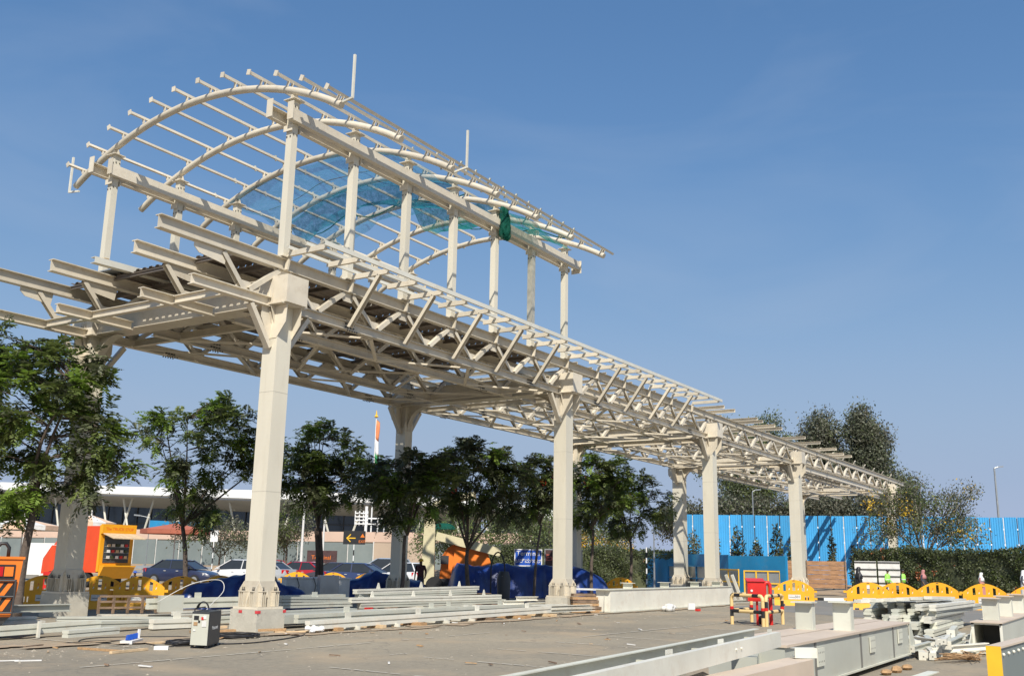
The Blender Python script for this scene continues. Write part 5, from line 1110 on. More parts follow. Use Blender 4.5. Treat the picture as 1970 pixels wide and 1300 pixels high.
# ------------------------------------------------------------------ loose steel on the ground
def piece(kind, a, b, h, w_, label, group, m='loose', z=None, name='steel_beam', upv=(0, 0, 1)):
    t = MB()
    getattr(t, kind)(a, b, h, w_, upv=upv) if kind != 'bar' else t.bar(a, b, w_, h, upv)
    base = ((a[0]+b[0])/2, (a[1]+b[1])/2, min(a[2], b[2])-h/2)
    return solid(name, t, m, label, 'steel beam', base, group)
GA = 'steel members stacked between the two near columns'
def rail(a, b, h, w_, label, brackets=0, m='loose', group=GA, name='steel_beam', kind='chan'):
    t = thing(name, label, 'steel beam', ((a[0]+b[0])/2, (a[1]+b[1])/2, min(a[2], b[2])-h/2), group)
    if group in (GA, 'steel members lying around the shaded column', 'beams of the tall pile behind the heap') and kind == 'chan': kind, h = 'bar', h*1.3
    s_ = MB()
    if kind == 'chan': s_.chan(a, b, h, w_, .014, (0, 0, 1), -1)
    elif kind == 'ibeam': s_.ibeam(a, b, h, w_)
    elif group in (GA, 'steel members lying around the shaded column', 'beams of the tall pile behind the heap') and w_ < .22:
        s_.bar(a, b, w_+.03, h*.42, off=(0, h*.29)); s_.bar(a, b, w_-.03, h*.13); s_.bar(a, b, w_+.02, h*.42, off=(0, -h*.29))
    else: s_.bar(a, b, w_, h)
    part(t, 'beam', s_, m)
    A = Vector(a); B = Vector(b); d = (B-A).normalized(); n = Vector((-d.y, d.x, 0))
    for k in range(abs(brackets)):
        p = A.lerp(B, (k+.5)/abs(brackets))+Vector((0, 0, h/2+.002))
        if brackets > 0: part(t, 'bracket', MB().prism([tuple(p-d*.10), tuple(p+d*.10), tuple(p+d*.10+Vector((0, 0, .13))), tuple(p-d*.10+Vector((0, 0, .13)))], n*.02), m)
        else: part(t, 'fin', MB().prism([tuple(p-d*.09), tuple(p+d*.09), tuple(p+d*.02+Vector((0, 0, .17))), tuple(p-d*.02+Vector((0, 0, .17)))], n*.02), m)
    return t
rail((17.0, 16.20, .16), (28.0, 16.35, .20), .15, .12, 'nearest long pale rail at the bottom front edge of the stack', 4, 'loose_b')
rail((17.2, 16.75, .27), (27.6, 16.85, .26), .15, .12, 'second long rail of the front row, just behind the nearest one', 3)
rail((24.9, 17.1, .31), (30.2, 17.0, .22), .10, .12, 'pale rail slanting down to the middle column', 0, 'loose_b')
rail((19.8, 17.15, .18), (26.2, 17.2, .20), .10, .12, 'low rail with two cleats in the middle of the stack', 2, 'loose_b')
rail((17.1, 17.65, .22), (21.3, 17.75, .22), .20, .55, 'broad flat plate girder at the left end of the stack', 0, 'loose_g', kind='bar')
rail((17.8, 18.3, .30), (20.9, 18.35, .30), .10, .4, 'flat sheet piece lying behind the broad plate girder', 0, 'loose_g', kind='bar')
rail((21.0, 18.1, .26), (23.6, 18.2, .25), .08, .14, 'short rail lying loose in the middle of the stack', 0, 'loose_b')
rail((23.8, 18.2, .25), (26.6, 18.3, .25), .09, .14, 'short rail right of the other short loose one', 1)
rail((19.2, 19.3, .58), (21.8, 19.35, .52), .10, .14, 'high rail at the left side of the stack near the column', 1, 'loose_g')
rail((19.2, 19.3, .42), (22.0, 19.35, .40), .10, .14, 'rail directly under the high left rail', -1, 'loose')
rail((21.9, 19.3, .50), (29.7, 19.35, .46), .11, .14, 'long rail of the middle tier, upper of the pair', -4, 'loose_b')
rail((22.3, 19.3, .34), (29.9, 19.3, .31), .10, .14, 'long rail of the middle tier, lower of the pair', 0)
rail((22.9, 20.0, .70), (29.4, 20.1, .74), .10, .16, 'topmost long rail of the stack with upright fins', -3, 'loose_b')
rail((23.6, 20.0, .58), (29.2, 20.05, .60), .09, .14, 'rail under the topmost one with fins', 0)
rail((23.0, 20.0, .58), (25.0, 20.35, .56), .08, .14, 'short cross laid rail under the top tier', 0, 'loose')
rail((20.4, 20.6, .55), (23.0, 20.6, .55), .12, .3, 'pale plate in the shade behind the left rails', 0, 'loose_g', kind='bar')
for x, y0, m_, w_, lab in ((17.9, 16.0, 'wood', .18, 'tan timber sleeper under the left end of the front rails'), (19.4, 15.95, 'wood_pale', .14, 'pale timber sleeper under the front rails, second from the left'), (20.9, 15.9, 'wood', .26, 'broad tan timber sleeper under the front rails'), (24.3, 16.0, 'wood_brown', .14, 'brown timber sleeper under the middle of the front rails'), (25.9, 15.85, 'wood', .34, 'longest tan timber sleeper near the right end of the front rails'), (27.6, 15.9, 'wood_pale', .2, 'pale timber sleeper under the right end of the front rails'),
        (18.6, 16.05, 'loose_b', .06, 'small steel foot under the front rails, leftmost'), (20.1, 16.05, 'loose_b', .06, 'small steel foot under the front rails, second from the left'), (22.2, 16.05, 'loose_b', .06, 'small steel foot under the front rails, second from the right'), (23.4, 16.05, 'loose_b', .06, 'small steel foot under the front rails, rightmost')):
    piece('bar', (x, y0, .045), (x, 17.0, .045), .08, w_, lab, 'supports under the front rails of the stack', m_, name='support_block')
for k in range(5): piece('bar', (19.9+k*2.3, 18.9, .12), (19.9+k*2.3, 20.4, .12), .24, .12, 'dark timber bearer inside the stack', 'timber bearers inside the stack', 'wood_brown', name='timber_block')
for k in range(9): piece('bar', (19.0+k*1.15, 18.2+.3*(k % 3), .10), (20.0+k*1.15, 18.3+.3*((k+1) % 3), .12), .09, .12, 'short steel offcut jumbled low inside the stack', 'offcuts inside the stack', ['loose', 'loose_b', 'loose_g'][k % 3], name='steel_offcut')
solid('red_rag', MB().box(22.3, 22.62, 19.05, 19.1, .20, .30), 'red', 'small red patch between rails of the stack', 'rag', (22.4, 19.1, .2))
# left group near the shaded column
GB = 'steel members lying around the shaded column'
rail((12.2, 21.5, .42), (14.5, 21.3, .42), .17, .16, 'heavy pale beam in front of the shaded column plinth', 0, 'loose_g', GB, kind='ibeam')
rail((11.2, 20.1, .28), (12.85, 20.0, .28), .09, .12, 'short upper beam left of the shaded column', 0, 'loose', GB)
rail((11.0, 19.8, .20), (12.9, 19.8, .20), .09, .14, 'second short beam left of the shaded column', 0, 'loose_b', GB)
rail((10.9, 18.7, .16), (13.6, 18.9, .20), .14, .12, 'long low beam beside the orange machine', 0, 'loose', GB)
piece('bar', (12.05, 18.6, .02), (12.05, 18.6, .33), .05, .06, 'small upright offcut standing beside the orange machine', None, 'loose_b', name='steel_offcut', upv=(1, 0, 0))
rail((11.55, 17.0, .19), (12.75, 17.15, .20), .10, .14, 'short pale beam lying nearest to the pavement on the left', 0, 'loose', GB)
rail((13.0, 18.9, .20), (15.8, 19.6, .12), .14, .2, 'tan flat beam slanting across behind the short pale one', 0, 'loose', GB, kind='bar')
rail((14.0, 21.0, .2), (16.6, 19.7, .16), .10, .2, 'dusty beam slanting towards the welding set', 0, 'loose_g', GB, kind='bar')
rail((15.0, 19.0, .14), (16.4, 19.0, .12), .16, .14, 'white beam end behind the welding set', 1, 'loose_b', GB)
rail((16.4, 20.0, .28), (18.4, 20.0, .28), .07, .14, 'thin beam just left of the near column plinth', 0, 'loose_b', GB)
rail((16.6, 19.5, .12), (18.9, 19.5, .14), .12, .14, 'lower beam just left of the near column plinth', 0, 'loose', GB)
rail((16.8, 21.5, .44), (19.8, 21.3, .44), .20, .12, 'long back rail behind the near column plinth', 1, 'loose', GB)
piece('bar', (16.95, 21.25, .45), (17.55, 21.1, .45), .40, .16, 'square pale plate box at the left of the near column', None, 'loose_g', name='plate_box')
rail((19.9, 21.2, .42), (22.6, 21.0, .42), .22, .12, 'shaded back rail behind the foot of the near column', 0, 'loose_g', GB)
cr_ = thing('slotted_crate', 'dark brown slotted crate in front of the yellow barrier', 'crate', (17.0, 22.2, 0))
for z in (.32, .47, .60): part(cr_, 'slat', MB().bar((16.2, 22.6, z), (17.5, 22.0, z), .05, .05), 'wood_brown')
for k in range(5): part(cr_, 'upright', MB().bar((16.2+k*.32, 22.6-k*.15, .18), (16.2+k*.32, 22.6-k*.15, .58), .05, .06, (1, 0, 0)), 'wood_brown')
piece('bar', (16.1, 22.4, .12), (17.8, 21.7, .10), .1, .5, 'grey slab under the brown crate', None, 'concrete', name='slab')
# long box girder between middle columns, pallets and bits
bg_ = thing('box_girder', 'long pale box girder with stub plates lying right of the middle column', 'steel girder', (36.5, 15.9, 0))
part(bg_, 'girder', MB().box(31.05, 42.7, 15.75, 16.3, .06, .76), 'loose_b')
part(bg_, 'top_flange', MB().box(30.9, 42.75, 15.72, 16.34, .763, .785), 'loose')
part(bg_, 'bottom_flange', MB().box(31.0, 42.75, 15.62, 16.34, .03, .057), 'loose')
part(bg_, 'end_stiffener', MB().prism([(30.95, 15.95, .06), (31.04, 15.95, .06), (31.04, 15.95, .7)], (0, .02, 0)), 'loose_b')
for x in (33.0, 36.2, 39.2, 41.6):
    st = part(bg_, 'stub', MB().box(x-.02, x+.02, 15.86, 16.22, .787, .97), 'loose'); part(st, 'stub_flange', MB().box(x-.12, x+.12, 15.80, 16.28, .973, .99), 'loose_b'); part(st, 'stub_web', MB().box(x+.021, x+.12, 16.0, 16.02, .787, .97), 'loose')
rail((28.1, 16.55, .14), (30.6, 16.15, .14), .10, .14, 'short white beam lying at the foot of the middle column', 0, 'loose_b', None)
rail((28.1, 16.65, .25), (30.6, 16.25, .25), .08, .12, 'thin white beam on top of the one at the middle column', 0, 'loose_b', None)
rail((43.3, 16.1, .12), (46.0, 15.1, .14), .12, .14, 'white beam end lying right of the fourth column plinth', 0, 'loose_b', None)
for k in range(2): piece('bar', (45.5, 16.6-.3*k, .06), (45.1, 16.9-.3*k, 1.25), .09, .12, ['left of two pale bars propped against the fourth column', 'right of two pale bars propped against the fourth column'][k], None, 'loose_b', name='propped_bar', upv=(1, 0, 0))
pt_ = thing('pallet_stack', 'stack of weathered brown timber bearers beside the middle column', 'timber stack', (31.3, 16.7, 0))
for k in range(6):
    part(pt_, 'bearer', MB().bar((30.5+rnd.uniform(-.05, .05), 16.95, .06+k*.105), (31.35+rnd.uniform(-.05, .05), 15.95+.05*k, .06+k*.105), .30, .085), 'wood_brown' if k % 2 else 'wood')
piece('bar', (31.6, 17.8, .75), (33.0, 17.2, .72), .06, .3, 'white sheet lying on the timber stack', None, 'white', name='white_sheet')
piece('bar', (27.0, 21.5, .2), (29.4, 20.6, .22), .34, .5, 'grey tarred block behind the middle column', None, 'concrete', name='concrete_block')
piece('ibeam', (27.8, 20.5, .45), (29.9, 19.9, .45), .22, .2, 'rusty brown beam end right of the stack', None, 'wood_brown')
for k, (x, y, z) in enumerate(((28.9, 18.7, .3), (29.6, 18.6, .42), (29.2, 18.9, .16), (30.0, 18.4, .22))):
    piece('ibeam', (x, y, z), (x+.8, y-.35, z), .14, .14, 'stub of pale beam heaped just left of the middle column', 'beam stubs left of the middle column', 'loose_b', name='steel_offcut')
sk = MB(); rb = random.Random(4); [sk.sphere((34.2+rb.uniform(-.24, .24), 15.05+rb.uniform(-.16, .16), .08+rb.uniform(0, .12)), (rb.uniform(.10, .2), rb.uniform(.08, .16), rb.uniform(.07, .13)), 7, 4) for _ in range(9)]; solid('cement_bag', sk, 'offwhite', 'crumpled white and blue bag in front of the long girder', 'bag', (34.2, 15.05, 0), smooth=True)
piece('bar', (35.4, 14.75, .16), (35.7, 14.62, .16), .22, .04, 'white square board leaning near the crumpled bag', None, 'white', name='white_board')
piece('bar', (35.3, 14.4, .05), (35.5, 14.35, .05), .08, .1, 'small red block on the ground before the long girder', None, 'red', name='red_block')
# ------------------------------------------------------------------ right foreground steel
def girder(name, label, x0, x1, yc, wt, zt, m, stubs, joints=(), plates=()):
    t = thing(name, label, 'steel girder', ((x0+x1)/2, yc, 0), 'large box girders in the right foreground')
    h = wt/2
    part(t, 'web_box', MB().box(x0+.02, x1-.02, yc-h+.035, yc+h-.035, .11, zt-.035), 'loose_g')
    part(t, 'top_flange', MB().box(x0, x1, yc-h, yc+h, zt-.032, zt), 'loose_pink'); part(t, 'bottom_flange', MB().box(x0, x1, yc-h, yc+h, .08, .107), 'loose')
    for j in joints: part(t, 'joint_band', MB().box(j-.045, j+.045, yc-h+.028, yc-h+.034, .11, zt-.037), 'joint')
    for (px, pz, w2, h2) in plates:
        p_ = part(t, 'splice_plate', MB().box(px-w2, px+w2, yc-h+.008, yc-h+.026, pz-h2, pz+h2), 'loose')
        for i in range(4):
            for q in range(2): part(p_, 'bolt_hole', MB().tube([(px-w2*.72+i*w2*.48, yc-h+.0078, pz-h2*.5+q*h2), (px-w2*.72+i*w2*.48, yc-h+.0065, pz-h2*.5+q*h2)], .013, 8), 'joint')
    for x in stubs:
        y0, y1 = yc-.14, yc+.14; zb = zt
        s1 = part(t, 'stub_post', MB().box(x-.012, x+.0, y0+.012, y1-.012, zb+.002, zb+.42), 'loose')
        part(s1, 'stub_side', MB().box(x-.012, x+.16, y0, y0+.010, zb+.002, zb+.42), 'loose'); part(s1, 'stub_side', MB().box(x-.012, x+.16, y1-.010, y1, zb+.002, zb+.42), 'loose')
        part(s1, 'stub_cap', MB().box(x-.13, x+.19, y0-.035, y1+.035, zb+.423, zb+.445), 'loose')
        part(s1, 'base_weld', MB().box(x-.03, x+.18, y0-.01, y1+.01, zb+.0005, zb+.006), 'loose')
    return t
g1 = girder('box_girder', 'front big box girder with bolted plates and one stub post', 12.75, 20.2, 4.27, .52, .66, 'loose', (16.45,), (14.1, 16.6, 18.9), ((14.3, .42, .17, .12), (17.3, .42, .17, .12), (13.1, .30, .16, .12), (19.4, .45, .17, .12)))
part(g1, 'end_web', MB().prism([(20.2, 4.02, .1), (20.75, 4.02, .1), (20.35, 4.02, .62), (20.2, 4.02, .64)], (0, .02, 0)), 'loose'); part(g1, 'end_web', MB().prism([(20.2, 4.5, .1), (20.75, 4.5, .1), (20.35, 4.5, .62), (20.2, 4.5, .64)], (0, .02, 0)), 'loose')
girder('box_girder', 'rear big box girder with a stub post, behind the front one', 13.2, 21.5, 5.02, .5, .62, 'loose', (16.95,), (15.2,), ((15.4, .40, .16, .11),))
# open ended box with stubs
ob = thing('box_girder', 'open ended box girder showing its dark inside at the right edge', 'steel girder', (26, 3, 0), 'large box girders in the right foreground')
yl, yr_ = 2.70, 3.22
part(ob, 'side_plate', MB().box(22.2, 31, yl, yl+.02, .05, .61), 'loose_g'); part(ob, 'side_plate', MB().box(22.2, 31, yr_-.02, yr_, .05, .61), 'loose')
part(ob, 'top_plate', MB().box(22.1, 31, yl-.03, yr_+.03, .613, .635), 'loose_pink'); part(ob, 'bottom_plate', MB().box(22.2, 31, yl-.03, yr_+.03, .02, .045), 'loose')
part(ob, 'end_rim', MB().box(22.16, 22.19, yl-.02, yl+.03, .05, .61).box(22.16, 22.19, yr_-.03, yr_+.02, .05, .61).box(22.16, 22.19, yl-.02, yr_+.02, .58, .61), 'loose_b')
part(ob, 'inner_plate', MB().box(23.4, 23.42, yl+.022, yr_-.022, .05, .6), 'joint')
part(ob, 'toe_plate', MB().prism([(22.2, yr_+.01, .05), (21.5, yr_+.01, .05), (22.2, yr_+.01, .5)], (0, .02, 0)), 'loose')
for x in (22.95, 25.2, 27.6):
    s1 = part(ob, 'stub_post', MB().box(x-.01, x+.002, 2.83, 3.11, .637, 1.06), 'loose'); part(s1, 'stub_side', MB().box(x-.01, x+.17, 2.82, 2.83, .637, 1.06), 'loose'); part(s1, 'stub_side', MB().box(x-.01, x+.17, 3.11, 3.12, .637, 1.06), 'loose'); part(s1, 'stub_cap', MB().box(x-.12, x+.2, 2.78, 3.16, 1.063, 1.085), 'loose_pink')
yg = thing('plate_girder', 'dark grey panel with a bright yellow end plate at the lower right corner', 'steel girder', (16, 1.8, 0))
part(yg, 'body', MB().hexa([(14.03, 1.74, .04), (19, 1.40, .04), (19, 1.54, .04), (14.03, 1.88, .04), (14.03, 1.74, .68), (19, 1.40, .68), (19, 1.54, .68), (14.03, 1.88, .68)]), 'hoard')
part(yg, 'top_cover', MB().hexa([(14.0, 1.72, .683), (19, 1.38, .683), (19, 1.56, .683), (14.0, 1.90, .683), (14.0, 1.72, .705), (19, 1.38, .705), (19, 1.56, .705), (14.0, 1.90, .705)]), 'loose_pink')
part(yg, 'end_plate', MB().box(13.99, 14.02, 1.73, 1.90, .03, .705), 'yellowp')
for k in range(7):
    x = 14.15+k*.32; y = 1.732-(x-14.03)*.0684; part(yg, 'bolt', MB().sphere((x, y, .60), .022, 8, 5), 'loose_b', smooth=True)
# front double channel
dch = thing('double_channel', 'pair of long parallel channels running from the bottom edge towards the stub posts', 'steel beam', (9.5, 3.9, .68))
ca, cb_ = Vector((5.6, 3.40, .765)), Vector((12.2, 3.94, .765)); ca2, cb2 = Vector((5.6, 3.80, .765)), Vector((12.65, 4.36, .765))
part(dch, 'channel', MB().chan(tuple(ca), tuple(cb_), .17, .07, .009, (0, 0, 1), 1), 'loose_b')
part(dch, 'channel', MB().chan(tuple(ca2), tuple(cb2), .17, .07, .009, (0, 0, 1), -1), 'loose')
for u in (.42, .66, .97):
    p = ca.lerp(cb_, u); part(dch, 'cleat_plate', MB().box(p.x-.07, p.x+.07, p.y+.045, p.y+.055, .76, .89), 'loose_b')
    part(dch, 'spacer', MB().bar((p.x, p.y+.06, .76), (p.x, p.y+.36, .76), .05, .04, (1, 0, 0)), 'loose')
for u in (.70, .73):
    p = ca.lerp(cb_, u); part(dch, 'bolt', MB().tube([(p.x, p.y-.036, .775), (p.x, p.y-.05, .775)], .014, 6), 'loose_b')
rail((8.2, 3.58, .50), (11.8, 3.56, .50), .19, .30, 'wide low beam with a dusty top under the double channel', 0, 'loose_pink', None, kind='bar')
piece('chan', (11.72, 3.62, .66), (11.9, 3.42, .66), .11, .12, 'short channel end standing on the wide low beam', None, 'loose_b', name='steel_offcut')
piece('bar', (10.9, 3.2, .20), (10.9, 4.0, .20), .40, .30, 'stacked timber packing under the wide low beam, far one', None, 'wood_brown', name='timber_packing'); piece('bar', (8.6, 3.2, .20), (8.6, 4.0, .20), .40, .30, 'stacked timber packing under the wide low beam, near one', None, 'wood_brown', name='timber_packing')
piece('bar', (12.0, 4.3, .30), (13.0, 4.6, .30), .5, .3, 'grey packing block under the end of the double channel', None, 'loose_g', name='packing_block')
tb = MB(); tb.tube([(8.6, 3.72, .52), (9.6, 3.86, .52)], [.09, .08], 8); solid('timber_log', tb, 'wood', 'round weathered timber under the double channel', 'timber', (11, 4.7, 0))
for x, y, r_ in ((16.9, 3.75, .05), (17.4, 3.7, .07), (18.0, 3.66, .05)): solid('rubble', MB().sphere((x, y, .04), (.16, .09, r_), 7, 4), 'wood', 'lump of tan rubble under the front big girder', 'rubble', (x, y, 0), 'lumps of rubble under the front girder')
rail((12.5, 3.2, .07), (16.6, 3.0, .07), .12, .16, 'pale beam lying low at the bottom edge right of centre', 0, 'loose', None)
rail((13.3, 2.85, .07), (15.3, 2.75, .07), .12, .16, 'second pale beam low at the bottom edge', 0, 'loose_b', None)
# heap of short members
rr = random.Random(5); GH = 'short steel members in the right foreground heap'
for k in range(38):
    x = rr.uniform(19.8, 23.6); y = 3.35+rr.uniform(0, 1.0)*(x-15)/9+.1; a = rr.gauss(.15, .35); L = rr.uniform(.7, 2.0); z = .06+rr.uniform(0, .16)*(k/20); w_ = rr.choice((.08, .10, .13))
    A = Vector((x, y, z)); B = A+Vector((math.cos(a)*L, math.sin(a)*L, rr.uniform(-.02, .07)))
    t = thing('steel_offcut', 'short pale channel with drilled end plate in the jumbled heap at lower right', 'steel offcut', tuple(A), GH)
    mm = rr.choice(('loose', 'loose_b', 'loose_b', 'loose_g')); s_ = MB(); (s_.chan if k % 3 else s_.ibeam)(tuple(A), tuple(B), w_, w_*.9); part(t, 'member', s_, mm)
    d = (B-A).normalized(); pr_ = MB(); q = A-d*.012; pr_.bar(tuple(q), tuple(q-d*.008), w_*1.25, w_*1.2); ep = part(t, 'end_plate', pr_, 'loose_b')
    part(ep, 'bolt_hole', MB().bar(tuple(q-d*.0085), tuple(q-d*.010), .025, .025), 'joint')
for k in range(3):
    a = Vector((20.4+.25*k, 3.85+.13*k, .07)); rail(tuple(a), (24.2+.4*k, 4.5+.3*k, .08), .12, .14, ['leftmost of three dusty beams fanning out from the heap', 'middle one of three dusty beams fanning out from the heap', 'right one of three dusty beams fanning out from the heap'][k], 0, 'loose_pink', None, kind='bar')
GK = 'beams of the tall pile behind the heap'
for lay in range(5):
    for k in range(6):
        z = .10+lay*.145; y = 4.95+k*.30+rr.uniform(-.05, .05); x0 = 27.6+rr.uniform(-.9, .7)+.2*lay; L = rr.uniform(4.5, 7.5)
        rail((x0, y, z), (x0+L, y+rr.uniform(-.3, .3), z+rr.uniform(-.01, .02)), .12, .15+.06*rr.random(), 'pale channel in the %s layer of the tall pile, %s' % (('bottom', 'second', 'middle', 'fourth', 'top')[lay], ('rightmost in its layer', 'next to the right side one', 'third from the right', 'third from the left', 'next to the left side one', 'leftmost in its layer')[k]), 0, rr.choice(('loose', 'loose_b', 'loose_b', 'loose_g')), GK)
for k in range(6): rail((27.0+k*.35, 6.6-k*.28, .80+.02*k), (30.2+k*.3, 5.6-k*.1, .84), .08, .2, 'pale flat member laid crooked across the tall pile, %s' % ('leftmost end', 'second from the left', 'third from the left', 'third from the right', 'second from the right', 'rightmost end')[k], 0, 'loose_b', 'crooked members on top of the tall pile', kind='bar')
rail((24.5, 6.6, .12), (26.6, 6.4, .12), .14, .2, 'short beam block left of the tall pile', 1, 'loose_b', None)
rail((21.0, 7.2, .09), (25.6, 7.6, .09), .10, .3, 'flat dusty plate behind the rear big girder', 0, 'loose_pink', None, kind='bar')
solid('dry_brush', (lambda b: [b.tube([(20.6+rr.uniform(-.2, .2), 3.0+rr.uniform(-.12, .12), .02+rr.uniform(0, .1)), (20.2+rr.uniform(-.7, .9), 3.2+rr.uniform(-.35, .35), .03+rr.uniform(0, .14))], .008, 4) for _ in range(46)] and b)(MB()), 'wood', 'small tangle of dry brown sticks in front of the heap', 'sticks', (20.6, 3.0, 0))

# ------------------------------------------------------------------ red cabinet inside striped pipe guard
hc = thing('fire_cabinet', 'red metal fire cabinet on red pipes inside the striped guard', 'fire cabinet', (28.6, 9.95, 0))
dh = Vector((.50, -.866, 0)); nh = Vector((.866, .5, 0)); o_ = Vector((28.54, 9.80, 0))
def hp_(u, v, z): p = o_+dh*u+nh*v; return (p.x, p.y, z)
part(hc, 'box', MB().hexa([hp_(-.24, 0, .66), hp_(.24, 0, .66), hp_(.24, .28, .66), hp_(-.24, .28, .66), hp_(-.24, 0, 1.20), hp_(.24, 0, 1.20), hp_(.24, .28, 1.26), hp_(-.24, .28, 1.26)]), 'red')
part(hc, 'door', MB().hexa([hp_(-.20, -.012, .70), hp_(.20, -.012, .70), hp_(.20, -.002, .70), hp_(-.20, -.002, .70), hp_(-.20, -.012, 1.16), hp_(.20, -.012, 1.16), hp_(.20, -.002, 1.16), hp_(-.20, -.002, 1.16)]), 'red')
part(hc, 'latch', MB().tube([hp_(-.13, -.014, .95), hp_(-.13, -.03, .95)], .035, 10), 'offwhite')
part(hc, 'canopy', MB().hexa([hp_(-.26, -.04, 1.205), hp_(.26, -.04, 1.205), hp_(.26, .30, 1.28), hp_(-.26, .30, 1.28), hp_(-.26, -.04, 1.22), hp_(.26, -.04, 1.22), hp_(.26, .30, 1.30), hp_(-.26, .30, 1.30)]), 'red')
for u in (.08, .22): part(hc, 'leg', MB().tube([hp_(u-.04, .14, 0), hp_(u-.04, .14, .655)], .035, 8), 'red')
part(hc, 'bent_pipe', MB().tube([hp_(.28, .2, 1.06), hp_(.29, .2, 1.13), hp_(.33, .2, 1.18), hp_(.39, .2, 1.18), hp_(.43, .2, 1.13), hp_(.44, .2, 1.04), hp_(.44, .2, 0)], .055, 10), 'red', smooth='auto')
part(hc, 'riser', MB().tube([hp_(.28, .2, .02), hp_(.28, .2, 1.06)], .055, 10), 'red', smooth='auto')
part(hc, 'base_valve', MB().sphere(hp_(.25, .5, .12), (.16, .16, .13), 10, 6), 'black', smooth=True)
gd = thing('pipe_guard', 'black and pale yellow striped pipe guard around the red cabinet', 'guard rail', (28.8, 9.9, 0))
def band(P, n0, r_=.052):
    # resample path into alternating bands
    P = [Vector(p) for p in P]; seg = [(P[i+1]-P[i]).length for i in range(len(P)-1)]; tot = sum(seg); n = max(2, int(tot/.22)); 
    def at(s_):
        for i, L in enumerate(seg):
            if s_ <= L or i == len(seg)-1: return P[i].lerp(P[i+1], min(1, s_/L))
            s_ -= L
    for k in range(n):
        sub = [at(tot*(k+q/3)/n) for q in range(4)]; dark = (k+n0) % 3 == 1
        part(gd, 'pipe_band', MB().tube(sub, r_, 10), 'black' if dark else 'barcream', smooth='auto')
def uframe(a, b, n0):
    a = Vector((*a, 0)); b = Vector((*b, 0)); d = (b-a).normalized(); H = .82; c_ = .10; up_ = Vector((0, 0, 1))
    pts = [a, a+up_*(H-c_)]+[a+d*c_*(1-math.cos(t))+up_*(H-c_+c_*math.sin(t)) for t in (.4, .8, 1.2, 1.57)]+[b-d*c_*(1-math.cos(t))+up_*(H-c_+c_*math.sin(t)) for t in (1.57, 1.2, .8, .4)]+[b+up_*(H-c_), b]
    band(pts, n0); band([a+up_*.38+d*.05, b+up_*.38-d*.05], n0+1)
    for p in (a, b): part(gd, 'red_collar', MB().tube([p+up_*.42, p+up_*.50], .056, 10), 'red')
uframe((28.42, 10.50), (27.95, 9.42), 0); uframe((28.05, 9.36), (29.62, 9.40), 2); uframe((28.55, 10.55), (30.1, 10.5), 1)

# ------------------------------------------------------------------ orange machine at the left edge
dg_ = thing('orange_machine', 'rear of an orange site machine with hazard stripes, cut by the left edge', 'construction machine', (10.6, 19.2, 0))
fd = Vector((.86, -.50, 0)); bd = Vector((.50, .86, 0)); og = Vector((11.58, 18.68, 0))
def gp_(u, v, z): p = og-fd*u+bd*v; return (p.x, p.y, z)
part(dg_, 'rear_body', MB().loft([[gp_(-.02, 0, 1.50), gp_(1.6, 0, 1.50), gp_(1.6, 2.2, 1.5), gp_(-.02, 2.2, 1.5)], [gp_(.02, 0, .95), gp_(1.6, 0, .95), gp_(1.6, 2.2, .95), gp_(.02, 2.2, .95)], [gp_(.09, 0, .42), gp_(1.5, 0, .42), gp_(1.5, 2.2, .42), gp_(.09, 2.2, .42)]]), 'orange')
part(dg_, 'undercarriage', MB().loft([[gp_(.10, .05, .415), gp_(1.5, .05, .415), gp_(1.5, 2.1, .415), gp_(.10, 2.1, .415)], [gp_(.42, .15, .04), gp_(1.4, .15, .04), gp_(1.4, 2, .04), gp_(.42, 2, .04)]]), 'dark')
part(dg_, 'top_rim', MB().hexa([gp_(-.05, -.03, 1.503), gp_(1.62, -.03, 1.503), gp_(1.62, 2.2, 1.503), gp_(-.05, 2.2, 1.503), gp_(-.05, -.03, 1.55), gp_(1.62, -.03, 1.55), gp_(1.62, 2.2, 1.55), gp_(-.05, 2.2, 1.55)]), 'orange')
lamp_ = part(dg_, 'lamp_cluster', MB().hexa([gp_(.10, -.02, 1.13), gp_(.62, -.02, 1.13), gp_(.62, -.003, 1.13), gp_(.10, -.003, 1.13), gp_(.10, -.02, 1.40), gp_(.62, -.02, 1.40), gp_(.62, -.003, 1.40), gp_(.10, -.003, 1.40)]), 'black')
part(lamp_, 'amber_lens', MB().hexa([gp_(.13, -.04, 1.18), gp_(.29, -.04, 1.18), gp_(.29, -.022, 1.18), gp_(.13, -.022, 1.18), gp_(.13, -.04, 1.36), gp_(.29, -.04, 1.36), gp_(.29, -.022, 1.36), gp_(.13, -.022, 1.36)]), 'orange')
part(lamp_, 'red_lens', MB().hexa([gp_(.31, -.04, 1.18), gp_(.58, -.04, 1.18), gp_(.58, -.022, 1.18), gp_(.31, -.022, 1.18), gp_(.31, -.04, 1.36), gp_(.58, -.04, 1.36), gp_(.58, -.022, 1.36), gp_(.31, -.022, 1.36)]), 'lamp_red')
part(dg_, 'grille_back', MB().hexa([gp_(.10, -.012, .50), gp_(.9, -.012, .50), gp_(.9, -.003, .50), gp_(.10, -.003, .50), gp_(.08, -.012, 1.08), gp_(.9, -.012, 1.08), gp_(.9, -.003, 1.08), gp_(.08, -.003, 1.08)]), 'black')
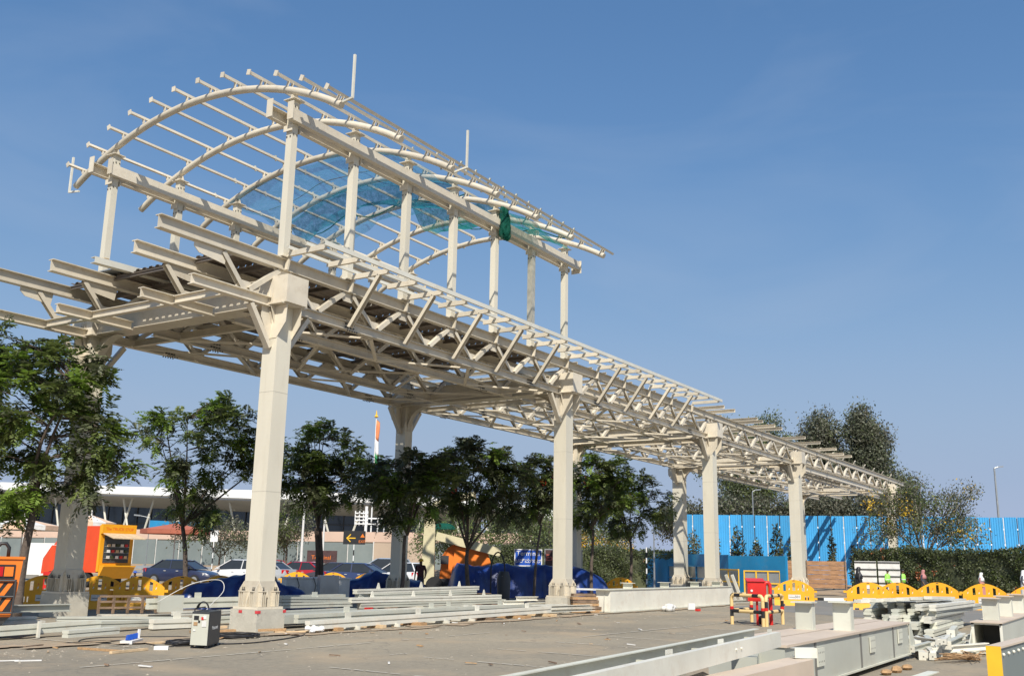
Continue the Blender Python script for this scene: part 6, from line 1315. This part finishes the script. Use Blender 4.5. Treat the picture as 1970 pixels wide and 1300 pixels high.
for k in range(5):
    u = .10+k*.17; part(dg_, 'hazard_stripe', MB().hexa([gp_(u+.14, -.02, .53+.0), gp_(u+.24, -.02, .53), gp_(u+.24, -.013, .53), gp_(u+.14, -.013, .53), gp_(u-.0+.0, -.02, .78), gp_(u+.09, -.02, .78), gp_(u+.09, -.013, .78), gp_(u, -.013, .78)]), 'orange')
    part(dg_, 'hazard_stripe', MB().hexa([gp_(u+.14, -.02, .82), gp_(u+.24, -.02, .82), gp_(u+.24, -.013, .82), gp_(u+.14, -.013, .82), gp_(u, -.02, 1.06), gp_(u+.09, -.02, 1.06), gp_(u+.09, -.013, 1.06), gp_(u, -.013, 1.06)]), 'orange')
for z in (.50, .80, 1.10): part(dg_, 'grille_bar', MB().tube([gp_(.06, -.05, z), gp_(.9, -.05, z)], .018, 6), 'dark')
part(dg_, 'grille_bar', MB().tube([gp_(.07, -.05, .48), gp_(.07, -.05, 1.12)], .02, 6), 'dark')
part(dg_, 'black_loop', MB().tube([gp_(.25+.0, .3, 1.55), gp_(.25, .3, 1.72), gp_(.31, .3, 1.80), gp_(.40, .3, 1.80), gp_(.46, .3, 1.72), gp_(.46, .3, 1.55)], .035, 8), 'black', smooth=True)

# ------------------------------------------------------------------ welding set and small things
wl = thing('welding_set', 'grey and black welding set standing on the pavement by the near column', 'welding machine', (13.1, 14.9, 0))
fw_ = (Vector((12.77, 14.58, 0))-Vector((12.66, 14.92, 0))).normalized(); sw = Vector((13.42, 15.02, 0))-Vector((12.77, 14.58, 0)); Ls = sw.length; sw.normalize(); ow = Vector((12.66, 14.92, 0)); Wf = .36
def wp(u, v, z): p = ow+fw_*u+sw*v; return (p.x, p.y, z)
part(wl, 'cabinet', MB().hexa([wp(0, 0, .05), wp(Wf, 0, .05), wp(Wf, Ls, .05), wp(0, Ls, .05), wp(0, 0, .64), wp(Wf, 0, .64), wp(Wf, Ls, .64), wp(0, Ls, .64)]), 'dark')
part(wl, 'front_panel', MB().hexa([wp(.01, -.02, .06), wp(Wf-.01, -.02, .06), wp(Wf-.01, -.002, .06), wp(.01, -.002, .06), wp(.01, -.02, .60), wp(Wf-.01, -.02, .60), wp(Wf-.01, -.002, .60), wp(.01, -.002, .60)]), 'loose')
part(wl, 'side_panel', MB().hexa([wp(Wf+.002, .02, .08), wp(Wf+.012, .02, .08), wp(Wf+.012, Ls-.02, .08), wp(Wf+.002, Ls-.02, .08), wp(Wf+.002, .02, .61), wp(Wf+.012, .02, .61), wp(Wf+.012, Ls-.02, .61), wp(Wf+.002, Ls-.02, .61)]), 'hoard_dark')if 'hoard_dark' in M else part(wl, 'side_panel', MB().hexa([wp(Wf+.002, .02, .08), wp(Wf+.012, .02, .08), wp(Wf+.012, Ls-.02, .08), wp(Wf+.002, Ls-.02, .08), wp(Wf+.002, .02, .61), wp(Wf+.012, .02, .61), wp(Wf+.012, Ls-.02, .61), wp(Wf+.002, Ls-.02, .61)]), 'dark')
for k, (u, z, w2, h2, mm) in enumerate(((.05, .50, .10, .07, 'black'), (.20, .50, .05, .05, 'red'), (.05, .40, .08, .06, 'wood'), (.22, .38, .09, .10, 'offwhite'), (.24, .52, .06, .05, 'white'), (.05, .30, .05, .03, 'offwhite'), (.14, .45, .04, .04, 'black'))):
    part(wl, 'dial' if k in (0, 6) else 'control', MB().hexa([wp(u, -.03, z), wp(u+w2, -.03, z), wp(u+w2, -.021, z), wp(u, -.021, z), wp(u, -.03, z+h2), wp(u+w2, -.03, z+h2), wp(u+w2, -.021, z+h2), wp(u, -.021, z+h2)]), mm)
tp = ow+fw_*(Wf+.014)+sw*(Ls*.5); textpart(wl, 'brand_lettering', 'Panasonic', .10, (tp.x-13.1, tp.y-14.9, .35), (math.pi/2, 0, math.atan2(sw.y, sw.x)), 'white', .001)
part(wl, 'handle', MB().tube([wp(.03, .05, .64), wp(.03, .05, .69), wp(.03, Ls-.05, .69), wp(.03, Ls-.05, .64)], .012, 6), 'black')
for u, v in ((.04, .04), (Wf-.04, .04), (Wf-.04, Ls-.06), (.04, Ls-.06)): part(wl, 'foot', MB().tube([wp(u, v, 0), wp(u, v, .048)], .03, 8), 'black')
mk2 = MB(); 
for q in range(2):
    rg = []
    for k in range(7):
        a = math.pi*k/6; rg.append([wp(.10+.12*math.cos(t)*(1-.02*k)+.05, .12+.16*k/6, .67+.13*math.sin(t)*(1-.15*abs(k-3)/3)*1.0+.02) for t in [math.pi*j/8 for j in range(9)]])
mk2.loft(rg, closed=False, cap=False); hm_ = solid('welding_mask', mk2, 'black', 'black welding mask lying on top of the welding set', 'mask', wp(.15, .2, .64), smooth=True)
def cable(label, pts, r_=.014, m='black', name='cable'):
    # smooth the path
    P = [Vector(p) for p in pts]; out = []
    for i in range(len(P)-1):
        p0 = P[max(i-1, 0)]; p1 = P[i]; p2 = P[i+1]; p3 = P[min(i+2, len(P)-1)]
        for k in range(6):
            t = k/6; out.append(.5*((2*p1)+(-p0+p2)*t+(2*p0-5*p1+4*p2-p3)*t*t+(-p0+3*p1-3*p2+p3)*t**3))
    out.append(P[-1]); return solid(name, MB().tube(out, r_, 6), m, label, 'cable', tuple(P[0]), 'cables lying on the pavement', smooth=True)
def coil(label, x, y, r_, turns, seed, m='black'):
    q = random.Random(seed); P = []
    for k in range(turns*10):
        a = 2*math.pi*k/10; rr_ = r_*(1+.22*math.sin(a*.37+seed)+q.uniform(-.05, .05)); P.append((x+rr_*math.cos(a), y+rr_*.8*math.sin(a), .018+.010*(k//10)+.01*q.random()))
    return cable(label, P, .013, m)
coil('black cable coil left of the welding set', 13.15, 15.75, .26, 5, 1); coil('coil of black cable on the pavement right of the welding set', 14.95, 16.15, .40, 6, 2)
coil('small cable twist standing against the welding set', 12.95, 15.45, .18, 4, 5)
cable('thin black cable looping from the socket board to the coil', [(12.3, 16.4, .015), (12.0, 17.2, .015), (12.9, 17.9, .015), (14.2, 17.1, .015), (14.0, 16.2, .015), (13.3, 15.9, .02)], .010)
cable('thin cable from the socket board passing the cardboard', [(12.75, 16.4, .015), (12.6, 15.9, .015), (12.45, 15.4, .015), (12.9, 15.2, .015)], .010)
cable('cable running right from the welding set past the coil', [(13.5, 15.1, .015), (14.2, 14.9, .015), (15.6, 15.3, .015), (16.6, 15.9, .015), (16.0, 16.3, .015), (15.2, 16.3, .015)], .013)
cable('grey looped cable sticking up left of the near column', [(16.6, 20.9, .5), (17.2, 20.4, .95), (17.9, 20.2, 1.05), (17.9, 20.0, .8), (17.2, 19.6, .5), (16.6, 19.3, .2)], .009, 'offwhite')
es = thing('socket_board', 'white socket board with blue plugs on the pavement', 'extension socket', (12.6, 16.5, 0))
part(es, 'board', MB().bar((12.33, 16.28, .04), (12.88, 16.68, .04), .22, .06), 'offwhite')
for k in range(4):
    x = 12.40+k*.14; y = 16.33+k*.10; part(es, 'blue_plug', MB().bar((x, y, .072), (x+.03, y+.02, .16), .06, .06, (1, 0, 0)), 'sign_blue')
part(es, 'white_plug', MB().bar((12.85, 16.62, .072), (12.87, 16.63, .24), .04, .04, (1, 0, 0)), 'white')
piece('bar', (11.20, 16.05, .02), (11.35, 15.05, .02), .035, .07, 'brown plank, left one of two on the pavement', None, 'wood', name='plank')
piece('bar', (11.02, 14.92, .025), (11.85, 15.06, .025), .04, .06, 'pale plank, right one of two on the pavement', None, 'wood_pale', name='plank')
piece('bar', (12.05, 15.12, .03), (12.22, 14.95, .03), .06, .13, 'small white box lying left of the welding set', None, 'white', name='small_box')
piece('bar', (12.68, 16.10, .02), (13.05, 16.08, .02), .03, .14, 'torn piece of brown cardboard near the socket board', None, 'wood_pale', name='cardboard')
piece('bar', (10.75, 16.95, .015), (11.16, 17.06, .02), .025, .05, 'thin dark stick lying on the pavement at the left', None, 'wood_brown', name='stick')
piece('bar', (9.3, 14.88, .012), (9.62, 14.68, .012), .015, .08, 'strip of white and red tape at the lower left corner', None, 'offwhite', name='tape_strip')
piece('bar', (9.05, 15.1, .012), (9.35, 14.84, .02), .012, .06, 'crumpled pinkish tape at the lower left corner', None, 'offwhite', name='tape_strip')
for k, (a, b, lab) in enumerate((((16.05, 16.75, .07), (16.5, 16.35, .09), 'brown timber offcut leaning on the near column plinth'), ((16.3, 16.5, .03), (17.1, 16.0, .03), 'pale plank in front of the near column plinth'), ((15.0, 17.7, .04), (15.9, 17.3, .05), 'timber pieces left of the near column plinth'), ((15.2, 17.5, .11), (15.8, 17.5, .12), 'short plank on the timber left of the near column plinth'))):
    piece('bar', a, b, .05, .12, lab, None, 'wood' if k % 2 == 0 else 'wood_pale', name='plank')
rg_ = random.Random(9); rag = MB()
for k in range(14): rag.sphere((17.0+rg_.uniform(-.22, .22), 16.05+rg_.uniform(-.15, .15), .05+rg_.uniform(0, .08)), (rg_.uniform(.05, .11), rg_.uniform(.05, .1), rg_.uniform(.03, .07)), 6, 4)
solid('white_rags', rag, 'white', 'crumpled white rags beside the near column plinth', 'rags', (17, 16.05, 0))
for (x, y, z, w1, sx) in ((16.29-.006, 17.60, .40, .055, 0), (16.29-.006, 17.08, .40, .05, 0), (16.34, 17.07-.006, .40, .05, 1), (17.13, 17.07-.006, .40, .05, 1)):
    b_ = MB().box(x-.002, x+.002, y-w1, y+w1, z, z+.06) if not sx else MB().box(x-w1, x+w1, y-.002, y+.002, z, z+.06)
    part(bpy.data.objects['plinth'], 'red_tape', b_, 'red_tape', base=Vector((XS[0], YN, 0)))
part(bpy.data.objects['plinth.002'], 'red_tape', MB().box(31.0, 31.16, YN-.437, YN-.433, .36, .42), 'red_tape', base=Vector((XS[0], YN, 0)))
# litter and small stones: countless
r = np.random.default_rng(77); k = 2200; X = r.uniform(8, 34, k); Y = r.uniform(4, 17.5, k); nearb = r.uniform(size=k) < .5; Y = np.where(nearb, 16.3-.9*np.abs(r.normal(size=k))+(X-17)*0, Y); s_ = r.gamma(1.6, .004, k)+.004
C = np.stack([X, Y, s_*.25], 1); V = []; F = []
for i in range(k):
    a = r.uniform(0, 6.28); sx, sy, sz = s_[i]*r.uniform(.7, 1.6), s_[i], s_[i]*.6; q = len(V); ca, sa = math.cos(a), math.sin(a)
    for (px, py, pz) in ((-1, -1, -.4), (1, -.8, -.4), (.9, 1, -.4), (-1, .9, -.4), (.1, 0, 1)): V.append((C[i, 0]+ca*px*sx-sa*py*sy, C[i, 1]+sa*px*sx+ca*py*sy, max(.001, C[i, 2]+pz*sz)))
    F += [(q, q+1, q+4), (q+1, q+2, q+4), (q+2, q+3, q+4), (q+3, q, q+4)]
b_ = MB(); b_.v = V; b_.f = F; b_.m = [0]*len(F)
gv = part(None, 'gravel', b_, 'stone', base=Vector((0, 0, 0))); gv['kind'] = 'stuff'; gv['label'] = 'small stones and grit scattered over the pavement'

lt = MB(); rl = random.Random(31)
for k in range(85):
    x = rl.uniform(9, 30); y = rl.choice((rl.gauss(15.9, .5), rl.uniform(6, 16))); a = rl.uniform(0, 3.14); L = rl.uniform(.04, .22); w_ = rl.uniform(.02, .07)
    lt.bar((x, y, .02), (x+L*math.cos(a), y+L*math.sin(a), .02+rl.uniform(0, .02)), w_, rl.uniform(.006, .02), mi=rl.randrange(4))
lo_ = part(None, 'litter', lt, ['wood', 'offwhite', 'wood_brown', 'dust'], base=Vector((0, 0, 0))); lo_['kind'] = 'stuff'; lo_['label'] = 'scraps of wood, paper and card scattered over the pavement'
# ------------------------------------------------------------------ people
def person(label, loc, rot, H, top, bottom, head='cap', hm='sign_blue', pose='walk', robe=None, vest=None, shoes='black'):
    t = thing('person', label, 'person', (0, 0, 0), world=False); k = H/1.7
    st = .16 if pose == 'walk' else .03; ln = .0
    J = {'pel': (0, 0, .93), 'w': (.01, 0, 1.08), 'ch': (.02, 0, 1.28), 'nk': (.02, 0, 1.46), 'hd': (.05, 0, 1.55), 'ht': (.05, 0, 1.66), 'sl': (0, .17, 1.40), 'sr': (0, -.17, 1.40),
         'el': (.03, .24, 1.14), 'er': (-.03, -.24, 1.14), 'hl': (.20, .22, .95), 'hr': (.10, -.24, .90), 'fl_': (.26, .21, .90), 'fr_': (.15, -.24, .83),
         'pl': (0, .09, .88), 'pr': (0, -.09, .88), 'kl': (st*.7+.03, .10, .48), 'kr': (-st*.3+.03, -.10, .48), 'al': (st, .10, .08), 'ar': (-st*1.1, -.10, .08), 'tl': (st+.15, .11, .03), 'tr': (-st*1.1+.15, -.11, .03)}
    rad = {'pel': .13, 'w': .125, 'ch': .15, 'nk': .055, 'hd': .075, 'ht': .085, 'sl': .07, 'sr': .07, 'el': .043, 'er': .043, 'hl': .03, 'hr': .03, 'fl_': .028, 'fr_': .028, 'pl': .09, 'pr': .09, 'kl': .06, 'kr': .06, 'al': .04, 'ar': .04, 'tl': .035, 'tr': .035}
    E_ = [('pel', 'w'), ('w', 'ch'), ('ch', 'nk'), ('nk', 'hd'), ('hd', 'ht'), ('ch', 'sl'), ('ch', 'sr'), ('sl', 'el'), ('el', 'hl'), ('hl', 'fl_'), ('sr', 'er'), ('er', 'hr'), ('hr', 'fr_'), ('pel', 'pl'), ('pel', 'pr'), ('pl', 'kl'), ('kl', 'al'), ('al', 'tl'), ('pr', 'kr'), ('kr', 'ar'), ('ar', 'tr')]
    ks = list(J); me = bpy.data.meshes.new('body'); me.from_pydata([tuple(c*k for c in J[n_]) for n_ in ks], [(ks.index(a), ks.index(b)) for a, b in E_], [])
    tmp = bpy.data.objects.new('tmp_body', me); COL.objects.link(tmp); md = tmp.modifiers.new('skin', 'SKIN'); sv = me.skin_vertices[0].data
    for i, n_ in enumerate(ks): sv[i].radius = (rad[n_]*k, rad[n_]*k); sv[i].use_root = (n_ == 'pel')
    tmp.modifiers.new('sub', 'SUBSURF').levels = 1; dgp = bpy.context.evaluated_depsgraph_get(); m2 = bpy.data.meshes.new_from_object(tmp.evaluated_get(dgp)); bpy.data.objects.remove(tmp)
    m2.materials.clear()
    for mm in ('skin', top, bottom, shoes): m2.materials.append(M[mm])
    for p in m2.polygons:
        z = p.center.z/k; y = abs(p.center.y)/k
        p.material_index = 3 if z < .10 else 2 if z < .92 and y < .20 else 1 if (.92 <= z < 1.47 and (y < .205 or z > 1.05)) else 0
    m2.shade_smooth(); bo = bpy.data.objects.new('body', m2); COL.objects.link(bo); bo.parent = t
    hz = 1.62*k; hx = .055*k
    part(t, 'face', MB().sphere((hx+.078*k, 0, hz-.02*k), (.018*k, .014*k, .022*k), 6, 4), 'skin', smooth=True)
    if head == 'helmet':
        h_ = part(t, 'helmet', MB().sphere((hx, 0, hz+.01), (.13*k, .115*k, .13*k), 14, 6, half=True), hm, smooth=True); part(h_, 'brim', MB().tube([(hx+.02, 0, hz+.005), (hx+.02, 0, hz+.018)], .145*k, 14), hm)
    elif head == 'scarf':
        part(t, 'head_scarf', MB().loft([[((hx-.01+dx)*1+rx*math.cos(a)*k, ry*math.sin(a)*k, z*k) for a in [2*math.pi*q/14 for q in range(14)]] for dx, rx, ry, z in ((0, .02, .02, 1.76), (0, .08, .08, 1.745), (-.01, .115, .105, 1.66), (-.035, .10, .105, 1.56), (-.03, .12, .13, 1.47), (-.02, .17, .22, 1.38), (-.02, .19, .24, 1.20))]), hm, smooth=True)
    elif head == 'hair': part(t, 'hair', MB().sphere((hx-.012, 0, hz+.0), (.105*k, .10*k, .12*k), 12, 6, half=True), 'black', smooth=True)
    else:
        h_ = part(t, 'cap', MB().sphere((hx, 0, hz+.01), (.12*k, .11*k, .12*k), 14, 6, half=True), hm, smooth=True)
        part(h_, 'peak', MB().box(hx+.05, hx+.20, -.07, .07, hz+.01, hz+.03), hm)
    if robe:
        part(t, 'robe', MB().loft([[(dx*k+rx*math.cos(a)*k*(1+.05*math.sin(5*a)), ry*math.sin(a)*k, z*k) for a in [2*math.pi*q/18 for q in range(18)]] for dx, rx, ry, z in ((.02, .08, .14, 1.45), (.02, .14, .22, 1.36), (.02, .16, .24, 1.1), (.02, .18, .25, .85), (.02, .26, .27, .4), (.03, .32, .30, .05))]), robe, smooth=True)
    if vest:
        v_ = part(t, 'vest', MB().loft([[(dx*k+rx*math.cos(a)*k, ry*math.sin(a)*k, z*k) for a in [2*math.pi*q/14 for q in range(14)]] for dx, rx, ry, z in ((.02, .09, .15, 1.46), (.02, .155, .215, 1.36), (.02, .165, .215, 1.15), (.01, .155, .20, .90))]), vest, smooth=True)
        part(v_, 'reflective_band', MB().loft([[(.017*k+.171*math.cos(a)*k, .219*math.sin(a)*k, z*k) for a in [2*math.pi*q/14 for q in range(14)]] for z in (1.10, 1.15)], cap=False), 'offwhite')
    t.location = (*loc, 0); t.rotation_euler = (0, 0, rot); return t
person('worker in a yellow helmet and dark checked shirt beside the boom lift mast', (35.0, 26.9), R(-150), 1.68, 'check', 'jean', 'helmet', 'yellowp', 'stand')
person('person in a blue cap behind the yellow barrier left of the blue car', (24.0, 31.6), R(-90), 1.05, 'jean', 'jean', 'cap', 'sign_blue', 'stand')
person('person in a bright green jacket behind the right yellow barriers', (63.0, 13.6), R(-100), 1.60, 'vest_green', 'jean', 'hair', 'black', 'walk', vest='vest_green')
person('person in a dark top with green reflective vest beside the green jacket', (63.6, 12.85), R(-100), 1.62, 'jean', 'jean', 'hair', 'black', 'walk', vest='vest_green')
person('woman in a dusty pink headscarf and dark robe walking right', (62.5, 11.5), R(-95), 1.60, 'jean', 'jean', 'scarf', 'pinkish', 'walk', robe='dark')
person('woman with a pale headscarf above the third right barrier', (63.0, 8.5), R(-95), 1.50, 'pinkish', 'jean', 'scarf', 'white', 'walk', robe='pinkish')
person('woman in a white headscarf near the right picture edge', (61.5, 6.2), R(-95), 1.66, 'jean', 'jean', 'scarf', 'white', 'walk', robe='offwhite')
person('woman in a long black robe between the lone barrier and the right row', (49.5, 12.0), R(-60), 1.66, 'black', 'black', 'scarf', 'black', 'walk', robe='black')
kb = MB()
for a, b in (((44.5, 15.2), (56.0, 12.2)), ((47.5, 15.6), (58, 9.5))):
    pass
A = Vector((52.5, 15.6, 0)); B = Vector((55.5, 10.8, 0)); d = (B-A).normalized(); n = Vector((-d.y, d.x, 0)); ke = thing('kerb', 'black and white painted kerb in front of the sandy mound', 'kerb', (54, 13, 0))
for q in range(5): part(ke, 'kerb_stone', oriented(MB(), A, d, n, q*1.12, q*1.12+1.1, 0, .25, 0, .14), 'white' if q % 2 else 'black')
